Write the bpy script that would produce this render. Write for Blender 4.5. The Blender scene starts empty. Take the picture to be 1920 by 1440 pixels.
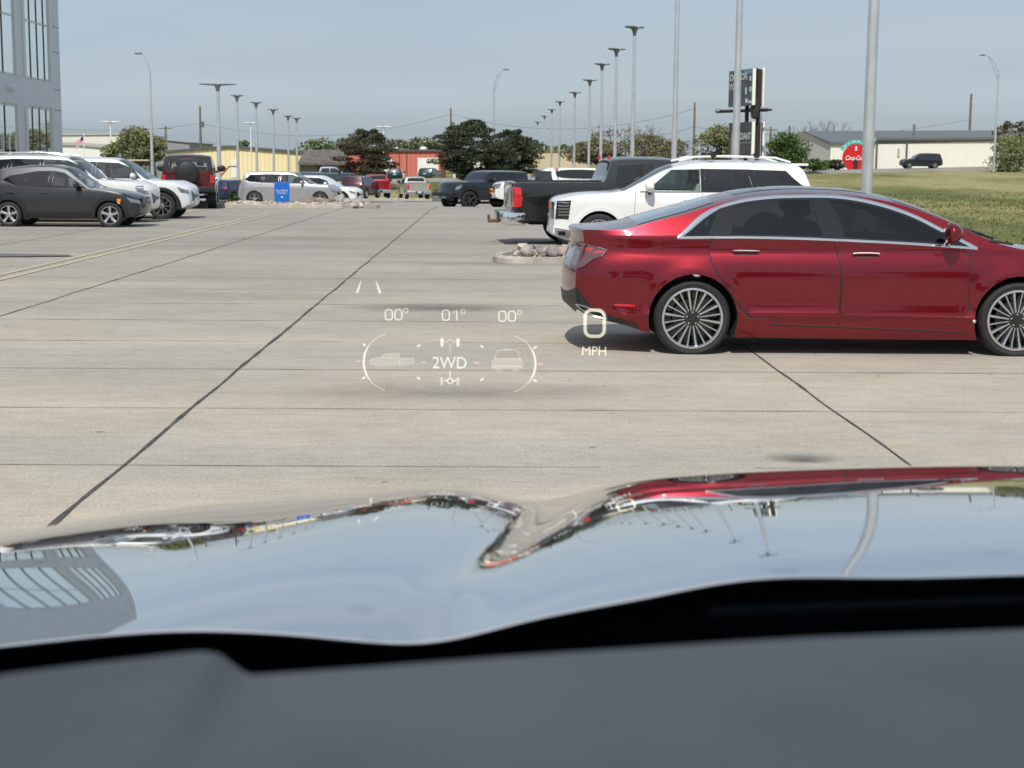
import bpy, bmesh, math, random
import numpy as np
from mathutils import Vector, Matrix, noise
from mathutils.geometry import delaunay_2d_cdt
R = math.radians
PI = math.pi
C = bpy.context.scene.collection
scene = bpy.context.scene

# ------------------------------------------------------------------ camera
F = 2900.0; EYE = Vector((0.0, 0.0, 1.67)); DIP = 0.0079
th = math.atan(414.6/F); ps = math.atan(48.3/F)
fw = Vector((math.sin(ps)*math.cos(th), math.cos(ps)*math.cos(th), -math.sin(th)))
r0 = Vector((math.cos(ps), -math.sin(ps), 0)); u0 = r0.cross(fw)
rt = math.cos(DIP)*r0 + math.sin(DIP)*u0
up = math.cos(DIP)*u0 - math.sin(DIP)*r0
cd = bpy.data.cameras.new('camera'); cam = bpy.data.objects.new('camera', cd); C.objects.link(cam)
cam.matrix_world = Matrix(((rt.x, up.x, -fw.x, EYE.x), (rt.y, up.y, -fw.y, EYE.y), (rt.z, up.z, -fw.z, EYE.z), (0, 0, 0, 1)))
cd.sensor_width = 36; cd.lens = F/1920*36; cd.clip_start = 0.05; cd.clip_end = 5000
cd.dof.use_dof = True; cd.dof.focus_distance = 11.0; cd.dof.aperture_fstop = 9.5
scene.camera = cam
scene.render.resolution_x = 1024; scene.render.resolution_y = 768
scene.view_settings.view_transform = 'Standard'; scene.view_settings.look = 'None'
scene.view_settings.exposure = 0.0; scene.view_settings.gamma = 1.0
scene.cycles.max_bounces = 8; scene.cycles.transparent_max_bounces = 12
scene.cycles.use_denoising = True

# ------------------------------------------------------------------ sky and sun
SUN_EL = R(50); SUN_DIR = Vector((0.10, 0.635, -0.766)).normalized()   # direction the light travels
w = bpy.data.worlds.new('World'); scene.world = w; w.use_nodes = True
nt = w.node_tree; bg = nt.nodes['Background']
sky = nt.nodes.new('ShaderNodeTexSky'); sky.sky_type = 'NISHITA'; sky.sun_disc = False
sky.sun_elevation = SUN_EL; sky.sun_rotation = math.atan2(-SUN_DIR.x, -SUN_DIR.y)
sky.air_density = 1.0; sky.dust_density = 2.2; sky.ozone_density = 1.6; sky.altitude = 300
tc = nt.nodes.new('ShaderNodeTexCoord'); mp = nt.nodes.new('ShaderNodeMapping')
mp.inputs['Scale'].default_value = (1.2, 1.2, 9.0); mp.inputs['Rotation'].default_value = (0.02, 0.05, 0.0)
nz = nt.nodes.new('ShaderNodeTexNoise'); nz.inputs['Scale'].default_value = 1.6; nz.inputs['Detail'].default_value = 6; nz.inputs['Roughness'].default_value = 0.55
rp = nt.nodes.new('ShaderNodeMapRange'); rp.inputs[1].default_value = 0.42; rp.inputs[2].default_value = 0.75; rp.inputs[3].default_value = 0.58; rp.inputs[4].default_value = 0.90
mx = nt.nodes.new('ShaderNodeMix'); mx.data_type = 'RGBA'
SKYMIX = mx
nt.links.new(tc.outputs['Generated'], mp.inputs['Vector']); nt.links.new(mp.outputs[0], nz.inputs['Vector'])
nt.links.new(nz.outputs[0], rp.inputs[0]); nt.links.new(rp.outputs[0], mx.inputs['Factor'])
nt.links.new(sky.outputs[0], mx.inputs['A']); mx.inputs['B'].default_value = (4.85, 6.0, 7.15, 1)
mp2 = nt.nodes.new('ShaderNodeMapping'); mp2.inputs['Scale'].default_value = (1.0, 1.6, 14.0); mp2.inputs['Rotation'].default_value = (0.05, 0.03, 0.4)
n2_ = nt.nodes.new('ShaderNodeTexNoise'); n2_.inputs['Scale'].default_value = 1.3; n2_.inputs['Detail'].default_value = 7; n2_.inputs['Roughness'].default_value = 0.6; n2_.inputs['Distortion'].default_value = 0.6
r2_ = nt.nodes.new('ShaderNodeValToRGB'); r2_.color_ramp.elements[0].position = 0.38; r2_.color_ramp.elements[0].color = (0.475,0.59,0.705,1); r2_.color_ramp.elements[1].position = 0.68; r2_.color_ramp.elements[1].color = (0.555,0.65,0.745,1)
sc_ = nt.nodes.new('ShaderNodeVectorMath'); sc_.operation = 'SCALE'; sc_.inputs['Scale'].default_value = 10.0
nt.links.new(tc.outputs['Generated'], mp2.inputs['Vector']); nt.links.new(mp2.outputs[0], n2_.inputs['Vector']); nt.links.new(n2_.outputs[0], r2_.inputs[0]); nt.links.new(r2_.outputs[0], sc_.inputs[0]); nt.links.new(sc_.outputs[0], mx.inputs['B'])
nt.links.new(mx.outputs['Result'], bg.inputs['Color']); bg.inputs['Strength'].default_value = 0.095
ld = bpy.data.lights.new('sun', 'SUN'); lo = bpy.data.objects.new('sun', ld); C.objects.link(lo)
ld.energy = 3.8; ld.angle = R(0.6); ld.color = (1.0, 0.955, 0.88)
lo.rotation_euler = SUN_DIR.to_track_quat('-Z', 'Y').to_euler()

# ------------------------------------------------------------------ helpers
def ray(px, py):
    return fw*F + rt*(px-960) + up*(720-py)
def at(px, py, Y):
    d = ray(px, py); return EYE + d*(Y/d.y)
def XZ(px, py, Y):
    p = at(px, py, Y); return p.x, p.z
def smooth(t):
    t = max(0.0, min(1.0, t)); return t*t*(3-2*t)
def interp(pts):
    """monotone cubic through (x, y) points"""
    X = np.array([p[0] for p in pts], float); Y = np.array([p[1] for p in pts], float)
    n = len(X); h = np.diff(X); d = np.diff(Y)/h; m = np.zeros(n)
    for i in range(1, n-1):
        if d[i-1]*d[i] > 0:
            w1 = 2*h[i]+h[i-1]; w2 = h[i]+2*h[i-1]; m[i] = (w1+w2)/(w1/d[i-1]+w2/d[i])
    if n > 1: m[0] = d[0]; m[-1] = d[-1]
    Xl = X.tolist(); Yl = Y.tolist(); ml = m.tolist()
    def f(x):
        if x <= Xl[0]: return Yl[0]
        if x >= Xl[-1]: return Yl[-1]
        lo_, hi_ = 0, n-1
        while hi_-lo_ > 1:
            k = (lo_+hi_)//2
            if Xl[k] <= x: lo_ = k
            else: hi_ = k
        H = Xl[hi_]-Xl[lo_]; t = (x-Xl[lo_])/H
        return ((2*t**3-3*t*t+1)*Yl[lo_]+(t**3-2*t*t+t)*H*ml[lo_]+(-2*t**3+3*t*t)*Yl[hi_]+(t**3-t*t)*H*ml[hi_])
    return f
def lin(pts):
    X = [p[0] for p in pts]; Y = [p[1] for p in pts]
    return lambda x: float(np.interp(x, X, Y))

class MB:
    def __init__(s): s.v = []; s.f = []; s.m = []; s.nrm = None
    def add(s, vs, fs, mi=0):
        o = len(s.v); s.v += [tuple(p) for p in vs]; s.f += [tuple(i+o for i in f) for f in fs]; s.m += [mi]*len(fs); return s
    def box(s, x0, x1, y0, y1, z0, z1, mi=0):
        return s.add([(x0,y0,z0),(x1,y0,z0),(x1,y1,z0),(x0,y1,z0),(x0,y0,z1),(x1,y0,z1),(x1,y1,z1),(x0,y1,z1)],
                     [(0,3,2,1),(4,5,6,7),(0,1,5,4),(1,2,6,5),(2,3,7,6),(3,0,4,7)], mi)
    def bbox(s, x0, x1, y0, y1, z0, z1, b=0.01, mi=0):
        """box with chamfered edges"""
        bm = bmesh.new(); bmesh.ops.create_cube(bm, size=1.0)
        for v in bm.verts: v.co = Vector(((x0+x1)/2+v.co.x*(x1-x0), (y0+y1)/2+v.co.y*(y1-y0), (z0+z1)/2+v.co.z*(z1-z0)))
        bmesh.ops.bevel(bm, geom=bm.edges[:], offset=b, segments=2, affect='EDGES', profile=0.5)
        bm.verts.index_update()
        s.add([v.co[:] for v in bm.verts], [[v.index for v in f.verts] for f in bm.faces], mi); bm.free(); return s
    def tube(s, pts, rad, n=8, mi=0, cap=True):
        pts = [Vector(p) for p in pts]
        if not isinstance(rad, (list, tuple)): rad = [rad]*len(pts)
        vs = []; fs = []; prev = None
        for i, p in enumerate(pts):
            t = (pts[min(i+1, len(pts)-1)]-pts[max(i-1, 0)]).normalized()
            if prev is None:
                a = Vector((0,0,1)) if abs(t.z) < 0.9 else Vector((1,0,0)); e1 = t.cross(a).normalized()
            else: e1 = (prev - t*prev.dot(t)).normalized()
            prev = e1; e2 = t.cross(e1)
            for k in range(n):
                a = 2*PI*k/n; vs.append(p+(e1*math.cos(a)+e2*math.sin(a))*rad[i])
        for i in range(len(pts)-1):
            for k in range(n):
                k2 = (k+1) % n; fs.append((i*n+k, i*n+k2, (i+1)*n+k2, (i+1)*n+k))
        if cap: fs.append(tuple(range(n))[::-1]); fs.append(tuple((len(pts)-1)*n+k for k in range(n)))
        return s.add(vs, fs, mi)
    def lathe(s, prof, n=32, axis='Z', o=(0,0,0), mi=0):
        """prof: (radius, height)"""
        vs = []; fs = []
        for r, h in prof:
            for k in range(n):
                a = 2*PI*k/n; c, q = r*math.cos(a), r*math.sin(a)
                p = (c, q, h) if axis == 'Z' else ((c, h, q) if axis == 'Y' else (h, c, q))
                vs.append((p[0]+o[0], p[1]+o[1], p[2]+o[2]))
        for i in range(len(prof)-1):
            for k in range(n):
                k2 = (k+1) % n; fs.append((i*n+k, i*n+k2, (i+1)*n+k2, (i+1)*n+k))
        return s.add(vs, fs, mi)
    def prism(s, poly, a0, a1, axis='Y', mi=0):
        """extrude a 2D polygon (x,z)|(y,z)|(x,y) along axis"""
        n = len(poly)
        def P(p, a): return (p[0], a, p[1]) if axis == 'Y' else ((a, p[0], p[1]) if axis == 'X' else (p[0], p[1], a))
        vs = [P(p, a0) for p in poly]+[P(p, a1) for p in poly]
        fs = [tuple(range(n)), tuple(range(2*n-1, n-1, -1))]+[(i, n+i, n+(i+1) % n, (i+1) % n) for i in range(n)]
        return s.add(vs, fs, mi)
    def mesh(s, name, mats, smooth_angle=None, fix=False):
        me = bpy.data.meshes.new(name); me.from_pydata(s.v, [], s.f)
        for m in (mats if isinstance(mats, (list, tuple)) else [mats]): me.materials.append(m)
        me.polygons.foreach_set('material_index', s.m)
        if fix:
            bm = bmesh.new(); bm.from_mesh(me); bmesh.ops.recalc_face_normals(bm, faces=bm.faces[:]); bm.to_mesh(me); bm.free()
        if smooth_angle is not None:
            me.polygons.foreach_set('use_smooth', [True]*len(me.polygons)); me.update()
            me.set_sharp_from_angle(angle=R(smooth_angle))
        me.update(); return me
    def build(s, name, mats, parent=None, smooth_angle=None, fix=False, loc=None):
        return link(name, s.mesh(name, mats, smooth_angle, fix), parent, loc)
def link(name, me, parent=None, loc=None):
    o = bpy.data.objects.new(name, me); C.objects.link(o); o.parent = parent
    if loc is not None: o.location = loc
    return o
def empty(name, loc=(0,0,0), rz=0, label=None, cat=None, group=None):
    o = bpy.data.objects.new(name, None); C.objects.link(o); o.location = loc; o.rotation_euler = (0,0,rz); o.empty_display_size = 0.3
    return tag(o, label, cat, group)
def tag(o, label=None, cat=None, group=None, kind=None):
    if label: o['label'] = label
    if cat: o['category'] = cat
    if group: o['group'] = group
    if kind: o['kind'] = kind
    return o
def copy_tree(o, parent=None):
    c = o.copy(); C.objects.link(c); c.parent = parent
    for ch in list(o.children): copy_tree(ch, c)
    return c

# ------------------------------------------------------------------ materials
def pr(name, col, rough=0.5, metal=0.0, spec=0.5, coat=0.0, coat_r=0.03, emit=None, es=1.0):
    m = bpy.data.materials.new(name); m.use_nodes = True; b = m.node_tree.nodes['Principled BSDF']
    b.inputs['Base Color'].default_value = (*col, 1); b.inputs['Roughness'].default_value = rough; b.inputs['Metallic'].default_value = metal
    b.inputs['Specular IOR Level'].default_value = spec; b.inputs['Coat Weight'].default_value = coat; b.inputs['Coat Roughness'].default_value = coat_r
    if emit: b.inputs['Emission Color'].default_value = (*emit, 1); b.inputs['Emission Strength'].default_value = es
    return m
def nodes(m): return m.node_tree.nodes, m.node_tree.links, m.node_tree.nodes['Principled BSDF']
def vary(m, c1, c2, scale=3.0, detail=6, lo_=0.35, hi_=0.65, stretch=(1,1,1), bump=0.0, bscale=None, coord='Object', rough=None):
    """procedural colour variation c1..c2 + optional bump"""
    N, L, b = nodes(m)
    t = N.new('ShaderNodeTexCoord'); mp_ = N.new('ShaderNodeMapping'); mp_.inputs['Scale'].default_value = stretch
    n = N.new('ShaderNodeTexNoise'); n.inputs['Scale'].default_value = scale; n.inputs['Detail'].default_value = detail
    r = N.new('ShaderNodeValToRGB'); r.color_ramp.elements[0].position = lo_; r.color_ramp.elements[1].position = hi_
    r.color_ramp.elements[0].color = (*c1, 1); r.color_ramp.elements[1].color = (*c2, 1)
    L.new(t.outputs[coord], mp_.inputs[0]); L.new(mp_.outputs[0], n.inputs['Vector']); L.new(n.outputs[0], r.inputs[0]); L.new(r.outputs[0], b.inputs['Base Color'])
    if bump:
        n2 = N.new('ShaderNodeTexNoise'); n2.inputs['Scale'].default_value = bscale or scale*8; n2.inputs['Detail'].default_value = 4
        L.new(mp_.outputs[0], n2.inputs['Vector']); bp = N.new('ShaderNodeBump'); bp.inputs['Strength'].default_value = bump; bp.inputs['Distance'].default_value = 0.02
        L.new(n2.outputs[0], bp.inputs['Height']); L.new(bp.outputs[0], b.inputs['Normal'])
    return m
def paint(name, col, metal=0.0, rough=0.4, coat=1.0):
    m = pr(name, col, rough, metal, 0.5, coat, 0.02)
    N, L, b = nodes(m)
    # road dust low on the panels
    t = N.new('ShaderNodeTexCoord'); n = N.new('ShaderNodeTexNoise'); n.inputs['Scale'].default_value = 2.2; n.inputs['Detail'].default_value = 5
    rr = N.new('ShaderNodeMapRange'); rr.inputs[1].default_value = 0.3; rr.inputs[2].default_value = 0.8; rr.inputs[3].default_value = 0.015; rr.inputs[4].default_value = 0.06
    L.new(t.outputs['Object'], n.inputs['Vector']); L.new(n.outputs[0], rr.inputs[0]); L.new(rr.outputs[0], b.inputs['Coat Roughness'])
    return m
def tint(name, col, refl=1.0):
    m = bpy.data.materials.new(name); m.use_nodes = True; N = m.node_tree.nodes; L = m.node_tree.links
    for n in list(N):
        if n.type != 'OUTPUT_MATERIAL': N.remove(n)
    out = [n for n in N if n.type == 'OUTPUT_MATERIAL'][0]
    tr = N.new('ShaderNodeBsdfTransparent'); tr.inputs[0].default_value = (*col, 1)
    gl = N.new('ShaderNodeBsdfGlossy'); gl.inputs['Roughness'].default_value = 0.01; gl.inputs[0].default_value = (1,1,1,1)
    fr = N.new('ShaderNodeFresnel'); fr.inputs[0].default_value = 1.5
    mm = N.new('ShaderNodeMath'); mm.operation = 'MULTIPLY_ADD'; mm.inputs[1].default_value = 1.25*refl; mm.inputs[2].default_value = 0.02; mm.use_clamp = True
    mi = N.new('ShaderNodeMixShader'); L.new(fr.outputs[0], mm.inputs[0]); L.new(mm.outputs[0], mi.inputs[0]); L.new(tr.outputs[0], mi.inputs[1]); L.new(gl.outputs[0], mi.inputs[2]); L.new(mi.outputs[0], out.inputs[0])
    return m
M = {}
M['rubber'] = pr('rubber', (0.018,0.018,0.019), 0.75)
M['black'] = pr('black_plastic', (0.014,0.014,0.015), 0.5)
M['gloss_black'] = pr('gloss_black', (0.01,0.01,0.011), 0.12, coat=0.5)
M['dark'] = pr('cabin_dark', (0.012,0.012,0.013), 0.8)
M['seat'] = pr('seat_cloth', (0.05,0.05,0.052), 0.8)
M['seat_light'] = pr('seat_leather', (0.42,0.41,0.38), 0.6)
M['chrome'] = pr('chrome', (0.82,0.83,0.84), 0.10, 1.0)
M['satin'] = pr('satin_metal', (0.58,0.59,0.60), 0.3, 1.0)
M['alloy'] = pr('alloy', (0.62,0.63,0.64), 0.28, 0.9)
M['alloy_dark'] = pr('alloy_dark', (0.10,0.10,0.105), 0.35, 0.8)
M['glass'] = pr('dark_glass', (0.012,0.015,0.016), 0.03, 0, 0.6, 0.3)
M['tint_mid'] = tint('tinted_glass', (0.36,0.41,0.42), 1.5)
M['tint_dark'] = tint('privacy_glass', (0.13,0.14,0.145), 1.3)
M['tint_clear'] = tint('clear_glass', (0.74,0.84,0.80), 0.7)
M['red_lamp'] = pr('red_lens', (0.55,0.015,0.02), 0.12, 0, 0.6, 0.6)
M['smoke_lamp'] = pr('smoked_lens', (0.16,0.07,0.08), 0.1, 0.3, 0.6, 1.0)
M['amber'] = pr('amber_lens', (0.9,0.28,0.03), 0.15, 0, 0.6, 0.5)
M['lamp'] = pr('clear_lamp', (0.30,0.32,0.34), 0.1, 0.6, 0.6, 1.0)
M['plate'] = pr('plate_blue', (0.25,0.62,0.80), 0.5)
M['galv'] = vary(pr('galvanised', (0.6,0.6,0.6), 0.28, 0.62), (0.56,0.57,0.58), (0.68,0.69,0.70), 1.5)
M['galv_dark'] = pr('lamp_grey', (0.16,0.165,0.17), 0.5, 0.3)
M['white_metal'] = pr('white_metal', (0.72,0.73,0.74), 0.45)
M['wood'] = vary(pr('pole_wood', (0.16,0.12,0.09), 0.9), (0.12,0.09,0.07), (0.22,0.17,0.13), 3)

# ------------------------------------------------------------------ terrain
lotz = lin([(-60, 0), (55, 0), (62, -0.10), (80, -0.66), (90, -0.88), (134, -1.68), (150, -1.9), (400, -1.9)])
def hw_y(x): return 163 + (x+18)*0.20
def hw_z(x): return max(-1.4, min(3.2, -0.32+(x+18)*0.0262))
def ground_z(x, y):
    yh = hw_y(x); d = y-yh; H = hw_z(x)
    ex = smooth((x-8)/16.0)
    if d < -6.5:
        y0 = (yh-24)*(1-ex)+44*ex
        s = smooth((y-y0)/max(1.0, yh-6.5-y0)); base = lotz(y)
        far_right = ex*0.25*smooth((x-12)/10)
        return base*(1-s)+(H-0.30)*s + far_right*(1-s)*smooth((y-20)/20)
    if d < 6.5: return H-0.30
    s = smooth((d-6.5)/12.0)
    return (H-0.30)*(1-s)+(min(H, 1.2)-0.45)*s
def sheet(name, mat, xs, ys, dz, zf=ground_z, kind='structure', clip=None):
    mb = MB(); nx = len(xs); vs = []
    for y in ys:
        for x in xs: vs.append((x, y, zf(x, y)+dz))
    fs = []
    for j in range(len(ys)-1):
        for i in range(nx-1):
            if clip and not clip((xs[i]+xs[i+1])/2, (ys[j]+ys[j+1])/2): continue
            fs.append((j*nx+i, j*nx+i+1, (j+1)*nx+i+1, (j+1)*nx+i))
    mb.add(vs, fs); o = mb.build(name, mat, None, 60); tag(o, kind=kind); return o
def frange(a, b, s):
    n = max(1, int(round((b-a)/s))); return [a+(b-a)*i/n for i in range(n+1)]

grass = pr('grass_ground', (0.08,0.10,0.03), 0.95, spec=0.1)
def grass_mat(m):
    N, L, b = nodes(m); t = N.new('ShaderNodeTexCoord')
    def nzn(sc, st, det=5):
        mp_ = N.new('ShaderNodeMapping'); mp_.inputs['Scale'].default_value = st; L.new(t.outputs['Object'], mp_.inputs[0])
        n = N.new('ShaderNodeTexNoise'); n.inputs['Scale'].default_value = sc; n.inputs['Detail'].default_value = det; n.inputs['Roughness'].default_value = 0.65; L.new(mp_.outputs[0], n.inputs['Vector']); return n
    a = nzn(0.35, (0.25,0.10,1), 8); c = nzn(5.0, (1,0.5,1), 5)
    r1 = N.new('ShaderNodeValToRGB'); e = r1.color_ramp.elements
    e[0].position = 0.38; e[0].color = (0.135,0.155,0.05,1); e[1].position = 0.58; e[1].color = (0.38,0.335,0.17,1)
    L.new(a.outputs[0], r1.inputs[0])
    r2 = N.new('ShaderNodeValToRGB'); e = r2.color_ramp.elements
    e[0].position = 0.3; e[0].color = (0.42,0.42,0.42,1); e[1].position = 0.7; e[1].color = (1.25,1.25,1.2,1)
    L.new(c.outputs[0], r2.inputs[0])
    mu = N.new('ShaderNodeMix'); mu.data_type = 'RGBA'; mu.blend_type = 'MULTIPLY'; mu.inputs['Factor'].default_value = 1
    L.new(r1.outputs[0], mu.inputs['A']); L.new(r2.outputs[0], mu.inputs['B']); L.new(mu.outputs['Result'], b.inputs['Base Color'])
    bp = N.new('ShaderNodeBump'); bp.inputs['Strength'].default_value = 0.8; bp.inputs['Distance'].default_value = 0.15; L.new(c.outputs[0], bp.inputs['Height']); L.new(bp.outputs[0], b.inputs['Normal'])
grass_mat(grass)
gx = sorted(set([-2500,-1500,-800,-400,-200]+frange(-120, 120, 4)+[160,240,400,800,1500,2500]))
gy = sorted(set([-400,-100]+frange(-30, 260, 3)+[300,360,450,600,900,1500,2500,4000]))
sheet('ground', grass, gx, gy, 0.0)

def concrete(name, base, dark, warm):
    m = pr(name, base, 0.85, spec=0.25); N, L, b = nodes(m)
    t = N.new('ShaderNodeTexCoord')
    def nzn(sc, st, det=5, ro=0.6):
        mp_ = N.new('ShaderNodeMapping'); mp_.inputs['Scale'].default_value = st; L.new(t.outputs['Object'], mp_.inputs[0])
        n = N.new('ShaderNodeTexNoise'); n.inputs['Scale'].default_value = sc; n.inputs['Detail'].default_value = det; n.inputs['Roughness'].default_value = ro; L.new(mp_.outputs[0], n.inputs['Vector']); return n
    def ramp(src, p0, c0, p1, c1):
        r = N.new('ShaderNodeValToRGB'); e = r.color_ramp.elements; e[0].position = p0; e[0].color = (*c0,1); e[1].position = p1; e[1].color = (*c1,1); L.new(src, r.inputs[0]); return r.outputs[0]
    def mul(a, b_):
        x = N.new('ShaderNodeMix'); x.data_type = 'RGBA'; x.blend_type = 'MULTIPLY'; x.inputs['Factor'].default_value = 1; L.new(a, x.inputs['A']); L.new(b_, x.inputs['B']); return x.outputs['Result']
    big = ramp(nzn(0.16, (0.7,1.6,1), 6).outputs[0], 0.38, dark, 0.62, base)
    tone = ramp(nzn(0.5, (0.35,1.3,1), 4).outputs[0], 0.35, (0.90,0.90,0.92), 0.65, warm)
    streak = ramp(nzn(2.2, (0.12,3.2,1), 5).outputs[0], 0.3, (0.955,0.955,0.955), 0.62, (1.02,1.02,1.02))
    grain = ramp(nzn(55, (1,1,1), 3, 0.8).outputs[0], 0.30, (0.72,0.72,0.72), 0.62, (1.12,1.12,1.12))
    spots = ramp(nzn(1.1, (1,2,1), 8, 0.75).outputs[0], 0.26, (0.62,0.61,0.60), 0.36, (1,1,1))
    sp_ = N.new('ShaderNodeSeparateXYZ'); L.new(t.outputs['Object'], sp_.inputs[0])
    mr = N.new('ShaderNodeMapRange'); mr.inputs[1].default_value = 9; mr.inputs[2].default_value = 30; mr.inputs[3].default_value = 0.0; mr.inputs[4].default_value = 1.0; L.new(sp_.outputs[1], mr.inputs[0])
    far_tone = ramp(mr.outputs[0], 0.0, (1.12,1.09,1.04), 1.0, (0.86,0.86,0.87))  # slab colour goes from paler near to darker farther down the lot
    fine = ramp(nzn(9, (0.5,1.4,1), 6, 0.75).outputs[0], 0.30, (0.90,0.89,0.88), 0.60, (1.05,1.05,1.05))
    drips = ramp(nzn(7.0, (1,1,1), 3, 0.5).outputs[0], 0.235, (0.50,0.48,0.46), 0.275, (1,1,1))
    blotch = ramp(nzn(0.9, (1,1.2,1), 9, 0.8).outputs[0], 0.36, (0.90,0.895,0.89), 0.60, (1.04,1.04,1.04))
    col = mul(mul(mul(mul(mul(mul(mul(mul(big, tone), streak), grain), spots), far_tone), fine), drips), blotch)
    L.new(col, b.inputs['Base Color'])
    bp = N.new('ShaderNodeBump'); bp.inputs['Strength'].default_value = 0.35; bp.inputs['Distance'].default_value = 0.004
    L.new(nzn(70, (1,1,1), 3).outputs[0], bp.inputs['Height']); L.new(bp.outputs[0], b.inputs['Normal'])
    return m
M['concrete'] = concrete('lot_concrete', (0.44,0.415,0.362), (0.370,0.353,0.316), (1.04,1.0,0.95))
M['kerb'] = vary(pr('kerb_concrete', (0.42,0.39,0.34), 0.9), (0.30,0.275,0.24), (0.46,0.42,0.365), 3, bump=0.3)
LOT_R = 9.6
def lot_edge(y):   # right edge of the paved lot
    return LOT_R
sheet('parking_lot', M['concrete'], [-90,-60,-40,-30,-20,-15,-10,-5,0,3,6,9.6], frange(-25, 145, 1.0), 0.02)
# near lot widens to the right where the driveway passes in front of the red sedan
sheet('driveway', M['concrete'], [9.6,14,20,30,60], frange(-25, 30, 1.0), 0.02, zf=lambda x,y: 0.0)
# kerb along lot's right edge
def ribbon(pts, wd, z0, name, mat, kind='structure', wob=0.0, seed=0, gaps=0.0, dz=0.0):
    rnd = random.Random(seed); mb = MB(); P = []
    for (a, b_) in zip(pts[:-1], pts[1:]):
        n = max(1, int((Vector(b_)-Vector(a)).length/0.14))
        for i in range(n): P.append(Vector(a).lerp(Vector(b_), i/n))
    P.append(Vector(pts[-1])); run = True; vs = []; fs = []
    d = (P[-1]-P[0]).normalized(); nrm = Vector((-d.y, d.x))
    for i, p in enumerate(P):
        o = noise.noise(Vector((p.x*0.8, p.y*0.8, seed)))*wob
        ww = wd*(0.55+1.3*abs(noise.noise(Vector((p.x*1.7, p.y*1.7, seed+9)))))+0*wd if wob else wd
        a = p+nrm*(o+ww/2); b_ = p+nrm*(o-ww/2)
        for q in (a, b_): vs.append((q.x, q.y, (lotz(q.y) if z0 is None else z0)+0.02+0.004+dz))
        if i:
            if gaps and noise.noise(Vector((p.x*0.5, p.y*0.5, seed+31))) < gaps-0.5: continue
            fs.append((2*i-2, 2*i-1, 2*i+1, 2*i))
    mb.add(vs, fs); o = mb.build(name, mat); tag(o, kind=kind); return o
joint = vary(pr('joint_tar', (0.05,0.048,0.045), 0.8), (0.04,0.038,0.036), (0.09,0.085,0.08), 4)
thin = vary(pr('joint_dust', (0.14,0.13,0.12), 0.9), (0.06,0.055,0.05), (0.15,0.14,0.13), 2)
def gp(px, py):
    d = ray(px, py); p = EYE + d*(-EYE.z/d.z); return p
for i, (X, y0, y1, wd) in enumerate([(-1.98, -24, 100, 0.030), (2.36, -24, 27, 0.024), (-5.15, -24, 100, 0.026), (-9.4, -24, 110, 0.026), (6.9, -24, 28, 0.024), (-14.5, -24, 110, 0.026)]):
    ribbon([(X, y0), (X, y1)], wd, None, 'expansion_joint', joint, wob=0.016, seed=i+1)
yy = [-12.0, -8.0, -4.0, 0.5, 4.4, 6.35, 8.32, 10.3, 12.28, 14.2, 16.1, 18.0, 20.0, 22.0, 24.1, 28.0, 32.0, 37.0, 42.0, 48.0]
for i, y in enumerate(yy):
    ribbon([(-20, y), (12, y)], 0.010 if y < 12 else 0.016, None, 'crack_line', thin, wob=0.015, seed=50+i, gaps=0.05 if i % 3 else 0.28)
yel = pr('yellow_paint', (0.60,0.50,0.22), 0.7)
def worn(m, c, under, sc=9, lo_=0.40, hi_=0.5):
    return vary(m, under, c, sc, 8, lo_, hi_)
worn(yel, (0.50,0.46,0.285), (0.40,0.37,0.31))
for k, X in enumerate((-6.98, -6.70)):
    ribbon([(X, -24), (X, 62)], 0.10, None, 'lane_line', yel, seed=70+k, dz=0.004)
# oil stain and dark patches on the lot
stain = vary(pr('oil_stain', (0.12,0.11,0.105), 0.7), (0.12,0.11,0.105), (0.26,0.245,0.23), 2.5)
def blot(name, x, y, rx, ry, mat, seed, dz=0.03):
    mb = MB(); n = 40; vs = [(0,0,0)]
    for k in range(n):
        a = 2*PI*k/n; q = 1+0.35*noise.noise(Vector((math.cos(a)*1.6, math.sin(a)*1.6, seed)))
        vs.append((rx*q*math.cos(a), ry*q*math.sin(a), 0))
    mb.add(vs, [(0, 1+k, 1+(k+1) % n) for k in range(n)]); o = mb.build(name, mat, loc=(x, y, dz)); tag(o, kind='structure')
g = gp(820, 581)
def soft_stain(name, col, op):
    """stain that fades out over the slab towards its rim (object space)"""
    m = bpy.data.materials.new(name); m.use_nodes = True; N, L, b = nodes(m)
    b.inputs['Base Color'].default_value = (*col, 1); b.inputs['Roughness'].default_value = 0.7
    t = N.new('ShaderNodeTexCoord'); gr = N.new('ShaderNodeTexGradient'); gr.gradient_type = 'SPHERICAL'
    mp_ = N.new('ShaderNodeMapping'); mp_.inputs['Location'].default_value = (-1,-1,0); mp_.inputs['Scale'].default_value = (2,2,0)
    L.new(t.outputs['Generated'], mp_.inputs[0]); L.new(mp_.outputs[0], gr.inputs[0])
    n = N.new('ShaderNodeTexNoise'); n.inputs['Scale'].default_value = 3; n.inputs['Detail'].default_value = 6; L.new(t.outputs['Object'], n.inputs['Vector'])
    mu = N.new('ShaderNodeMath'); mu.operation = 'MULTIPLY'; L.new(gr.outputs[1], mu.inputs[0]); L.new(n.outputs[0], mu.inputs[1])
    m2 = N.new('ShaderNodeMath'); m2.operation = 'MULTIPLY'; m2.use_clamp = True; L.new(mu.outputs[0], m2.inputs[0]); m2.inputs[1].default_value = op
    L.new(m2.outputs[0], b.inputs['Alpha']); return m
blot('oil_stain', g.x, g.y, 1.25, 0.55, soft_stain('oil_stain_soft', (0.12,0.10,0.095), 0.9), 3, 0.034)
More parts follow.
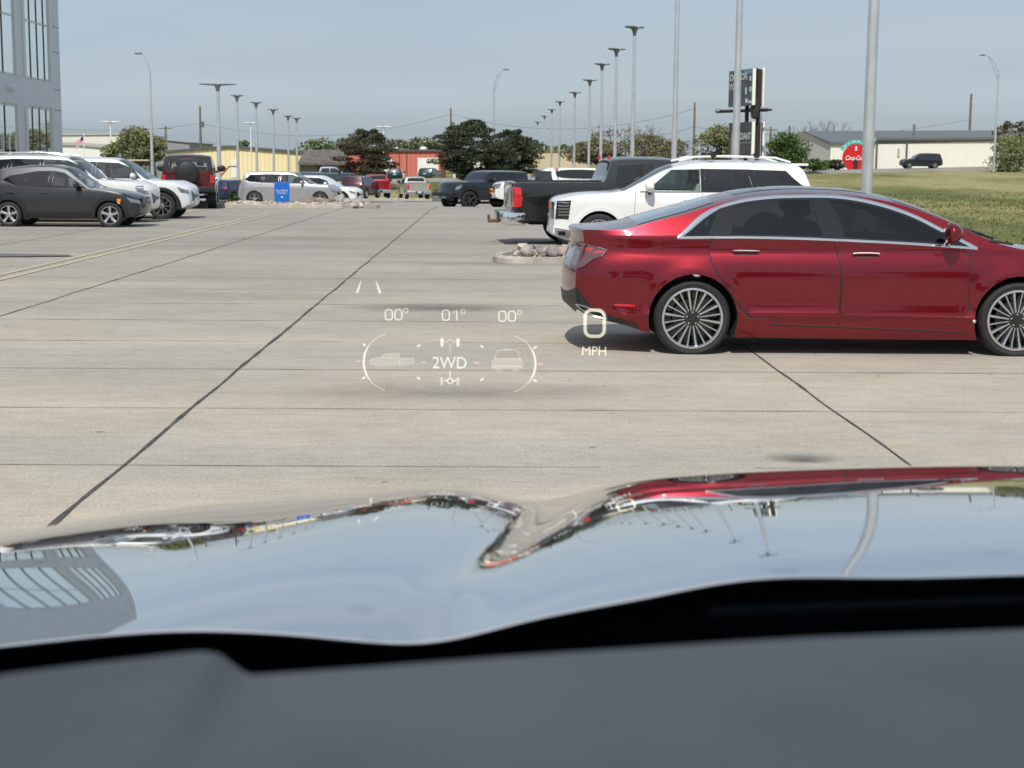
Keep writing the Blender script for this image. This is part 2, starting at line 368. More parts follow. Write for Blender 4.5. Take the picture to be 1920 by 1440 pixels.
for k, (px, py, rx, ry, op) in enumerate([(800,740,1.6,0.5,0.7), (430,560,2.5,0.8,0.4), (980,497,3.0,0.5,0.7), (600,450,3.5,1.0,0.4)]):
    g = gp(px, py); blot('water_stain', g.x, g.y, rx, ry, soft_stain('faint_stain', (0.22,0.19,0.155), op*0.8), k+5, 0.033+0.0007*k)
g = gp(1505, 868)
blot('tar_patch', g.x, g.y, 0.24, 0.13, soft_stain('tar_patch', (0.14,0.138,0.13), 1.5), 12, 0.040)
g = gp(30, 482)
blot('asphalt_patch', g.x-2, g.y, 3.2, 0.5, vary(pr('asphalt_patch', (0.13,0.13,0.13), 0.9), (0.11,0.11,0.11), (0.16,0.16,0.16), 5), 14, 0.036)

# highway
hwm = vary(pr('highway_asphalt', (0.20,0.19,0.175), 0.9), (0.20,0.19,0.175), (0.27,0.255,0.235), 0.6, stretch=(0.3,2,1))
def hwsheet(name, mat, d0, d1, dz, x0=-200, x1=200):
    mb = MB(); xs = frange(x0, x1, 5); vs = []
    for x in xs:
        for d, e in (((d0-1.5, -0.5), (d0, 0), (d1, 0), (d1+1.5, -0.5)) if d1-d0 > 3 else ((d0, 0), (d1, 0))): vs.append((x, hw_y(x)+d, hw_z(x)-0.06+dz+e))
    q = 4 if d1-d0 > 3 else 2
    mb.add(vs, [(q*i+j, q*(i+1)+j, q*(i+1)+j+1, q*i+j+1) for i in range(len(xs)-1) for j in range(q-1)]); o = mb.build(name, mat); tag(o, kind='structure')
hwsheet('highway', hwm, -6.0, 6.0, 0.03)
hwsheet('edge_line', pr('white_paint', (0.6,0.6,0.58), 0.6), -5.3, -5.15, 0.036)

# ------------------------------------------------------------------ car engine
def catmull(poly, n=6, closed=False):
    P = [Vector(p) for p in poly]; out = []; m = len(P)
    for i in range(m if closed else m-1):
        p0 = P[(i-1) % m] if (closed or i > 0) else P[i]*2-P[i+1]
        p1 = P[i]; p2 = P[(i+1) % m]; p3 = P[(i+2) % m] if (closed or i < m-2) else p2*2-p1
        for k in range(n):
            t = k/n; out.append(0.5*((2*p1)+(p2-p0)*t+(2*p0-5*p1+4*p2-p3)*t*t+(3*p1-p0-3*p2+p3)*t**3))
    if not closed: out.append(P[-1])
    return [tuple(p) for p in out]

def shrink(poly, f=0.97):
    cx = sum(p[0] for p in poly)/len(poly); cy = sum(p[1] for p in poly)/len(poly)
    return [(cx+(p[0]-cx)*f, cy+(p[1]-cy)*f) for p in poly]
class Body:
    def __init__(s, sp):
        s.sp = sp; s.L = sp['L']; s.W = sp['W']
        s.top = interp(sp['top']); s.bot = interp(sp['bot']); s.belt = interp(sp['belt']); s.crown = interp(sp['crown'])
        s.plan = interp(sp['plan']); s.prof = lin(sp['prof']); s.k = sp.get('tumble', 0.42)
        s.er = interp(sp['er']); s.ef = interp(sp['ef']); s.kr = sp.get('kr', 0.2); s.kf = sp.get('kf', 0.25)
        s.p = sp.get('p', 2.4); s.fl = sp.get('flare', 0.0); s.wh = sp['wheels']; s.ra = sp['ra']; s.wz = sp['wr']
        s.lr = sp.get('lr', 0.7)
    def rail(s, x):
        return s.top(x)-s.crown(x)
    def Y(s, x, z):
        w_ = s.W*s.plan(x); bz = min(s.belt(x), s.rail(x)-0.004)
        y = w_*s.prof(min(z, bz))
        if z > bz: y -= s.k*(z-bz)+s.sp.get('tumble2', 0.25)*(z-bz)**2
        if s.fl:
            for xw in s.wh:
                r = math.hypot(x-xw, z-s.wz)
                d = (r-s.ra)
                y += s.fl*math.exp(-(d/0.075)**2)
        return y
    def warp(s, x, y, z):
        br = smooth(1-x/s.lr); bf = smooth(1-(s.L-x)/s.lr)
        return Vector((x+br*(s.er(z)+s.kr*y*y)-bf*(s.ef(z)+s.kf*y*y)-s.L/2, y, z))
    def unwarp(s, x, y, z):
        """nominal x whose warped x is x (x measured 0..L)"""
        q = x
        for _ in range(6): q = q-(s.warp(q, y, z).x+s.L/2-x)
        return q
    def side(s, x, z, sg=1, off=0.0, nominal=False):
        xn = x if nominal else s.unwarp(x, s.Y(x, z), z)
        xn = max(0.0, min(s.L, xn))
        e = 0.004
        p = s.warp(xn, sg*s.Y(xn, z), z)
        a = s.warp(min(s.L, xn+e), sg*s.Y(min(s.L, xn+e), z), z)-s.warp(max(0, xn-e), sg*s.Y(max(0, xn-e), z), z)
        b_ = s.warp(xn, sg*s.Y(xn, z+e), z+e)-s.warp(xn, sg*s.Y(xn, z-e), z-e)
        n = a.cross(b_)*(-sg) if (a.cross(b_)*(-1)).y*1 > 0 else a.cross(b_)
        n = n.normalized()
        if n.y*sg < 0: n = -n
        return p+n*off, n
    def topz(s, x, f):
        yr = s.Y(x, s.rail(x)); return f*yr, s.rail(x)+s.crown(x)*(1-abs(f)**s.p)
    def toppt(s, x, f, off=0.0):
        def P(x_, f_):
            x_ = max(0, min(s.L, x_)); y, z = s.topz(x_, f_); return s.warp(x_, y, z)
        e = 0.004; a = P(x+e, f)-P(x-e, f); b_ = P(x, min(1, f+e))-P(x, max(-1, f-e)); n = a.cross(b_).normalized()
        if n.z < 0: n = -n
        return P(x, f)+n*off, n
    def endpt(s, y, z, rear=True, off=0.0):
        x = 0 if rear else s.L
        p = s.warp(x, y, z); e = 0.01
        a = s.warp(x, y+e, z)-s.warp(x, y-e, z); b_ = s.warp(x, y, z+e)-s.warp(x, y, z-e); n = a.cross(b_).normalized()
        if (n.x > 0) == rear: n = -n
        return p+n*off, n
    def ring(s, x, nz_, inset=0.0, zmin=None, tin=0.0):
        zb = s.bot(x) if zmin is None else zmin
        zr = s.rail(x)-tin; bz = min(s.belt(x), zr-0.004)
        if zmin is not None: bz = max(bz, zb+0.002)
        zs = [zb+(bz-zb)*i/nz_ for i in range(nz_+1)]
        m = max(2, nz_//3); zs += [bz+(zr-bz)*i/m for i in range(1, m+1)]
        yb = s.Y(x, zb)-inset
        half = [(0, zb), (yb*0.5, zb), (yb*0.9, zb)]+[(s.Y(x, z)-inset, z+0.0) for z in zs]
        yr = s.Y(x, zr)-inset; c = s.crown(x)
        half += [(yr*f, zr+c*(1-f**s.p)) for f in (0.985, 0.95, 0.88, 0.78, 0.64, 0.48, 0.32, 0.16)]
        half.append((0, zr+c))
        return half+[(-y, z) for y, z in half[-2:0:-1]]
    def loft(s, xs, nz_, inset=0.0, zmin=None, tin=0.0):
        mb = MB(); rings = [s.ring(x, nz_, inset, zmin, tin) for x in xs]; n = len(rings[0]); vs = []; fs = []
        for x, r in zip(xs, rings): vs += [s.warp(x, y, z) for y, z in r]
        for i in range(len(xs)-1):
            for k in range(n):
                k2 = (k+1) % n; fs.append((i*n+k, i*n+k2, (i+1)*n+k2, (i+1)*n+k))
        for i, x in ((0, xs[0]), (len(xs)-1, xs[-1])):
            r = rings[i]; zc = (min(z for _, z in r)+max(z for _, z in r))/2; prev = i*n
            for q in (0.85, 0.65, 0.45, 0.22):
                st = len(vs); vs += [s.warp(x, y*q, zc+(z-zc)*q) for y, z in r]
                for k in range(n): fs.append((prev+k, prev+(k+1) % n, st+(k+1) % n, st+k))
                prev = st
            cidx = len(vs); vs.append(s.warp(x, 0, zc))
            for k in range(n): fs.append((prev+k, prev+(k+1) % n, cidx))
        mb.add(vs, fs)
        return mb
    def stations(s, n):
        xs = set(frange(0, s.L, s.L/n))
        for x in (0.01, 0.03, 0.06, 0.1, 0.15): xs.add(x); xs.add(s.L-x)
        for lst in ('top', 'crown'):
            for p in s.sp[lst]: xs.add(min(s.L, max(0, p[0])))
        xs = sorted(xs); out = [xs[0]]
        for x in xs[1:]:
            if x-out[-1] > 0.008: out.append(x)
        if out[-1] != s.L: out[-1] = s.L
        return out
    # --- patches lying on the body surface -------------------------------
    def slab(s, pts2, fn, off, name, mat, parent, g=0.08, hole=None):
        """polygon (2D) mapped by fn(a, b, off) -> (point, normal), with real thickness"""
        n = len(pts2); pv = [Vector((p[0], p[1])) for p in pts2]; edges = [(i, (i+1) % n) for i in range(n)]
        xa = [p.x for p in pv]; za = [p.y for p in pv]
        extra = []
        x = min(xa)+g*0.5
        while x < max(xa):
            z = min(za)+g*0.5
            while z < max(za): extra.append(Vector((x, z))); z += g
            x += g
        def inside(p):
            c = False
            for i in range(n):
                a, b_ = pv[i], pv[(i+1) % n]
                if (a.y > p.y) != (b_.y > p.y) and p.x < (b_.x-a.x)*(p.y-a.y)/(b_.y-a.y)+a.x: c = not c
            return c
        def near(p):
            return any(((p-a).length < g*0.35) for a in pv)
        extra = [p for p in extra if inside(p) and not near(p)]
        V2, E2, F2, *_ = delaunay_2d_cdt(pv+extra, edges, [list(range(n))], 1, 1e-6)
        front = []; nr = []
        for v in V2:
            p, nn = fn(v.x, v.y, off); front.append(p); nr.append(nn)
        mb = MB(); fs = []
        for f in F2:
            a, b_, c = front[f[0]], front[f[1]], front[f[2]]
            fn_ = (b_-a).cross(c-a)
            fs.append(tuple(f) if fn_.dot(nr[f[0]]) > 0 else tuple(reversed(f)))
        # boundary skirt
        cnt = {}
        for f in fs:
            for i in range(len(f)):
                e = (f[i], f[(i+1) % len(f)]); cnt[e] = 1
        be = [e for e in cnt if (e[1], e[0]) not in cnt]
        vs = list(front); mp_ = {}
        sk = []
        for a, b_ in be:
            ids = []
            for q in (a, b_):
                if q not in mp_:
                    mp_[q] = (len(vs), len(vs)+1); vs += [front[q], front[q]-nr[q]*(off+0.004)]
                ids.append(mp_[q])
            sk.append((ids[1][0], ids[0][0], ids[0][1], ids[1][1]))
        nf = len(fs); mb.add(vs, fs+sk)
        me = mb.mesh(name, mat)
        me.polygons.foreach_set('use_smooth', [True]*nf+[False]*len(sk))
        # analytic normals keep the reflections clean
        ln = []
        for p in me.polygons:
            for li in p.loop_indices:
                vi = me.loops[li].vertex_index
                ln.append(tuple(nr[vi]) if p.index < nf else (0,0,0))
        me.normals_split_custom_set(ln)
        return link(name, me, parent)
    def side_patch(s, name, poly, mat, parent, sg=-1, off=0.004, g=0.09, nom=False):
        return s.slab(poly, lambda a, b_, o: s.side(a, b_, sg, o, nom), off, name, mat, parent, g)
    def end_patch(s, name, poly, mat, parent, rear=True, off=0.01, g=0.15):
        return s.slab(poly, lambda a, b_, o: s.endpt(a, b_, rear, o), off, name, mat, parent, g)
    def strip(s, name, line, wd, mat, parent, sg=-1, off=0.004, sm=5, nom=False):
        """narrow raised band along a polyline on the side"""
        P = catmull(line, sm) if sm else [tuple(p) for p in line]; vs = []; fs = []; m = len(P)
        for i in range(m):
            a = Vector(P[max(0, i-1)]); b_ = Vector(P[min(m-1, i+1)]); d = (b_-a).normalized(); n = Vector((-d.y, d.x))
            wv = wd(i/(m-1)) if callable(wd) else wd
            for (k, o) in ((-0.5, -0.003), (-0.5, off*0.6), (-0.3, off), (0.3, off), (0.5, off*0.6), (0.5, -0.003)):
                q = Vector(P[i])+n*wv*k; p, _ = s.side(q.x, q.y, sg, o, nom); vs.append(p)
        for i in range(m-1):
            for k in range(5): fs.append((i*6+k, i*6+k+1, i*6+k+7, i*6+k+6))
        mb = MB().add(vs, fs); return mb.build(name, mat, parent, 50, True)
    def top_patch(s, name, x0, x1, f, mat, parent, off=0.005, nx=14, ny=16, bow=0.0):
        vs = []; fs = []; f0, f1 = f if isinstance(f, tuple) else (f, f); nr = []
        for i in range(nx+1):
            for j in range(ny+1):
                t = i/nx; q = -1+2*j/ny; ff = f0+(f1-f0)*t
                x = x0+(x1-x0)*t + bow*(1-q*q)*(1-2*t)*0
                p, n = s.toppt(x, q*ff, off); vs.append(p); nr.append(n)
        for i in range(nx):
            for j in range(ny):
                a = i*(ny+1)+j; fs.append((a, a+1, a+ny+2, a+ny+1))
        k = len(vs); ring_ = [j for j in range(ny+1)]+[(i+1)*(ny+1)+ny for i in range(nx)]+[nx*(ny+1)+j for j in range(ny-1, -1, -1)]+[i*(ny+1) for i in range(nx-1, 0, -1)]
        for q in ring_: vs.append(vs[q]-nr[q]*(off+0.006))
        m = len(ring_)
        for i in range(m): fs.append((ring_[i], ring_[(i+1) % m], k+(i+1) % m, k+i))
        return MB().add(vs, fs).build(name, mat, parent, 40, True)

def boolean(me, cutters):
    o = bpy.data.objects.new('tmp', me); C.objects.link(o); tmp = [o]
    for cm in cutters:
        c = bpy.data.objects.new('cut', cm); C.objects.link(c); tmp.append(c)
        m = o.modifiers.new('b', 'BOOLEAN'); m.operation = 'DIFFERENCE'; m.solver = 'EXACT'; m.object = c
    dg = bpy.context.evaluated_depsgraph_get(); dg.update()
    out = bpy.data.meshes.new_from_object(o.evaluated_get(dg))
    for t in tmp: bpy.data.objects.remove(t)
    return out

def build_shell(B, mats, n=60, nz_=14):
    """painted body: loft, minus wheel wells, cabin, window openings, bed"""
    sp = B.sp; me = B.loft(B.stations(n), nz_).mesh('body', mats, None, True); cuts = []
    mb = MB(); ns = 56 if n > 60 else 32
    for xw in B.wh:
        for sg in (-1, 1):
            y0, y1 = sg*(B.W-0.36), sg*(B.W+0.3)
            poly = [(xw-B.L/2+B.ra*math.cos(2*PI*k/ns), B.wz+sp.get('az', 0)+B.ra*sp.get('asq', 1.0)*math.sin(2*PI*k/ns)) for k in range(ns)]
            mb.prism(poly, y0, y1, 'Y')
    cuts.append(mb.mesh('c', mats, None, True))
    if sp.get('cabin'):
        xa, xb, zf = sp['cabin']; cuts.append(B.loft(frange(xa, xb, 0.12), 6, 0.055, zf, 0.035).mesh('c', mats, None, True))
        mb = MB()
        for poly in sp['glass']: mb.prism([(x-B.L/2, z) for x, z in poly], -B.W-0.2, B.W+0.2, 'Y')
        cuts.append(mb.mesh('c', mats, None, True))
        mb = MB()
        for (x0, x1, f) in sp.get('screens', []):
            a = min(x0, x1)+0.03; b_ = max(x0, x1)-0.03; f0, f1 = (f if isinstance(f, tuple) else (f, f))
            if x0 > x1: f0, f1 = f1, f0
            ya = B.topz(a, f0)[0]-0.03; yb = B.topz(b_, f1)[0]-0.03; zl = min(B.rail(a), B.rail(b_))-0.12
            mb.prism([(a-B.L/2, -ya), (b_-B.L/2, -yb), (b_-B.L/2, yb), (a-B.L/2, ya)], zl, 3.0, 'Z')
        if mb.v: cuts.append(mb.mesh('c', mats, None, True))
    if sp.get('bed'):
        x0, x1, zf = sp['bed']; cuts.append(MB().box(x0-B.L/2, x1-B.L/2, -B.W+0.13, B.W-0.13, zf, 3).mesh('c', mats, None, True))
    out = boolean(me, cuts)
    if len(out.polygons) < 50: out = me
    idx = []
    for p in out.polygons:
        c = p.center; x = c.x+B.L/2; xn = max(0, min(B.L, B.unwarp(x, c.y, c.z))); ins = False
        for xw in B.wh:
            if math.hypot(x-xw, c.z-B.wz) < B.ra+0.004 and abs(c.y) < B.Y(xn, min(c.z, B.belt(xn)))-0.004: ins = True
        if not ins and (sp.get('cabin') or sp.get('bed')) and ((sp.get('cabin') and sp['cabin'][0]-0.05 < xn < sp['cabin'][1]+0.05) or (sp.get('bed') and 0.05 < xn < sp['bed'][1]+0.02)) and c.z > 0.45:
            if abs(c.y) < B.Y(xn, c.z)-0.022 and c.z < B.topz(xn, min(1, abs(c.y)/max(0.01, B.Y(xn, B.rail(xn)))))[1]-0.02: ins = True
        idx.append(1 if ins else 0)
    out.polygons.foreach_set('material_index', idx)
    out.polygons.foreach_set('use_smooth', [True]*len(out.polygons)); out.update(); out.set_sharp_from_angle(angle=R(32))
    return out

def make_wheel_mesh(r, wd, rim_r, style, n=40):
    """meshes for tyre and rim, axis Y, outer face towards -Y"""
    t = MB(); h = wd/2
    t.lathe([(rim_r-0.012, -h+0.02), (rim_r+0.006, -h+0.004), (rim_r+0.02, -h), (r-0.035, -h-0.006), (r-0.014, -h+0.006), (r-0.003, -h+0.028), (r, -h+0.05), (r, h-0.05), (r-0.006, h-0.02), (r-0.05, h), (rim_r, h), (rim_r-0.02, h-0.01)], n, 'Y')
    # tread grooves
    m = MB()
    m.lathe([(rim_r+0.004, -h+0.012), (rim_r+0.002, -h-0.002), (rim_r-0.010, -h-0.003), (rim_r-0.016, -h+0.012)], n, 'Y', mi=0)
    m.lathe([(rim_r-0.016, -h+0.012), (rim_r-0.028, -h+0.05), (rim_r-0.03, h-0.02)], n, 'Y', mi=1)
    m.lathe([(rim_r-0.03, h-0.05), (0.01, h-0.05)], n, 'Y', mi=1)
    if style['t'] == 'multi': m.lathe([(rim_r+0.005,-h-0.004),(rim_r-0.012,-h-0.007),(rim_r-0.019,-h+0.004),(rim_r-0.02,-h+0.02)], n, 'Y', mi=0)
    k = style.get('k', 5); hub = style.get('hub', 0.065)
    def spoke(a, w0, w1, mi=0, y0=-h+0.02, y1=-h+0.006, dp=0.035):
        ca, sa = math.cos(a), math.sin(a); vs = []
        for (rr, ww, yy_) in ((hub*0.7, w0, y0), ((hub+rim_r)*0.55, (w0+w1)/2, y0-0.004), (rim_r-0.012, w1, y1)):
            for (q, dy) in ((-1, 0.006), (-0.75, 0), (0.75, 0), (1, 0.006), (1, dp), (-1, dp)):
                vs.append((rr*ca-q*ww/2*sa, yy_+dy, rr*sa+q*ww/2*ca))
        fs = []
        for i in range(2):
            for q in range(6): fs.append((i*6+q, i*6+(q+1) % 6, (i+1)*6+(q+1) % 6, (i+1)*6+q))
        m.add(vs, fs, mi)
    if style['t'] == 'multi':
        for i in range(20):
            a = 2*PI*i/20+PI/20
            if i % 2: spoke(a, 0.013, 0.028, 0)
            else: spoke(a, 0.010, 0.014, 0, y1=-h+0.002)
    elif style['t'] == 'pair':
        for i in range(k):
            a = 2*PI*i/k+PI/2
            for q in (-1, 1): spoke(a+q*0.17, 0.03, 0.034, 0)
    elif style['t'] == 'wide':
        for i in range(k): spoke(2*PI*i/k+PI/2, 0.05, 0.075, 0)
    elif style['t'] == 'cut':
        for i in range(k):
            spoke(2*PI*i/k, 0.045, 0.06, 1); spoke(2*PI*i/k, 0.012, 0.03, 0, y0=-h+0.014, y1=-h+0.0)
    m.lathe([(0.001, -h+0.008), (0.028, -h+0.008), (0.03, -h+0.012), (hub, -h+0.02), (hub+0.004, -h+0.05)], 20, 'Y', mi=style.get('capm', 0))
    for i in range(5):
        a = 2*PI*i/5+PI/2; m.lathe([(0.001, -h+0.002), (0.008, -h+0.003), (0.009, -h+0.02)], 8, 'Y', o=(hub*0.72*math.cos(a), 0, hub*0.72*math.sin(a)), mi=0)
    return t, m

def add_wheels(B, root, style, rimmats, rim_r, wd=0.22, both=True, disc=True, tilt=0):
    t, m = make_wheel_mesh(B.wz, wd, rim_r, style, 56 if B.sp.get('hero') else 36)
    tm = t.mesh('tyre', M['rubber'], 40); rm = m.mesh('rim', rimmats, 35)
    hubm = MB().lathe([(0.001, 0.0), (rim_r*0.62, 0.0), (rim_r*0.62, 0.02), (0.001, 0.02)], 24, 'Y').mesh('brake_disc', M['alloy_dark'], 40)
    for xw in B.wh:
        for sg in (-1, 1):
            if not both and sg == 1: continue
            y = B.Y(xw, B.belt(xw)-0.25)-B.fl-wd/2-0.012
            wobj = link('wheel', hubm, root, (xw-B.L/2, sg*y, B.wz))
            if sg > 0: wobj.rotation_euler = (0, 0, PI)
            link('tyre', tm, wobj); link('rim', rm, wobj)

def seats(B, root, xs, mat, zs=0.55, w_=0.5, ys=(-0.38, 0.38), h=0.62):
    for x in xs:
        for y in ys:
            mb = MB(); mb.bbox(x-0.25-B.L/2, x+0.25-B.L/2, y-w_/2, y+w_/2, zs-0.15, zs+0.02, 0.05)
            # reclined back
            vs0 = len(mb.v); mb.bbox(-0.07, 0.07, y-w_/2+0.02, y+w_/2-0.02, 0, h, 0.06); mb.bbox(-0.06, 0.05, y-0.13, y+0.13, h+0.03, h+0.2, 0.05)
            for i in range(vs0, len(mb.v)):
                p = mb.v[i]; mb.v[i] = (x-0.25-B.L/2+p[0]-0.22*p[2], p[1], zs-0.05+p[2])
            mb.build('seat', mat, root, 40)

def mirror(B, root, x, z, mat, sg, sz=1.0, cap=None):
    p, n = B.side(x, z, sg, 0.0); mb = MB(); y0 = p.y+sg*0.05
    bm = bmesh.new(); bmesh.ops.create_uvsphere(bm, u_segments=16, v_segments=10, radius=0.5)
    for v in bm.verts:
        c = v.co; f = 1.0 if c.x > 0 else 0.35
        v.co = Vector((p.x+c.x*0.20*sz*f, y0+sg*0.09*sz+c.y*0.22*sz, z+0.085*sz+c.z*0.165*sz))
    bm.verts.index_update(); mb.add([v.co[:] for v in bm.verts], [[v.index for v in f.verts] for f in bm.faces]); bm.free()
    mo = mb.build('mirror', mat, root, 60)
    MB().tube([(p.x+0.02, p.y-sg*0.02, z-0.01), (p.x+0.01, y0+sg*0.05, z+0.03)], [0.03*sz, 0.022*sz], 8).build('mirror_arm', cap or M['black'], mo, 60)

def text_mesh(s, size, mat, align='CENTER', depth=0.0, shear=0.0, spacing=1.0, bold=0.0):
    cu = bpy.data.curves.new('t', 'FONT'); cu.body = s; cu.size = size; cu.align_x = align; cu.align_y = 'CENTER'; cu.extrude = depth; cu.shear = shear; cu.space_character = spacing; cu.offset = bold; cu.resolution_u = 3
    o = bpy.data.objects.new('t', cu); C.objects.link(o); dg = bpy.context.evaluated_depsgraph_get(); dg.update()
    me = bpy.data.meshes.new_from_object(o.evaluated_get(dg)); bpy.data.objects.remove(o); me.materials.clear(); me.materials.append(mat); return me


# ================================================================== VEHICLES
RIM_BRIGHT = [M['alloy'], M['gloss_black']]
def blade(name, pts, mat, parent, r=0.008, n=6):
    return MB().tube(pts, r, n).build(name, mat, parent, 60)

# ---- the red sedan ------------------------------------------------
red = paint('ruby_paint', (0.205, 0.0025, 0.011), 0.80, 0.31)
SED = dict(hero=True, L=4.93, W=0.925, wheels=(1.105, 3.955), wr=0.338, ra=0.388, az=0.0, kr=0.16, kf=0.30, lr=0.85, p=2.3, flare=0.022,
  top=[(0,1.085),(0.03,1.108),(0.10,1.112),(0.45,1.142),(0.65,1.19),(1.06,1.302),(1.46,1.412),(1.80,1.463),(2.09,1.478),(2.46,1.468),(2.81,1.425),(3.08,1.352),(3.37,1.235),(3.65,1.100),(3.80,1.035),(3.92,1.005),(4.30,0.955),(4.62,0.87),(4.80,0.77),(4.88,0.69),(4.93,0.62)],
  crown=[(0,0.012),(0.10,0.015),(0.3,0.03),(0.45,0.035),(0.7,0.045),(1.06,0.055),(1.46,0.055),(2.1,0.055),(2.8,0.06),(3.2,0.06),(3.65,0.05),(3.85,0.035),(4.2,0.05),(4.6,0.07),(4.93,0.05)],
  bot=[(0,0.40),(0.03,0.36),(0.10,0.315),(0.30,0.27),(0.72,0.205),(1.4,0.175),(3.5,0.160),(4.3,0.19),(4.8,0.24),(4.93,0.30)],
  belt=[(0,1.06),(0.3,1.05),(0.95,1.045),(2.0,1.035),(3.2,0.985),(3.6,0.962),(4.0,0.94),(4.5,0.86),(4.93,0.6)],
  plan=[(0,0.80),(0.06,0.86),(0.20,0.925),(0.45,0.97),(0.9,0.995),(1.8,1.0),(3.2,1.0),(4.0,0.985),(4.5,0.94),(4.75,0.87),(4.88,0.79),(4.93,0.72)],
  prof=[(0.15,0.915),(0.20,0.95),(0.26,0.965),(0.33,0.968),(0.365,0.993),(0.40,0.976),(0.46,0.970),(0.55,0.984),(0.65,0.990),(0.72,0.988),(0.78,0.982),(0.83,0.971),(0.87,0.957),(0.905,0.941),(0.922,0.935),(0.94,0.934),(1.04,0.934),(1.12,0.92)],
  tumble=0.52, tumble2=0.25,
  er=[(0.2,0.30),(0.30,0.15),(0.38,0.035),(0.44,0.012),(0.58,0.0),(0.75,0.008),(0.80,0.028),(0.96,0.080),(1.05,0.078),(1.10,0.055),(1.2,0.055)],
  ef=[(0.2,0.10),(0.4,0.02),(0.6,0.0),(0.8,0.05),(1.0,0.1)],
  cabin=(0.75, 3.62, 0.60),
  glass=[],
  screens=[(0.62,1.28,(0.86,0.80)),(3.66,2.92,(0.88,0.84))])
SED_SG = [[(1.02,1.050),(1.10,1.122),(1.19,1.195),(1.29,1.255),(1.36,1.285),(1.30,1.19),(1.24,1.050)],
  [(1.265,1.050),(1.33,1.19),(1.395,1.298)]+catmull([(1.40,1.300),(1.57,1.345),(1.75,1.366),(2.0,1.378),(2.19,1.380)],3)+[(2.235,1.2),(2.285,1.040)],
  [(2.315,1.038),(2.26,1.2),(2.215,1.380)]+catmull([(2.22,1.380),(2.40,1.374),(2.64,1.342),(2.86,1.280),(3.06,1.203),(3.22,1.120),(3.33,1.055)],3)+[(3.355,0.996)],
  [(3.385,0.995),(3.36,1.045),(3.49,0.982)]]
SED['glass'] = [shrink(SED_SG[0], 0.95), shrink(SED_SG[1], 0.965), shrink(SED_SG[2], 0.972)]
M['bright'] = pr('bright_trim', (0.86,0.86,0.87), 0.32, 0.7)
sed_glass = tint('sedan_glass', (0.15,0.17,0.18), 0.75)
lampred = pr('lamp_inner_red', (0.42,0.05,0.06), 0.2, 0, 0.6, 1.0)
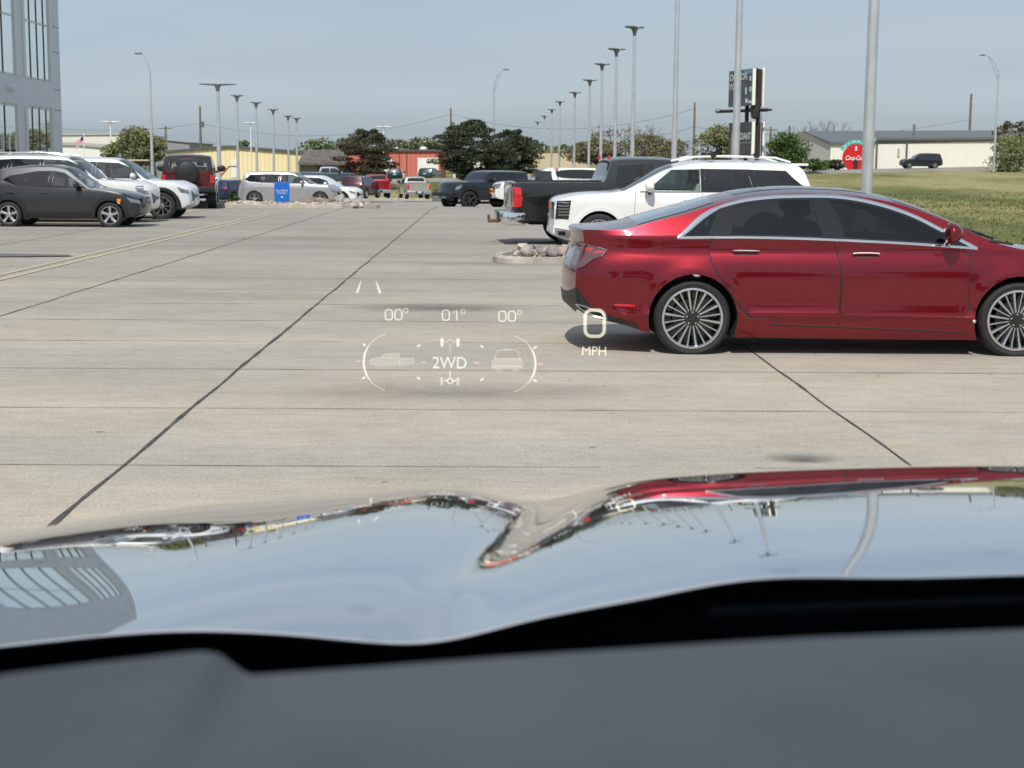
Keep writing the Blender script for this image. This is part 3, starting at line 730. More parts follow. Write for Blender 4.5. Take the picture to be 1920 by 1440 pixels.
def build_sedan():
    root = empty('red_sedan', (0.69+4.93/2, 14.30, 0), 0, 'glossy ruby red four door sedan with chrome window trim, parked side-on across the concrete', 'car')
    B = Body(SED)
    body = link('body', build_shell(B, [red, M['dark']], 110, 20), root)
    for sg in (-1, 1):
        # window trim and glass
        SG = [[(1.02,1.050),(1.10,1.122),(1.19,1.195),(1.29,1.255),(1.36,1.285),(1.30,1.19),(1.24,1.050)],
              [(1.265,1.050),(1.33,1.19),(1.395,1.298)]+catmull([(1.40,1.300),(1.57,1.345),(1.75,1.366),(2.0,1.378),(2.19,1.380)],3)+[(2.235,1.2),(2.285,1.040)],
              [(2.315,1.038),(2.26,1.2),(2.215,1.380)]+catmull([(2.22,1.380),(2.40,1.374),(2.64,1.342),(2.86,1.280),(3.06,1.203),(3.22,1.120),(3.33,1.055)],3)+[(3.355,0.996)],
              [(3.385,0.995),(3.36,1.045),(3.49,0.982)]]
        for i, poly in enumerate(SG):
            B.side_patch('side_window', poly, sed_glass, root, sg, 0.003, 0.1)
        tl = catmull([(0.965,1.036),(1.05,1.105),(1.16,1.198),(1.27,1.268),(1.38,1.313),(1.57,1.360),(1.80,1.388),(2.0,1.397),(2.21,1.400),(2.40,1.394),(2.62,1.363),(2.86,1.302),(3.06,1.228),(3.26,1.125),(3.42,1.040),(3.57,0.962)], 4)
        B.strip('window_trim', tl, lambda t: 0.030 if t > 0.25 else 0.026+0.02*math.sin(PI*(t/0.25)), M['chrome'], root, sg, 0.009, 0)
        B.strip('window_trim', [(0.96,1.037),(1.6,1.045),(2.3,1.030),(3.0,1.000),(3.58,0.962)], 0.020, M['chrome'], root, sg, 0.008)
        B.strip('window_seal', [(p[0]+0.004, p[1]-0.020) for p in tl[6:-3]], 0.026, M['gloss_black'], root, sg, 0.0055, 0)
        B.strip('window_seal', [(1.0,1.050),(1.6,1.060),(2.3,1.046),(3.0,1.016),(3.45,0.985)], 0.018, M['gloss_black'], root, sg, 0.005)
        # black pillars between the panes
        B.side_patch('pillar_cover', [(1.222,1.050),(1.285,1.19),(1.345,1.283),(1.415,1.308),(1.345,1.19),(1.28,1.050)], M['gloss_black'], root, sg, 0.004)
        B.side_patch('pillar_cover', [(2.225,1.045),(2.15,1.375),(2.32,1.378),(2.40,1.20),(2.43,1.037)][:2]+[(2.31,1.378),(2.385,1.20),(2.425,1.037)], M['gloss_black'], root, sg, 0.007)
        B.side_patch('pillar_cover', [(1.262,1.052),(1.33,1.19),(1.395,1.298),(1.50,1.325),(1.46,1.19),(1.42,1.050)], M['gloss_black'], root, sg, 0.006)
        # doors: seams are the dark gap round each panel
        rd = catmull([(1.265,1.030),(1.243,0.96),(1.250,0.86),(1.300,0.76),(1.40,0.60),(1.52,0.44),(1.66,0.325)], 4)+[(1.80,0.292)]+[(2.375,0.272),(2.382,0.50)]+catmull([(2.378,0.70),(2.350,0.88),(2.318,0.98),(2.302,1.018)], 4)
        fd = [(2.318,1.016)]+catmull([(2.335,0.97),(2.365,0.88),(2.392,0.70),(2.397,0.50)], 4)+[(2.390,0.271),(3.50,0.232)]+catmull([(3.512,0.50),(3.506,0.72),(3.492,0.86),(3.470,0.958)], 4)
        gapm = M['black']
        for poly in (rd, fd):
            d = B.side_patch('door', poly, red, root, sg, 0.0035, 0.05)
        for ln in (rd[:24], fd[:17], fd[-14:], rd[-16:-12]):
            B.strip('door_gap', ln, 0.011, gapm, root, sg, 0.0052, 0)
        B.strip('door_gap', [(1.80,0.290),(2.38,0.270),(3.505,0.230)], 0.009, gapm, root, sg, 0.0052, 3)
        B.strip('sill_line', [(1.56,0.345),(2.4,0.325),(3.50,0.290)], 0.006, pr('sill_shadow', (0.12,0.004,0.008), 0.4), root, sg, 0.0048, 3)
        # deck and bumper shut lines
        B.strip('panel_gap', [(0.34,1.050),(0.53,1.050),(0.59,1.075),(0.63,1.110)], 0.004, gapm, root, sg, 0.002, 3)
        B.strip('panel_gap', [(0.335,0.875),(0.40,0.78),(0.48,0.68),(0.53,0.655)], 0.004, gapm, root, sg, 0.002, 3)
        B.strip('panel_gap', [(3.515,0.95),(3.535,0.80),(3.53,0.50),(3.52,0.24)], 0.004, gapm, root, sg, 0.002, 3)
        # handles
        for (hx, hz) in ((1.555,0.928),(2.60,0.905)):
            poly = [(hx-0.13,hz),(hx-0.09,hz+0.026),(hx,hz+0.036),(hx+0.09,hz+0.026),(hx+0.13,hz),(hx+0.09,hz-0.028),(hx,hz-0.038),(hx-0.09,hz-0.028)]
            cup = B.side_patch('handle_cup', catmull(poly, 3, True), pr('handle_recess', (0.09,0.004,0.008), 0.3), root, sg, 0.0055, 0.05)
            B.strip('door_handle', [(hx-0.118,hz-0.004),(hx-0.05,hz+0.004),(hx+0.05,hz+0.004),(hx+0.118,hz-0.004)], lambda t: 0.008+0.030*math.sin(PI*min(1,max(0,t))), red, cup, sg, 0.030)
            B.strip('handle_chrome', [(hx-0.115,hz-0.002),(hx-0.05,hz+0.003),(hx+0.05,hz+0.003),(hx+0.115,hz-0.002)], 0.015, M['bright'], cup, sg, 0.040)
        # tail lamp, reflector, bumper insert, exhaust
        B.side_patch('tail_lamp', [(0.0,0.985),(0.10,0.950),(0.205,0.925),(0.165,0.865),(0.10,0.84),(0.05,0.775),(0.0,0.75)], M['smoke_lamp'], root, sg, 0.012, 0.025, True)
        B.strip('tail_lamp_bar', [(0.085,0.893),(0.13,0.903),(0.185,0.900)], 0.030, lampred, root, sg, 0.015, 3, True)
        B.strip('tail_lamp_bar', [(0.005,0.925),(0.04,0.925),(0.075,0.918)], 0.045, lampred, root, sg, 0.015, 3, True)
        B.strip('lamp_edge', [(0.165,0.865),(0.205,0.925),(0.12,0.948)], 0.008, M['chrome'], root, sg, 0.015, 0, True)
        B.side_patch('side_reflector', [(0.425,0.462),(0.60,0.455),(0.60,0.435),(0.425,0.442)], M['red_lamp'], root, sg, 0.006)
        B.side_patch('bumper_insert', [(0.0,0.59),(0.02,0.575),(0.06,0.50),(0.12,0.42),(0.28,0.345),(0.55,0.275),(0.54,0.242),(0.30,0.275),(0.10,0.32),(0.0,0.41)], M['black'], root, sg, 0.006, 0.05, True)
        B.strip('exhaust_trim', [(0.005,0.445),(0.05,0.385),(0.11,0.345),(0.19,0.338),(0.20,0.368),(0.13,0.400),(0.06,0.432),(0.005,0.445)], 0.014, M['satin'], root, sg, 0.020, 3, True)
        B.strip('shoulder_crease', [(0.5,0.955),(1.3,0.945),(2.4,0.920),(3.5,0.880)], 0.004, red, root, sg, 0.003, 3) if False else None
        mirror(B, root, 3.29, 1.005, red, sg, 1.12, M['chrome'])
        B.side_patch('headlamp', [(4.45,0.80),(4.62,0.80),(4.80,0.72),(4.86,0.66),(4.75,0.64),(4.55,0.70)], M['lamp'], root, sg, 0.006, 0.06)
        for (xx) in (0.78,): pass
    B.top_patch('windshield', 3.66, 2.90, (0.93,0.90), M['tint_clear'], root, 0.004)
    B.top_patch('rear_window', 0.60, 1.30, (0.90,0.84), M['tint_dark'], root, 0.004)
    B.top_patch('sunroof', 1.50, 2.70, 0.62, M['glass'], root, 0.003)
    B.strip('cowl_trim', [(3.70,1.03),(3.9,1.0)], 0.02, M['black'], root, -1, 0.01, 2)
    bl = [B.toppt(x, f, 0.02)[0] for x, f in ((3.72,-0.62),(3.68,-0.2),(3.74,0.2))]
    blade('wiper', bl, M['black'], root, 0.012)
    bl = [B.toppt(x, f, 0.02)[0] for x, f in ((3.76,0.1),(3.72,-0.35),(3.78,-0.75))]
    blade('wiper', bl, M['black'], root, 0.011)
    # brake lamp strip and rear plate on the boot
    B.end_patch('bumper_insert', [(-0.745,0.42),(-0.6,0.37),(0.6,0.37),(0.745,0.42),(0.745,0.585),(-0.745,0.585)], M['black'], root, True, 0.007, 0.1)
    B.end_patch('tail_lamp', [(-0.74,0.975),(-0.74,0.77),(-0.5,0.80),(0.5,0.80),(0.74,0.77),(0.74,0.975)], M['smoke_lamp'], root, True, 0.012, 0.04)
    # cabin
    seats(B, root, (2.55,), M['seat'], 0.62); seats(B, root, (1.85,), M['seat'], 0.58, h=0.46)
    MB().bbox(3.0-B.L/2, 3.5-B.L/2, -0.72, 0.72, 0.6, 0.97, 0.06).build('dashboard', M['dark'], root, 40)
    MB().tube([(2.86-B.L/2+0.05*math.cos(a), 0.38+0.18*math.cos(a+1.57), 0.90+0.17*math.sin(a+1.57)) for a in [2*PI*i/24 for i in range(25)]], 0.015, 8, cap=False).build('steering_wheel', M['dark'], root, 60)
    mm = MB().bbox(2.98-B.L/2, 3.01-B.L/2, -0.13, 0.13, 1.20, 1.26, 0.012); mm.build('cabin_mirror', M['black'], root, 40)
    # underbody and exhaust
    MB().box(1.0-B.L/2, 4.2-B.L/2, -0.62, 0.62, 0.17, 0.24).build('underbody', M['dark'], root)
    mm = MB().lathe([(0.02,0.0),(0.024,0.004),(0.024,0.02)], 20, 'Y')
    add_wheels(B, root, dict(t='multi', hub=0.072, capm=1), [M['alloy'], M['gloss_black']], 0.262, 0.235)
    # small chrome emblem at the front wing
    p, n = B.side(3.565, 0.335, -1, 0.006)
    MB().lathe([(0.001,-0.006),(0.012,-0.004),(0.016,0.0)], 10, 'Y', o=tuple(p)).build('wing_emblem', M['chrome'], root, 60)
    return root
build_sedan()

# ---- generic builders --------------------------------------------
def prof_std(h):   # h: belt height
    return [(0.18,0.90),(0.26,0.95),(0.34,0.972),(0.42,0.978),(h*0.55,0.985),(h*0.78,1.0),(h*0.88,0.992),(h*0.96,0.965),(h*1.05,0.95),(h*1.4,0.93)]
def suv_spec(L=4.9, W=0.96, H=1.75, wr=0.37, rear=0.95, front=0.88, hood=1.10, nose=0.95, cowl=1.25, wtop=2.1, rt=0.30, belt=1.12, sill=0.24, tumble=0.36, glass=None, cabin=True, ra=None, hoodf=None, er=None):
    xc = L-cowl; xt = L-wtop
    return dict(L=L, W=W, wheels=(rear, L-front), wr=wr, ra=ra or wr+0.045, az=0.0, kr=0.14, kf=0.22, lr=0.6, p=3.0, flare=0.0,
      top=[(0,H*0.60),(0.04,H*0.635),(0.12,H*0.74),(rt,H*0.955),(rt+0.12,H*0.975),(L*0.35,H),(L*0.5,H*0.998),(xt,H*0.965),((xt+xc)/2,(H*0.965+hood)/2+0.015),(xc,hood+0.01),(xc+0.12,hood-0.01),(L-0.45,(hood+nose)/2+0.035),(L-0.15,nose+0.015),(L-0.04,nose-0.04),(L,nose-0.12)],
      crown=[(0,0.03),(rt,0.05),(L*0.4,0.065),(xt,0.06),(xc-0.1,0.05),(xc,0.035),(L-0.5,0.045),(L,0.05)],
      bot=[(0,0.50),(0.06,0.40),(0.3,0.32),(rear,sill+0.02),(rear+0.5,sill),(L-front-0.5,sill),(L-0.3,sill+0.02),(L-0.05,sill+0.1),(L,sill+0.16)],
      belt=[(0,belt+0.05),(L*0.3,belt+0.03),(xt,belt),(xc,belt-0.04),(L-0.5,nose-0.02),(L,nose-0.2)],
      plan=[(0,0.80),(0.06,0.88),(0.2,0.94),(0.6,0.985),(1.5,1.0),(L-1.5,1.0),(L-0.6,0.97),(L-0.2,0.90),(L-0.05,0.82),(L,0.76)],
      prof=prof_std(belt), tumble=tumble, tumble2=0.1,
      er=er or [(0.3,0.08),(0.5,0.0),(0.8,0.02),(1.1,0.06),(1.4,0.08)], ef=[(0.3,0.06),(0.5,0.0),(0.8,0.02),(1.1,0.08)],
      cabin=(0.55, L-cowl-0.02, 0.62) if cabin else None, glass=glass or [],
      screens=[(xc-0.03, xt-0.02, (0.93,0.90)), (0.08, rt-0.02, (0.86,0.84))] if cabin else [])
def pickup_spec(L=5.85, W=1.0, H=1.82, wr=0.41, rear=1.25, front=1.0, bedx=1.95, bedz=1.30, hood=1.27, nose=1.17, belt=1.21, sill=0.38, crew=True, bedfloor=0.95):
    xc = L-1.62; xt = xc-0.72
    return dict(L=L, W=W, wheels=(rear, L-front), wr=wr, ra=wr+0.06, az=0.02, kr=0.02, kf=0.15, lr=0.5, p=3.4, flare=0.0,
      top=[(0,bedz-0.02),(0.03,bedz),(bedx-0.10,bedz+0.02),(bedx-0.085,bedz+0.025),(bedx-0.06,bedz+0.06),(bedx+0.06,H*0.955),(bedx+0.14,H*0.985),(bedx+0.7,H),(xt-0.4,H*0.995),(xt,H*0.965),((xt+xc)/2,(H*0.965+hood)/2+0.02),(xc,hood+0.01),(xc+0.1,hood),(L-0.5,(hood+nose)/2+0.03),(L-0.10,nose+0.01),(L-0.03,nose-0.05),(L,nose-0.13)],
      crown=[(0,0.02),(bedx-0.1,0.02),(bedx+0.1,0.06),(bedx+0.8,0.06),(xt,0.06),(xc,0.04),(L-0.5,0.05),(L,0.06)],
      bot=[(0,0.55),(0.06,0.50),(rear,sill+0.12),(rear+0.6,sill+0.06),(bedx,sill),(L-front-0.6,sill),(L-0.3,sill+0.02),(L,sill+0.08)],
      belt=[(0,bedz-0.05),(bedx,belt),(xc,belt),(L-0.6,nose-0.05),(L,nose-0.2)],
      plan=[(0,0.97),(0.05,0.985),(0.2,0.99),(L-1.0,1.0),(L-0.3,0.97),(L-0.08,0.90),(L,0.84)],
      prof=[(0.3,0.93),(0.42,0.955),(0.55,0.965),(0.8,0.975),(1.0,0.985),(1.12,0.98),(belt,0.955),(1.5,0.95)], tumble=0.30, tumble2=0.1,
      er=[(0.5,0.0),(1.4,0.0)], ef=[(0.4,0.04),(0.6,0.0),(1.0,0.01),(1.3,0.06)],
      bed=(0.07, bedx-0.14, bedfloor) if bedfloor else None, glass=[], cabin=(bedx+0.02, xc-0.03, 0.80), screens=[(xc-0.03, xt-0.02, (0.93,0.90))])
def quad(x0, x1, z0, z1, sl0=0.0, sl1=0.0):
    return [(x0,z0),(x1,z0),(x1+sl1,z1),(x0+sl0,z1)]
MESHES = {}
def doorlines(B, root, xs, zt, zb, both=False):
    for x in xs:
        for sg in ((-1, 1) if both else (-1,)):
            B.strip('door_gap', [(x,zt),(x+0.01,(zt+zb)/2),(x-0.01,zb)], 0.008, M['black'], root, sg, 0.003, 2)
def cladding(B, root, w_=0.09, near=(-1, 1), mat=None):
    """arch cladding ring pieces and sill"""
    mat = mat or M['black']
    for sg in near:
        for xw in B.wh:
            a0, a1 = -0.25, PI+0.25; n = 22; o = []; i_ = []
            for k in range(n+1):
                a = a0+(a1-a0)*k/n
                o.append((xw+(B.ra+w_)*math.cos(a), B.wz+(B.ra+w_)*math.sin(a))); i_.append((xw+(B.ra+0.001)*math.cos(a), B.wz+(B.ra+0.001)*math.sin(a)))
            o = [(x, max(z, B.bot(x)+0.01)) for x, z in o]; i_ = [(x, max(z, B.bot(x)+0.005)) for x, z in i_]
            B.side_patch('arch_cladding', o+i_[::-1], mat, root, sg, 0.014, 0.12)
        x0, x1 = B.wh[0]+B.ra+w_*0.9, B.wh[1]-B.ra-w_*0.9
        B.side_patch('sill_cladding', [(x0,B.bot(x0)+0.01),(x1,B.bot(x1)+0.01),(x1,B.bot(x1)+0.17),(x0,B.bot(x0)+0.17)], mat, root, sg, 0.012, 0.15)
def finish(B, root, mats_glass, glass, near=(-1, 1), screens=True, gm_screen=None):
    for sg in near:
        for i, poly in enumerate(glass):
            B.side_patch('side_window', poly, mats_glass[i], root, sg, 0.003, 0.16)
    if screens:
        for j, (x0, x1, f) in enumerate(B.sp.get('screens', [])):
            B.top_patch('windshield' if x0 > x1 else 'rear_window', x0, x1, f, (gm_screen or [M['tint_clear'], M['tint_dark']])[min(j,1)], root, 0.004, 8, 10)

# ---- white three-row SUV (faces left) -----------------------------
white = paint('white_paint', (0.78,0.78,0.765), 0.0, 0.3)
pearl = paint('pearl_white', (0.74,0.75,0.76), 0.05, 0.3)
def build_white_suv():
    G = [[(3.32,1.185),(2.85,1.575),(2.30,1.590),(2.30,1.180)],[(2.24,1.180),(2.24,1.590),(1.45,1.585),(1.33,1.195)],[(1.26,1.20),(1.36,1.580),(0.74,1.565),(0.40,1.285),(0.55,1.23)]]
    Gc = [shrink(g_, 0.95) for g_ in G]
    sp = suv_spec(5.08, 0.985, 1.74, 0.385, 1.12, 0.93, 1.175, 1.06, 1.28, 2.28, 0.40, 1.165, 0.25, 0.30, Gc, True, 0.43)
    sp['top'] = [(0,1.10),(0.04,1.16),(0.14,1.36),(0.34,1.62),(0.46,1.68),(0.8,1.735),(1.6,1.755),(2.3,1.745),(2.62,1.70),(2.92,1.62),(3.36,1.40),(3.80,1.195),(3.92,1.175),(4.4,1.150),(4.80,1.10),(4.97,1.06),(5.05,0.99),(5.08,0.92)]
    sp['ef'] = [(0.2,0.10),(0.3,0.03),(0.45,0.0),(0.6,0.02),(1.0,0.02),(1.1,0.06)]; sp['kf'] = 0.12
    sp['plan'] = [(0,0.82),(0.06,0.89),(0.2,0.95),(0.6,0.985),(1.5,1.0),(4.0,1.0),(4.6,0.99),(4.9,0.955),(5.03,0.91),(5.08,0.87)]
    root = empty('white_suv', (3.605, 29.35, 0), PI, 'white three-row suv with boxy vertical headlamps, facing left behind the red sedan', 'car')
    root.location.x = 1.12+5.08/2
    B = Body(sp)
    link('body', build_shell(B, [white, M['dark']], 70, 14), root)
    gm = [M['tint_clear'], M['tint_dark'], M['tint_dark']]
    # facing left: image-near side is local +y
    finish(B, root, gm, G, (1, -1))
    for sg in (1, -1):
        B.side_patch('pillar_cover', [(2.30,1.185),(2.31,1.590),(2.24,1.590),(2.23,1.185)], M['gloss_black'], root, sg, 0.005)
        B.side_patch('pillar_cover', [(1.33,1.20),(1.45,1.585),(1.36,1.580),(1.25,1.20)], M['gloss_black'], root, sg, 0.005)
        B.strip('window_trim', [(3.42,1.165),(2.6,1.168),(1.4,1.185),(0.60,1.215),(0.38,1.27)], 0.018, M['gloss_black'], root, sg, 0.006)
        # headlamp stack: dark block with horizontal light bars
        lampb = B.side_patch('headlamp', [(4.72,1.00),(5.03,0.985),(5.06,0.66),(4.78,0.66)], M['gloss_black'], root, sg, 0.016, 0.03, True)
        for z in (0.955,0.90,0.845,0.79,0.735):
            B.strip('lamp_bar', [(4.77,z),(4.87,z),(4.96,z),(5.01,z)], 0.022, M['satin'], lampb, sg, 0.026, 4, True)
        B.side_patch('lower_bumper', [(4.70,0.46),(5.05,0.50),(5.05,0.36),(4.76,0.27)], M['satin'], root, sg, 0.016, 0.03, True)
        B.side_patch('fog_lamp', [(4.84,0.44),(4.99,0.44),(4.99,0.37),(4.84,0.36)], M['gloss_black'], root, sg, 0.022, 0.03, True)
        n = 18; o = [(4.15+0.50*math.cos(PI*k/n-0.05), 0.385+0.50*math.sin(PI*k/n-0.05)) for k in range(n+1)]; i_ = [(4.15+0.432*math.cos(PI*k/n-0.05), 0.385+0.432*math.sin(PI*k/n-0.05)) for k in range(n+1)]
        B.side_patch('arch_flare', o+i_[::-1], white, root, sg, 0.020, 0.12)
        B.side_patch('arch_flare', [(x-4.15+1.12,z) for x, z in o+i_[::-1]], white, root, sg, 0.020, 0.12)
        doorlines(B, root, [], 1, 1)
        for xs_ in (3.50, 2.27, 1.30): B.strip('door_gap', [(xs_,1.15),(xs_+0.015,0.8),(xs_,0.32)], 0.007, M['black'], root, sg, 0.003, 3)
        for hx in (2.52, 1.52): B.strip('door_handle', [(hx-0.13,1.03),(hx+0.09,1.03)], 0.035, white, root, sg, 0.03, 2)
        mirror(B, root, 3.22, 1.15, white, sg, 1.35)
        yr = 0.62*sg
        MB().tube([(0.62-2.54, yr, 1.72),(0.9-2.54, yr, 1.80),(1.8-2.54, yr*1.02, 1.825),(2.4-2.54, yr*1.02, 1.805),(2.68-2.54, yr, 1.73)], 0.02, 8).build('roof_rail', white, root, 60)
        B.side_patch('tail_lamp', [(0.0,1.10),(0.06,1.12),(0.08,0.80),(0.0,0.76)], M['red_lamp'], root, sg, 0.006, 0.1, True)
        for x in (1.25, 2.05):
            mb = MB(); mb.tube([(x-2.54, yr*0.97, 1.80),(x-2.54, yr*0.97, 1.845)], 0.05, 14); mb.tube([(x-2.54-0.0, yr*0.90, 1.845),(x-2.54, yr*1.08, 1.845)], 0.055, 16); mb.build('rack_mount', M['black'], root, 40)
    for x in (1.25, 2.05): MB().bbox(x-2.54-0.035, x-2.54+0.035, -0.6, 0.6, 1.835, 1.86, 0.008).build('crossbar', M['black'], root, 40)
    MB().bbox(0.28-2.54, 0.62-2.54, -0.62, 0.62, 1.655, 1.70, 0.012).build('spoiler', white, root, 40)
    MB().bbox(0.30-2.54, 0.48-2.54, -0.5, 0.5, 1.60, 1.655, 0.01).build('spoiler_base', M['black'], root, 40)
    B.end_patch('grille', [(-0.80,0.97),(0.80,0.97),(0.80,0.66),(-0.80,0.66)], M['gloss_black'], root, False, 0.014, 0.08)
    seats(B, root, (2.65, 1.6), M['seat_light'], 0.78)
    MB().bbox(3.15-2.54, 3.6-2.54, -0.78, 0.78, 0.64, 1.10, 0.06).build('dashboard', M['seat'], root, 40)
    add_wheels(B, root, dict(t='pair', k=5), [M['alloy'], M['gloss_black']], 0.27, 0.25)
    MB().box(0.5-2.54, 4.5-2.54, -0.7, 0.7, 0.22, 0.3).build('underbody', M['dark'], root)
build_white_suv()

# ---- dark pickup with crew cab (tail to the left) ------------------
graph = paint('dark_olive_metallic', (0.010,0.011,0.010), 0.3, 0.28)
def pickup(name, label, col, loc, rz, sp=None, near=(-1, 1), tail=True, plate=None, rims=None, bedcover=False, cat='pickup truck', group=None, cap=None, detail=True):
    sp = sp or pickup_spec(); B = Body(sp); L = B.L; xc = L-1.62; xt = xc-0.72; bx = [p[0] for p in sp['top']][2]+0.10
    H = max(p[1] for p in sp['top']); belt = sp['belt'][1][1]
    Gc = [[(bx+0.16,belt+0.04),(bx+0.22,H-0.20),(bx+0.93,H-0.17),(bx+0.93,belt+0.04)],[(bx+1.03,belt+0.04),(bx+1.03,H-0.17),(xt-0.02,H-0.19),(xc-0.30,belt+0.10),(xc-0.30,belt+0.04)]]
    sp['glass'] = Gc
    root = empty(name, loc, rz, label, cat, group)
    if not detail: sp['cabin'] = None; sp['screens'] = [(xc-0.03, xt-0.02, (0.93,0.90))]
    link('body', build_shell(B, [col, M['dark']], 60 if detail else 36, 12 if detail else 8), root)
    G = [[(p[0]+dx, p[1]+dz) for p, (dx, dz) in zip(poly, [(-0.01,-0.01),(-0.01,0.01),(0.01,0.01),(0.01,0.01),(0.01,-0.01)] if len(poly) == 5 else [(-0.01,-0.01),(-0.01,0.01),(0.01,0.01),(0.01,-0.01)])] for poly in Gc]
    gm = [M['tint_dark'], M['tint_mid']] if detail else [M['glass']]*2
    finish(B, root, gm, G, near, True, [M['tint_clear'] if detail else M['glass'], M['glass']])
    # back window of the cab
    B.top_patch('rear_window', bx-0.035, bx+0.035, (0.80,0.78), M['glass'], root, 0.006, 4, 8)
    for sg in near:
        B.side_patch('tail_lamp', [(0.0,0.79),(0.15,0.79),(0.18,0.95),(0.15,1.17),(0.0,1.19)], M['red_lamp'], root, sg, 0.01, 0.1, True)
        B.side_patch('headlamp', [(L-0.35,1.12),(L-0.0,1.06),(L-0.0,0.86),(L-0.22,0.92)], M['lamp'], root, sg, 0.012, 0.035, True)
        if detail:
            for x in (bx+0.10, bx+1.0, xc-0.10): B.strip('door_gap', [(x,belt-0.02),(x,0.8),(x-0.01,0.42)], 0.010, M['black'], root, sg, 0.003, 2)
            B.strip('door_gap', [(bx-0.09,1.34),(bx-0.09,0.9),(bx-0.09,0.46)], 0.016, M['black'], root, sg, 0.003, 2)
            for hx in (bx+0.28, bx+1.22): B.strip('door_handle', [(hx-0.11,1.13),(hx+0.11,1.13)], 0.035, M['chrome'] if sg else col, root, sg, 0.03, 2)
        mirror(B, root, xc-0.42, belt+0.03, M['black'], sg, 1.5)
        if tail: B.end_patch('tail_lamp', [(sg*0.80,0.79),(sg*0.955,0.79),(sg*0.955,1.19),(sg*0.82,1.19)], M['red_lamp'], root, True, 0.012)
    B.end_patch('tailgate', [(-0.76,0.70),(0.76,0.70),(0.76,1.25),(-0.76,1.25)], col, root, True, 0.018, 0.3)
    bmp = MB().bbox(-0.20-L/2, 0.26-L/2, -1.0, 1.0, 0.42, 0.68, 0.03).build('rear_bumper', M['chrome'] if detail else M['satin'], root, 40)
    MB().bbox(-0.212-L/2, -0.06-L/2, -0.30, 0.30, 0.46, 0.66, 0.01).build('bumper_recess', M['black'], bmp, 40)
    if plate is not None: MB().bbox(-0.23-L/2, -0.205-L/2, -0.16, 0.16, 0.50, 0.65, 0.004).build('number_plate', plate, root)
    B.end_patch('grille', [(-0.70,1.08),(0.70,1.08),(0.66,0.72),(-0.66,0.72)], M['gloss_black'], root, False, 0.012, 0.3)
    MB().bbox(L/2-0.12, L/2+0.06, -0.95, 0.95, 0.45, 0.66, 0.04).build('front_bumper', M['chrome'], root, 40)
    MB().box(0.4-L/2, L/2-0.5, -0.55, 0.55, 0.42, 0.55).build('chassis', M['dark'], root)
    add_wheels(B, root, dict(t='wide', k=6), rims or [M['alloy'], M['gloss_black']], 0.24, 0.27)
    if cap:
        mb = MB(); x0, x1 = 0.05-L/2, bx-0.12-L/2; z0, z1 = 1.305, 1.82; yb, yt = 0.90, 0.76
        P = []
        for x, q in ((x0, 0), (x0+0.22, 1), (x1, 1)):
            zt = z0+0.02 if q == 0 else z1
            yy_ = yb if q == 0 else yt
            P.append([(x,-yb,z0),(x,-yy_-0.03*q,zt-0.10*q),(x,-yy_+0.06,zt),(x,yy_-0.06,zt),(x,yy_+0.03*q,zt-0.10*q),(x,yb,z0)])
        vs = sum(P, []); fs = []
        for i in range(2):
            for k in range(6): fs.append((i*6+k, i*6+(k+1) % 6, (i+1)*6+(k+1) % 6, (i+1)*6+k))
        fs += [tuple(range(6))[::-1], tuple(12+k for k in range(6))]
        c = mb.add(vs, fs).build('bed_cap', cap, root, 30, True)
        for sg in (-1, 1):
            w_ = [(x0+0.40,1.38),(x0+0.55,1.70),(x1-0.12,1.72),(x1-0.12,1.38)]; w_ = catmull(w_, 4, True)
            vs = []
            for (x, z) in w_:
                y = yb+(yt+0.03-yb)*(z-z0)/(z1-0.10-z0); vs.append((x, sg*(y+0.008), z))
            n = len(vs); v2 = [(x, y-sg*0.02, z) for x, y, z in vs]
            MB().add(vs+v2, [tuple(range(n)), tuple(range(2*n-1, n-1, -1))]+[(i, n+i, n+(i+1) % n, (i+1) % n) for i in range(n)]).build('cap_window', M['glass'], c, 30, True)
    return root, B
r, B = pickup('pickup_truck', 'black crew cab pickup with chrome rear bumper, tail towards the lane behind the white suv', graph, (0.40+5.85/2*0.99, 32.6, 0), R(5.0))
r.location.x = 0.42+2.92
PX0 = -B.L/2
# hitch under the dark pickup's bumper
h_ = MB().bbox(PX0-0.42, PX0+0.1, -0.04, 0.04, 0.44, 0.51, 0.008); h_.tube([(PX0-0.40,0,0.5),(PX0-0.40,0,0.60)], 0.03, 10); h_.build('tow_hitch', pr('rust', (0.14,0.06,0.04), 0.8), r, 40)
# cargo liner edge along the bed
MB().bbox(PX0+0.05, PX0+1.82, -0.93, -0.86, 1.31, 1.335, 0.01).build('bed_rail', M['black'], r, 40)
for sg in (-1, 1): MB().tube([(PX0+2.0, sg*0.62, 1.76),(PX0+2.0, sg*0.62, 1.84)], 0.03, 8).build('cab_light', M['red_lamp'], r, 40)

whiteish = paint('aged_white', (0.72,0.72,0.70), 0.0, 0.4)
capsp = pickup_spec(L=5.6, W=0.97, H=1.86, bedx=2.75, bedz=1.30, hood=1.22, nose=1.12, belt=1.20)
r, B = pickup('pickup_truck', 'white pickup with a windowed bed cap and orange bars on its nose', whiteish, (0.22+2.8, 71.5, lotz(71)+0.02), R(180+2), sp=capsp, cap=whiteish)
for z in (0.62, 0.78): MB().bbox(B.L/2+0.0, B.L/2+0.09, -0.93, 0.93, z, z+0.08, 0.01).build('marker_bar', pr('orange_paint', (0.80,0.25,0.04), 0.5), r, 40)
pickup('pickup_truck', 'white pickup whose sloping windshield peeks out left of the capped white one', white, (3.75, 77.5, lotz(77)+0.02), R(-178), detail=True)
blue_dark = paint('navy_paint', (0.012,0.017,0.028), 0.4, 0.35)
navy = paint('slate_blue_paint', (0.055,0.085,0.115), 0.5, 0.35)
candy = paint('cherry_paint', (0.30,0.010,0.018), 0.5, 0.3)
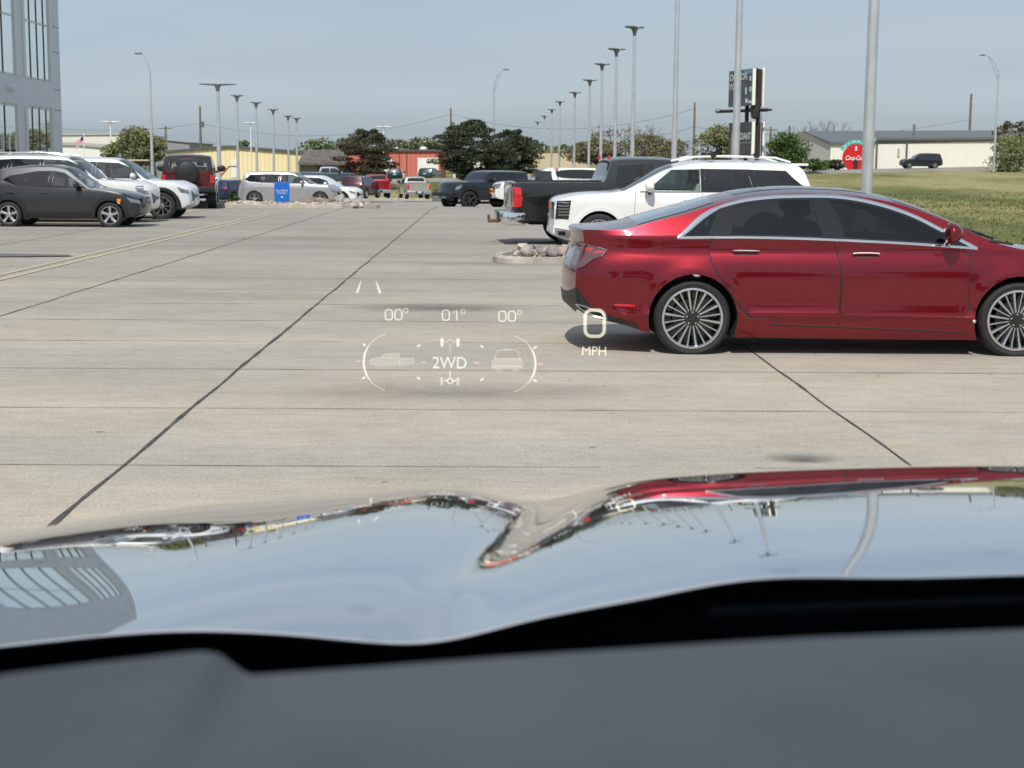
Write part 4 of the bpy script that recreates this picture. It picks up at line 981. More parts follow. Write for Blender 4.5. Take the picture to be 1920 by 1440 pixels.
sand = paint('sand_paint', (0.42,0.39,0.34), 0.5, 0.35)
def lz(y): return lotz(y)+0.022
# highway-side and far pickups
def far(px, py, Y, z=None):
    p = at(px, py, Y); return (p.x, Y, ground_z(p.x, Y)+0.022 if z is None else z)
p = at(624, 330, 152); pickup('pickup_truck', 'slate blue extended cab pickup on raised ground before the pine tree', navy, (p.x, 150, -0.62), 0, detail=False)
p = at(700, 360, 118); pickup('pickup_truck', 'bright red pickup with its tailgate towards us and a pale blue plate', candy, (p.x, 121, lz(119)+0.30), R(97), plate=M['plate'], detail=False)
p = at(774, 360, 126); pickup('pickup_truck', 'sand beige pickup seen from its rear left corner with a pale blue plate', sand, (p.x, 128, lz(128)+0.25), R(101), plate=M['plate'], detail=False)
# raised pads for those two keep their wheels on the lot (the far lot crowns there)
# ---- dark off-road suv heading left at the lane's end ---------------
def suv(name, label, col, loc, rz, near=(-1, 1), L=4.7, W=0.93, H=1.7, wr=0.36, detail=True, clad=True, rims=None, style=None, glassm=None, scale=1.0, cat='car', group=None, glasso=None, **kw):
    topo = kw.pop('topo', None); sp = suv_spec(L, W, H, wr, cabin=detail, **kw)
    if topo: topo = [(x, z if z < 1.05 else 1.05+(z-1.05)*1.13) for x, z in topo]; sp['top'] = topo; sp['screens'] = sp['screens'][:1]
    B = Body(sp); b_ = sp['belt'][2][1]; nose_ = kw.get('nose', 0.95)/0.97
    xt = L-kw.get('wtop', 2.1); xc = L-kw.get('cowl', 1.25); Hh = H
    G = [[(xc-0.22,b_+0.02),((xc+xt)/2-0.02,b_+0.02+(Hh-0.15-b_)*0.62),(xt-0.0,Hh-0.15),(xt-0.62,Hh-0.13),(xt-0.66,b_+0.03)],
         [(xt-0.74,b_+0.035),(xt-0.70,Hh-0.13),(xt-1.42,Hh-0.125),(xt-1.55,b_+0.06)],
         [(xt-1.65,b_+0.07),(xt-1.50,Hh-0.13),(max(0.62,xt-2.2),Hh-0.17),(0.42,b_+0.20),(0.70,b_+0.10)]]
    if xt-1.65 < 0.9: G = G[:2]
    if glasso: G = [[(x, z if z < 1.08 else 1.08+(z-1.08)*1.14) for x, z in g_] for g_ in glasso]
    if detail: sp['glass'] = [[((p[0]-sum(q[0] for q in poly)/len(poly))*0.96+sum(q[0] for q in poly)/len(poly), (p[1]-sum(q[1] for q in poly)/len(poly))*0.95+sum(q[1] for q in poly)/len(poly)) for p in poly] for poly in G]
    root = empty(name, loc, rz, label, cat, group)
    if scale != 1: root.scale = (scale,)*3
    link('body', build_shell(B, [col, M['dark']], 64 if detail else 40, 12 if detail else 9), root)
    gm = glassm or ([M['tint_mid'], M['tint_dark'], M['tint_dark']] if detail else [M['glass']]*3)
    finish(B, root, gm, G, near, True, [M['tint_clear'] if detail else M['glass'], M['glass']])
    if clad: cladding(B, root, 0.10, near)
    for sg in near:
        for i in range(len(G)-1):
            a, b2 = G[i], G[i+1]
            B.side_patch('pillar_cover', [(a[-1][0],a[-1][1]),(a[-2][0],a[-2][1]),(b2[1][0],b2[1][1]),(b2[0][0],b2[0][1])], M['gloss_black'], root, sg, 0.005)
        if detail:
            for x in (xc-0.12, xt-0.70, xt-1.60): B.strip('door_gap', [(x,b_),(x+0.01,0.75),(x-0.01,0.36)], 0.009, M['black'], root, sg, 0.003, 2)
            for hx in (xt-0.48, xt-1.38): B.strip('door_handle', [(hx-0.11,b_-0.13),(hx+0.09,b_-0.13)], 0.035, col, root, sg, 0.03, 2)
        B.side_patch('headlamp', [(L-0.36,0.90*nose_),(L-0.0,0.80*nose_),(L-0.0,0.70*nose_),(L-0.20,0.76*nose_)], M['lamp'], root, sg, 0.012, 0.035, True)
        B.side_patch('tail_lamp', [(0.0,1.08*nose_),(0.22,1.06*nose_),(0.22,0.98*nose_),(0.0,0.95*nose_)], M['red_lamp'], root, sg, 0.008, 0.1, True)
        mirror(B, root, xc-0.45, b_+0.0, col, sg, 1.15)
    B.end_patch('grille', [(-0.55,0.80),(0.55,0.80),(0.50,0.52),(-0.50,0.52)], M['gloss_black'], root, False, 0.012, 0.3)
    B.end_patch('number_plate', [(-0.20,0.88),(0.20,0.88),(0.20,0.76),(-0.20,0.76)], M['plate'], root, True, 0.014, 0.3)
    if detail:
        seats(B, root, (xt-0.55, xt-1.45), M['seat'], 0.78)
        MB().bbox(xc-0.62-L/2, xc-0.15-L/2, -0.75, 0.75, 0.64, b_-0.06, 0.05).build('dashboard', M['seat'], root, 40)
    MB().box(0.5-L/2, L/2-0.5, -0.65, 0.65, 0.25, 0.33).build('underbody', M['dark'], root)
    add_wheels(B, root, style or dict(t='pair', k=5), rims or [M['alloy'], M['gloss_black']], wr*0.68, 0.23)
    return root, B
# small charcoal crossover nearest on the left, faces right
char = paint('charcoal_paint', (0.030,0.032,0.037), 0.45, 0.3)
r, B = suv('crossover_car', 'charcoal grey compact crossover with bright five spoke wheels, nearest on the left', char, (0,0,0), 0, L=4.20, W=0.90, H=1.55, wr=0.335, hood=1.03, nose=0.86, cowl=1.22, wtop=2.02, rt=0.42, belt=1.02, sill=0.25, tumble=0.40, rear=0.76, front=0.84, style=dict(t='wide', k=5), glasso=[[(2.79,1.02),(2.50,1.20),(2.18,1.375),(1.92,1.415),(1.86,1.03)],[(1.78,1.035),(1.82,1.415),(1.45,1.405),(1.08,1.34),(1.02,1.07)],[(0.95,1.09),(1.00,1.33),(0.78,1.30),(0.60,1.20)]],
  topo=[(0,0.98),(0.03,1.02),(0.08,1.10),(0.20,1.28),(0.34,1.40),(0.46,1.45),(0.85,1.51),(1.30,1.545),(1.75,1.555),(2.18,1.50),(2.55,1.28),(2.90,1.07),(3.02,1.045),(3.5,0.985),(3.85,0.92),(4.05,0.86),(4.15,0.78),(4.20,0.70)])
a = at(212, 405, 38.3); r.location = (a.x-(4.20/2-0.84)*0.95-0.10, 39.2, 0); r.scale = (0.95,)*3
for sg in (-1, 1):
    B.side_patch('turn_lamp', [(3.56,0.76),(3.66,0.76),(3.63,0.62),(3.57,0.64)], M['amber'], r, sg, 0.02, 0.1)
# white SUV just behind it and white crossover beyond, both face right
r, B = suv('white_suv', 'tall white suv with roof rails, half hidden behind the charcoal crossover', white, (0,0,0), 0, L=4.95, W=0.97, H=1.80, wr=0.375, hood=1.16, nose=1.03, cowl=1.36, wtop=2.22, rt=0.34, belt=1.16, sill=0.26, tumble=0.30, clad=True)
a = at(287, 390, 41.4); r.location = (a.x-4.95/2, 42.2, 0)
for sg in (-1, 1):
    MB().tube([(0.6-2.47, sg*0.62, 1.76),(0.9-2.47, sg*0.62, 1.835),(2.0-2.47, sg*0.64, 1.85),(2.7-2.47, sg*0.62, 1.76)], 0.02, 8).build('roof_rail', M['satin'], r, 60)
    for z in (0.98,0.92,0.86,0.80,0.74): B.strip('lamp_bar', [(4.62,z),(4.76,z),(4.88,z)], 0.022, M['satin'], r, sg, 0.02, 2, True)
r, B = suv('crossover_car', 'white crossover with black cladding and dark spoked wheels, farthest of the left three', pearl, (0,0,0), 0, L=4.75, W=0.95, H=1.74, wr=0.385, hood=1.13, nose=1.00, cowl=1.20, wtop=2.08, rt=0.36, belt=1.12, sill=0.28, tumble=0.34, front=0.86, style=dict(t='cut', k=9), rims=[M['alloy'], M['alloy_dark']])
a = at(302, 390, 44.0); r.location = (a.x-(4.75/2-0.86), 45.0, 0)

# red two-door off-roader seen from behind
def build_offroader():
    rootl = 'lifted dark red two-door off-roader seen from behind with a black spare wheel cover'
    redo = paint('brick_red_paint', (0.105,0.005,0.008), 0.35, 0.33)
    sp = suv_spec(4.5, 0.97, 1.98, 0.43, 0.95, 0.85, 1.35, 1.28, 1.35, 1.95, 0.10, 1.30, 0.52, 0.22, None, True, 0.50)
    sp['top'] = [(0,1.80),(0.03,1.87),(0.10,1.93),(0.4,1.96),(2.0,1.98),(2.6,1.93),(2.9,1.68),(3.15,1.38),(3.3,1.35),(4.2,1.28),(4.42,1.22),(4.5,1.10)]
    sp['bot'] = [(0,0.72),(0.1,0.66),(1,0.55),(3.5,0.55),(4.3,0.60),(4.5,0.66)]; sp['kr'] = 0.02; sp['er'] = [(0.6,0.0),(1.3,0.0),(2.0,0.10)]; sp['cabin'] = (0.16, 3.1, 0.8)
    sp['plan'] = [(0,0.955),(0.05,0.975),(0.2,0.99),(1.5,1.0),(3.5,0.99),(4.3,0.95),(4.5,0.86)]
    sp['belt'] = [(0,1.30),(3,1.28),(4,1.2),(4.5,1.0)]
    sp['glass'] = [[(0.35,1.36),(0.40,1.80),(1.65,1.82),(1.65,1.36)],[(1.80,1.36),(1.80,1.82),(2.45,1.82),(2.85,1.40)]]
    sp['screens'] = [(3.12,2.65,(0.9,0.88))]
    root = empty('offroad_suv', (at(343,390,54.0).x, 55.6, 0), R(98), rootl, 'car'); root.scale = (0.955,)*3; B = Body(sp)
    me = build_shell(B, [redo, M['dark']], 60, 12)
    # rear window opening
    cut = MB().prism([(-0.70,1.40),(0.70,1.40),(0.62,1.80),(-0.62,1.80)], -B.L/2-0.3, -B.L/2+0.4, 'X').mesh('c', [redo, M['dark']], None, True)
    me = boolean(me, [cut]); me.update(); link('body', me, root)
    finish(B, root, [M['tint_dark'], M['tint_mid']], [[(0.32,1.34),(0.37,1.83),(1.68,1.85),(1.68,1.34)],[(1.77,1.34),(1.77,1.85),(2.47,1.85),(2.90,1.38)]])
    B.end_patch('rear_window', [(-0.72,1.38),(0.72,1.38),(0.64,1.82),(-0.64,1.82)], M['tint_mid'], root, True, 0.004, 0.2)
    for q in ([(-0.90,1.32),(-0.72,1.34),(-0.62,1.86),(-0.80,1.90)],[(0.90,1.32),(0.72,1.34),(0.62,1.86),(0.80,1.90)],[(-0.78,1.82),(0.78,1.82),(0.70,1.90),(-0.70,1.90)]):
        B.end_patch('window_surround', q, M['black'], root, True, 0.008, 0.3)
    x = -B.L/2
    m = MB(); m.lathe([(0.001,-0.30),(0.35,-0.30),(0.395,-0.275),(0.41,-0.24),(0.41,-0.08),(0.38,-0.05),(0.001,-0.05)], 36, 'X', (x, 0.02, 1.30)); m.build('spare_wheel_cover', M['black'], root, 40)
    B.end_patch('tailgate', [(-0.74,0.90),(0.74,0.90),(0.74,1.30),(-0.74,1.30)], redo, root, True, 0.012, 0.3)
    for sg in (-1, 1):
        B.end_patch('tail_lamp', [(sg*0.78,0.95),(sg*0.90,0.95),(sg*0.90,1.24),(sg*0.78,1.24)], M['red_lamp'], root, True, 0.012, 0.3)
        mirror(B, root, 2.62, 1.33, M['black'], sg, 1.5)
    MB().bbox(x-0.22, x+0.05, -0.93, 0.93, 0.62, 0.82, 0.03).build('rear_bumper', M['black'], root, 40)
    MB().tube([(x+0.95,-0.7,0.43),(x+0.95,0.7,0.43)], 0.06, 10).build('axle', M['black'], root, 40)
    MB().lathe([(0.001,-0.13),(0.10,-0.11),(0.15,0),(0.10,0.11),(0.001,0.13)], 16, 'X', (x+0.95,-0.1,0.43)).build('differential', M['black'], root, 40)
    MB().box(x+0.1, -x-0.3, -0.5, 0.5, 0.55, 0.66).build('chassis', M['dark'], root)
    MB().tube([(x+0.2,-0.15,1.93),(x+0.2,-0.15,2.12)], 0.008, 6).build('antenna', M['black'], root)
    seats(B, root, (1.9,), M['seat'], 0.95)
    add_wheels(B, root, dict(t='wide', k=5), [M['alloy'], M['gloss_black']], 0.22, 0.31)
build_offroader()

# silver and white crossovers beyond the rock island
silver = paint('silver_paint', (0.52,0.53,0.535), 0.75, 0.32)
a = at(540, 360, 78)
r, B = suv('silver_suv', 'silver three-row suv with dark roof section parked behind the blue sign', silver, (a.x, 79, lz(79)), R(-5), L=5.15, W=0.99, H=1.76, wr=0.385, hood=1.16, nose=1.03, cowl=1.35, wtop=2.25, rt=0.36, belt=1.14, sill=0.28, clad=False)
a = at(590, 360, 89); suv('silver_suv', 'pale silver suv nose showing between the silver suv and the white crossover', silver, (a.x, 90, lz(90)), R(-8), L=4.8, H=1.72, detail=False)
a = at(600, 360, 84); suv('crossover_car', 'white crossover with dark grille at the right end of the silver suvs', white, (a.x, 84.5, lz(84)), R(-14), L=4.6, H=1.66, detail=False)
a = at(488, 370, 104); suv('crossover_car', 'white car mostly hidden behind the lamp post base and small bush', white, (a.x, 106, lz(106)), R(95), L=4.5, H=1.62, detail=False)
bluep = paint('royal_blue_paint', (0.012,0.022,0.07), 0.4, 0.3)
a = at(428, 365, 100); suv('crossover_car', 'blue car between the red off-roader and the lamp post', bluep, (a.x, 101, lz(101)), R(70), L=4.4, H=1.55, detail=False)
a = at(300, 340, 84); suv('crossover_car', 'dark blue car behind the white crossover below the golf cart roof', blue_dark, (a.x-1.2, 86, lz(86)+0.1), R(10), L=4.5, H=1.6, detail=False)
a = at(672, 365, 112); suv('crossover_car', 'dark maroon car tucked behind the red pickup on its left', paint('maroon_paint', (0.05,0.012,0.018), 0.4, 0.35), (a.x-0.2, 117, lz(117)+0.3), R(75), L=4.6, H=1.7, detail=False)
# dark SUVs at the right of the lane end
def build_dark_suv():
    r, B = suv('offroad_suv', 'black boxy off-roader with big tyres and a pale blue front plate at the lane end', blue_dark, (0,0,0), 0, L=4.7, W=0.98, H=1.86, wr=0.44, ra=0.50, hood=1.34, nose=1.28, cowl=1.75, wtop=2.05, rt=0.12, belt=1.32, sill=0.50, tumble=0.2, clad=True, rims=[M['alloy_dark'], M['gloss_black']], detail=False, style=dict(t='wide', k=6))
    a = at(911, 360, 74); r.location = (a.x-0.10, 76.5, lz(76)-0.05); r.rotation_euler = (0,0,PI+R(35))
    B.end_patch('front_plate', [(-0.20,0.68),(0.20,0.68),(0.20,0.52),(-0.20,0.52)], M['plate'], r, False, 0.03, 0.3)
    MB().bbox(B.L/2-0.05, B.L/2+0.12, -0.9, 0.9, 0.62, 0.80, 0.03).build('front_bumper', M['black'], r, 40)
build_dark_suv()
a = at(925, 330, 88); pickup('pickup_truck', 'black pickup behind the boxy off-roader with its tail to the left', blue_dark, (a.x+0.35, 88.5, lz(88)), R(-12), detail=False)
# dark SUV driving on the highway
a = at(1726, 311, 178); yy_ = hw_y(a.x)-2.2
a = at(1726, 311, yy_)
suv('driving_suv', 'black suv driving left along the raised highway before the pale warehouse', blue_dark, (a.x, yy_, hw_z(a.x)-0.02), PI, L=4.7, H=1.72, detail=False, clad=False)
for px, lab in ((742, 'dark car parked before the left white garage door of the red building'), (806, 'dark car parked before the right white garage door of the red building')):
    a = at(px, 327, 186); suv('parked_car', lab, blue_dark if px < 800 else paint('dark_green_paint', (0.02,0.03,0.028), 0.3, 0.35), (a.x, 186, ground_z(a.x, 186)), R(90) if px < 800 else R(76), L=4.6, H=1.5, detail=False, clad=False, hood=0.95, nose=0.8, belt=0.98)

# ================================================================== OWN TRUCK
steel_blue = pr('truck_paint_base', (0.5,0.5,0.5)); steel_blue = pr('truck_paint', (0.66,0.68,0.69), 0.02, 0.95, 0.5, 0.6, 0.01)
def dusty(m):
    N, L, b = nodes(m); t = N.new('ShaderNodeTexCoord')
    n = N.new('ShaderNodeTexNoise'); n.inputs['Scale'].default_value = 5.0; n.inputs['Detail'].default_value = 8; n.inputs['Roughness'].default_value = 0.7; L.new(t.outputs['Object'], n.inputs['Vector'])
    r = N.new('ShaderNodeMapRange'); r.inputs[1].default_value = 0.45; r.inputs[2].default_value = 0.72; r.inputs[3].default_value = 0.008; r.inputs[4].default_value = 0.075
    L.new(n.outputs[0], r.inputs[0]); L.new(r.outputs[0], b.inputs['Roughness'])
    n2 = N.new('ShaderNodeTexNoise'); n2.inputs['Scale'].default_value = 14.0; n2.inputs['Detail'].default_value = 3; L.new(t.outputs['Object'], n2.inputs['Vector'])
    c = N.new('ShaderNodeValToRGB'); e = c.color_ramp.elements; e[0].position = 0.24; e[0].color = (0.50,0.51,0.52,1); e[1].position = 0.34; e[1].color = (0.66,0.68,0.69,1)
    L.new(n2.outputs[0], c.inputs[0]); L.new(c.outputs[0], b.inputs['Base Color'])
dusty(steel_blue)
def own_truck():
    root = empty('driven_pickup', (0.45, 0.9, 0), 0, 'polished pickup the view looks out from, its mirror-bright hood and grey dashboard filling the foreground', 'pickup truck')
    ox, oy = 0.45, 0.9
    Fp = [(-60,1052),(0,1037),(50,1015),(115,995),(200,972),(280,957),(400,945),(500,937),(650,927),(750,917),(810,914),(875,917),(925,927),(975,939),(1005,941),(1060,930),(1160,905),(1240,890),(1360,885),(1560,877),(1920,871),(2100,871)]
    Rp = [(-260,1232),(0,1212),(200,1185),(340,1168),(430,1170),(550,1185),(650,1202),(710,1211),(760,1214),(810,1209),(960,1165),(1110,1135),(1260,1110),(1320,1090),(1460,1078),(1550,1073),(1610,1081),(1710,1083),(1920,1072),(2400,1072)]
    YF, YR = 2.37, 1.33
    GT = np.linspace(0, 1, 401); gg = (1-np.exp(-GT/0.33))+0.2*GT+0.8*GT**8; GV = np.concatenate([[0], np.cumsum((gg[1:]+gg[:-1])/2)]); GV /= GV[-1]
    gw = np.array([0.10+1.35*smooth((t_-0.085)/0.14) for t_ in GT])+0.2*GT**8; GW = np.concatenate([[0], np.cumsum((gw[1:]+gw[:-1])/2)]); GW /= GW[-1]
    zf = interp([(at(a, b, YF).x, at(a, b, YF).z) for a, b in Fp]); zr = interp([(at(a, b, YR).x, at(a, b, YR).z) for a, b in Rp])
    x0f, x1f = -0.74, 1.55
    xs = sorted(set(frange(x0f, 1.64, 0.0125)+frange(-0.12, 0.14, 0.004))); nt_ = 90; vs = []; fs = []
    def lex(f):
        lo_, hi_ = -0.85, 0.78
        def g(x):
            if x < lo_: return f(lo_)+(x-lo_)*(f(lo_+0.08)-f(lo_))/0.08
            if x > hi_: return f(hi_)
            return f(x)
        return g
    zf, zr = lex(zf), lex(zr)
    def gsm(f, sig):
        X = np.arange(-1.6, 2.4, 0.01); Z = np.array([f(x) for x in X]); k = np.exp(-0.5*(np.arange(-60, 61)*0.01/sig)**2); k /= k.sum()
        Zp = np.pad(Z, 60, mode='reflect', reflect_type='odd'); Zs = np.convolve(Zp, k, 'valid'); return lambda x: float(np.interp(x, X, Zs))
    za_, zb_, zc_, zd_ = gsm(zf, 0.020), gsm(zf, 0.075), gsm(zr, 0.035), gsm(zr, 0.075)
    zfs, zrs = gsm(zf, 0.12), gsm(zr, 0.10)
    def zf2(x): q = smooth((abs(x-0.05)-0.10)/0.22); return za_(x)*(1-q)+zb_(x)*q
    def zr2(x): q = smooth((0.02-x)/0.25); q = max(q, smooth((x-0.22)/0.15)*0.6); return zc_(x)*(1-q)+zd_(x)*q
    def zfall(x): return -0.045*smooth((x-0.85)/0.25)-0.10*smooth((x-1.2)/0.5)
    def hood(X, t):
        sh = 0.065*(2*t-1)
        fa = min(X-sh+0.065, 0.78); fb = min(X-sh-0.065, 0.78)
        a = zf2(fa)+zfall(X); b_ = zr2(fb)+zfall(X)
        xc_ = 0.078-0.085*(1-t)-0.075*(1-t)**2
        dx = X-xc_; sg_ = 0.030+0.012*t if dx < 0 else 0.050+0.030*t
        wv = math.exp(-(dx/sg_)**2)
        G = float(np.interp(t, GT, GV))*(1-wv)+float(np.interp(t, GT, GW))*wv
        as_, bs_ = zfs(fa)+zfall(X), zrs(fb)+zfall(X)
        q = (1-t)**2
        return bs_+(as_-bs_)*G+(a-as_)*G*t+(b_-bs_)*q
    for x in xs:
        for j in range(nt_+1):
            t = j/nt_; vs.append((x-ox, YR+(YF-YR)*t-oy, hood(x, t)))
    n = nt_+1+6
    # rolled-over front edge down to the grille, and a rear return
    V = []; F_ = []
    for i, x in enumerate(xs):
        col = [(x-ox, YR+0.05-oy, hood(x, 0)-0.020), (x-ox, YR+0.006-oy, hood(x, 0)-0.008), (x-ox, YR-0.001-oy, hood(x,0)-0.002)]
        col += vs[i*(nt_+1):(i+1)*(nt_+1)]
        zf_ = hood(x, 1)
        for (dy, dz) in ((0.03,-0.010),(0.055,-0.026),(0.075,-0.050),(0.088,-0.085),(0.095,-0.14),(0.10,-0.30)):
            col.append((x-ox, YF+dy-oy, zf_+dz))
        V += col; m = len(col)
    for i in range(len(xs)-1):
        for j in range(m-1): F_.append((i*m+j, (i+1)*m+j, (i+1)*m+j+1, i*m+j+1))
    MB().add(V, F_).build('hood', steel_blue, root, 60)
    # fenders and nose so that the truck is solid seen from outside
    for sx in (x0f-0.003, 1.643):
        mb = MB(); s = -1 if sx < 0 else 1; cs = []
        for j in range(0, nt_+1, 4):
            t = j/nt_; y = YR+(YF-YR)*t; z = hood(max(x0f, min(1.64, sx)), t)
            cs.append([(sx-ox, y-oy, z-0.002),(sx+s*0.05-ox, y-oy, z-0.03),(sx+s*0.085-ox, y-oy, z-0.10),(sx+s*0.10-ox, y-oy, z-0.3),(sx+s*0.09-ox, y-oy, 0.75)])
        cs.append([(a-s*(0.02), b_+0.08, c-0.06*(q < 4)) for q, (a, b_, c) in enumerate(cs[-1])])
        v = sum(cs, []); k = 5
        mb.add(v, [(i*k+j, i*k+j+1, (i+1)*k+j+1, (i+1)*k+j) for i in range(len(cs)-1) for j in range(k-1)])
        mb.build('fender', steel_blue, root, 60, True)
    MB().bbox(x0f+0.1-ox, 1.55-ox, YF+0.03-oy, YF+0.115-oy, 0.60, 0.93, 0.02).build('grille', M['gloss_black'], root, 40)
    MB().bbox(x0f-0.05-ox, 1.70-ox, YF-0.05-oy, YF+0.22-oy, 0.42, 0.66, 0.04).build('front_bumper', M['chrome'], root, 40)
    # sunken black cowl behind the hood
    cw = MB(); cx = frange(-0.9, 1.8, 0.06)
    V = []
    for x in cx:
        z = 1.225+0.012*math.sin(x*2)
        V += [(x-ox, 1.52-oy, hood(max(x0f, min(1.6, x)), 0.06)-0.025), (x-ox, 1.56-oy, z-0.10), (x-ox, 1.40-oy, z-0.05), (x-ox, 1.25-oy, z-0.03), (x-ox, 0.92-oy, z+0.03)]
    cw.add(V, [(i*5+j, (i+1)*5+j, (i+1)*5+j+1, i*5+j+1) for i in range(len(cx)-1) for j in range(4)])
    cw.build('cowl', pr('cowl_black', (0.0035,0.006,0.010), 0.8, spec=0.15), root, 60)
    # wiper arm on the cowl
    a = at(1330, 1148, 1.05); b_ = at(1920, 1125, 1.12); c = at(2000, 1120, 1.12)
    MB().tube([a-Vector((ox,oy,0)), b_-Vector((ox,oy,0)), c-Vector((ox,oy,0))], 0.004, 6).build('wiper', pr('wiper_black', (0.002,0.003,0.004), 1.0, spec=0.0), root, 60)
    # dashboard top: far edge follows the outline seen over it
    Dp = [(-400,1330),(-60,1283),(0,1266),(14,1256),(60,1250),(200,1233),(360,1215),(392,1213),(410,1217),(440,1240),(462,1255),(480,1257),(700,1242),(960,1222),(1460,1190),(1920,1172),(2400,1160)]
    YD = 0.74
    zd = lin([(at(a_, b2, YD).x, at(a_, b2, YD).z) for a_, b2 in Dp])
    xs = sorted(set(frange(-0.62, 1.5, 0.03)+frange(-0.26, -0.08, 0.004))); V = []; F_ = []
    ysl = [YD+0.02, YD+0.012, YD+0.004, YD-0.010, YD-0.03, YD-0.08, YD-0.15, YD-0.25, YD-0.36, 0.26]
    for x in xs:
        e = zd(x)
        zz = [e-0.12, e-0.02, e-0.004, e+0.001, e+0.001, e, e-0.002, e-0.006, e-0.012, e-0.05]
        base = 1.438
        for k, (y, z) in enumerate(zip(ysl, zz)):
            f = smooth((YD-0.02-y)/0.22)
            wv = 0.002*noise.noise(Vector((x*3, y*5, 1)))*f
            V.append((x-ox, y-oy, z*(1-f)+(base-0.000-0.010*smooth((0.45-y)/0.2)+0.012*math.sin(x*1.5))*f+wv))
    m = len(ysl)
    F_ = [(i*m+j, (i+1)*m+j, (i+1)*m+j+1, i*m+j+1) for i in range(len(xs)-1) for j in range(m-1)]
    dm = vary(pr('dash_plastic', (0.10,0.108,0.12), 0.55, spec=0.5), (0.038,0.046,0.056), (0.060,0.069,0.080), 4.0, bump=0.15, bscale=260)
    MB().add(V, F_).build('dashboard', dm, root, 50, True)
own_truck()

# ---- head-up display: light floating at its virtual image distance ----
def hud_mat(name, col, s, solid=0.0):
    m = bpy.data.materials.new(name); m.use_nodes = True; N = m.node_tree.nodes; L = m.node_tree.links
    for n in list(N):
        if n.type != 'OUTPUT_MATERIAL': N.remove(n)
    out = [n for n in N if n.type == 'OUTPUT_MATERIAL'][0]
    e = N.new('ShaderNodeEmission'); e.inputs[0].default_value = (*col, 1); e.inputs[1].default_value = s
    t = N.new('ShaderNodeBsdfTransparent'); t.inputs[0].default_value = (1-solid,)*3+(1,)
    ad = N.new('ShaderNodeAddShader'); L.new(e.outputs[0], ad.inputs[0]); L.new(t.outputs[0], ad.inputs[1]); L.new(ad.outputs[0], out.inputs[0]); return m
HW = hud_mat('projected_light', (1.0,0.98,0.86), 0.52); HY = hud_mat('projected_yellow', (1.0,0.97,0.68), 0.66)
HD = hud_mat('projected_dim', (1.0,0.98,0.86), 0.26); HR = hud_mat('projected_red', (1.0,0.30,0.22), 0.30); HF = hud_mat('projected_faint', (1.0,0.98,0.78), 0.12)
HUDY = 4.3
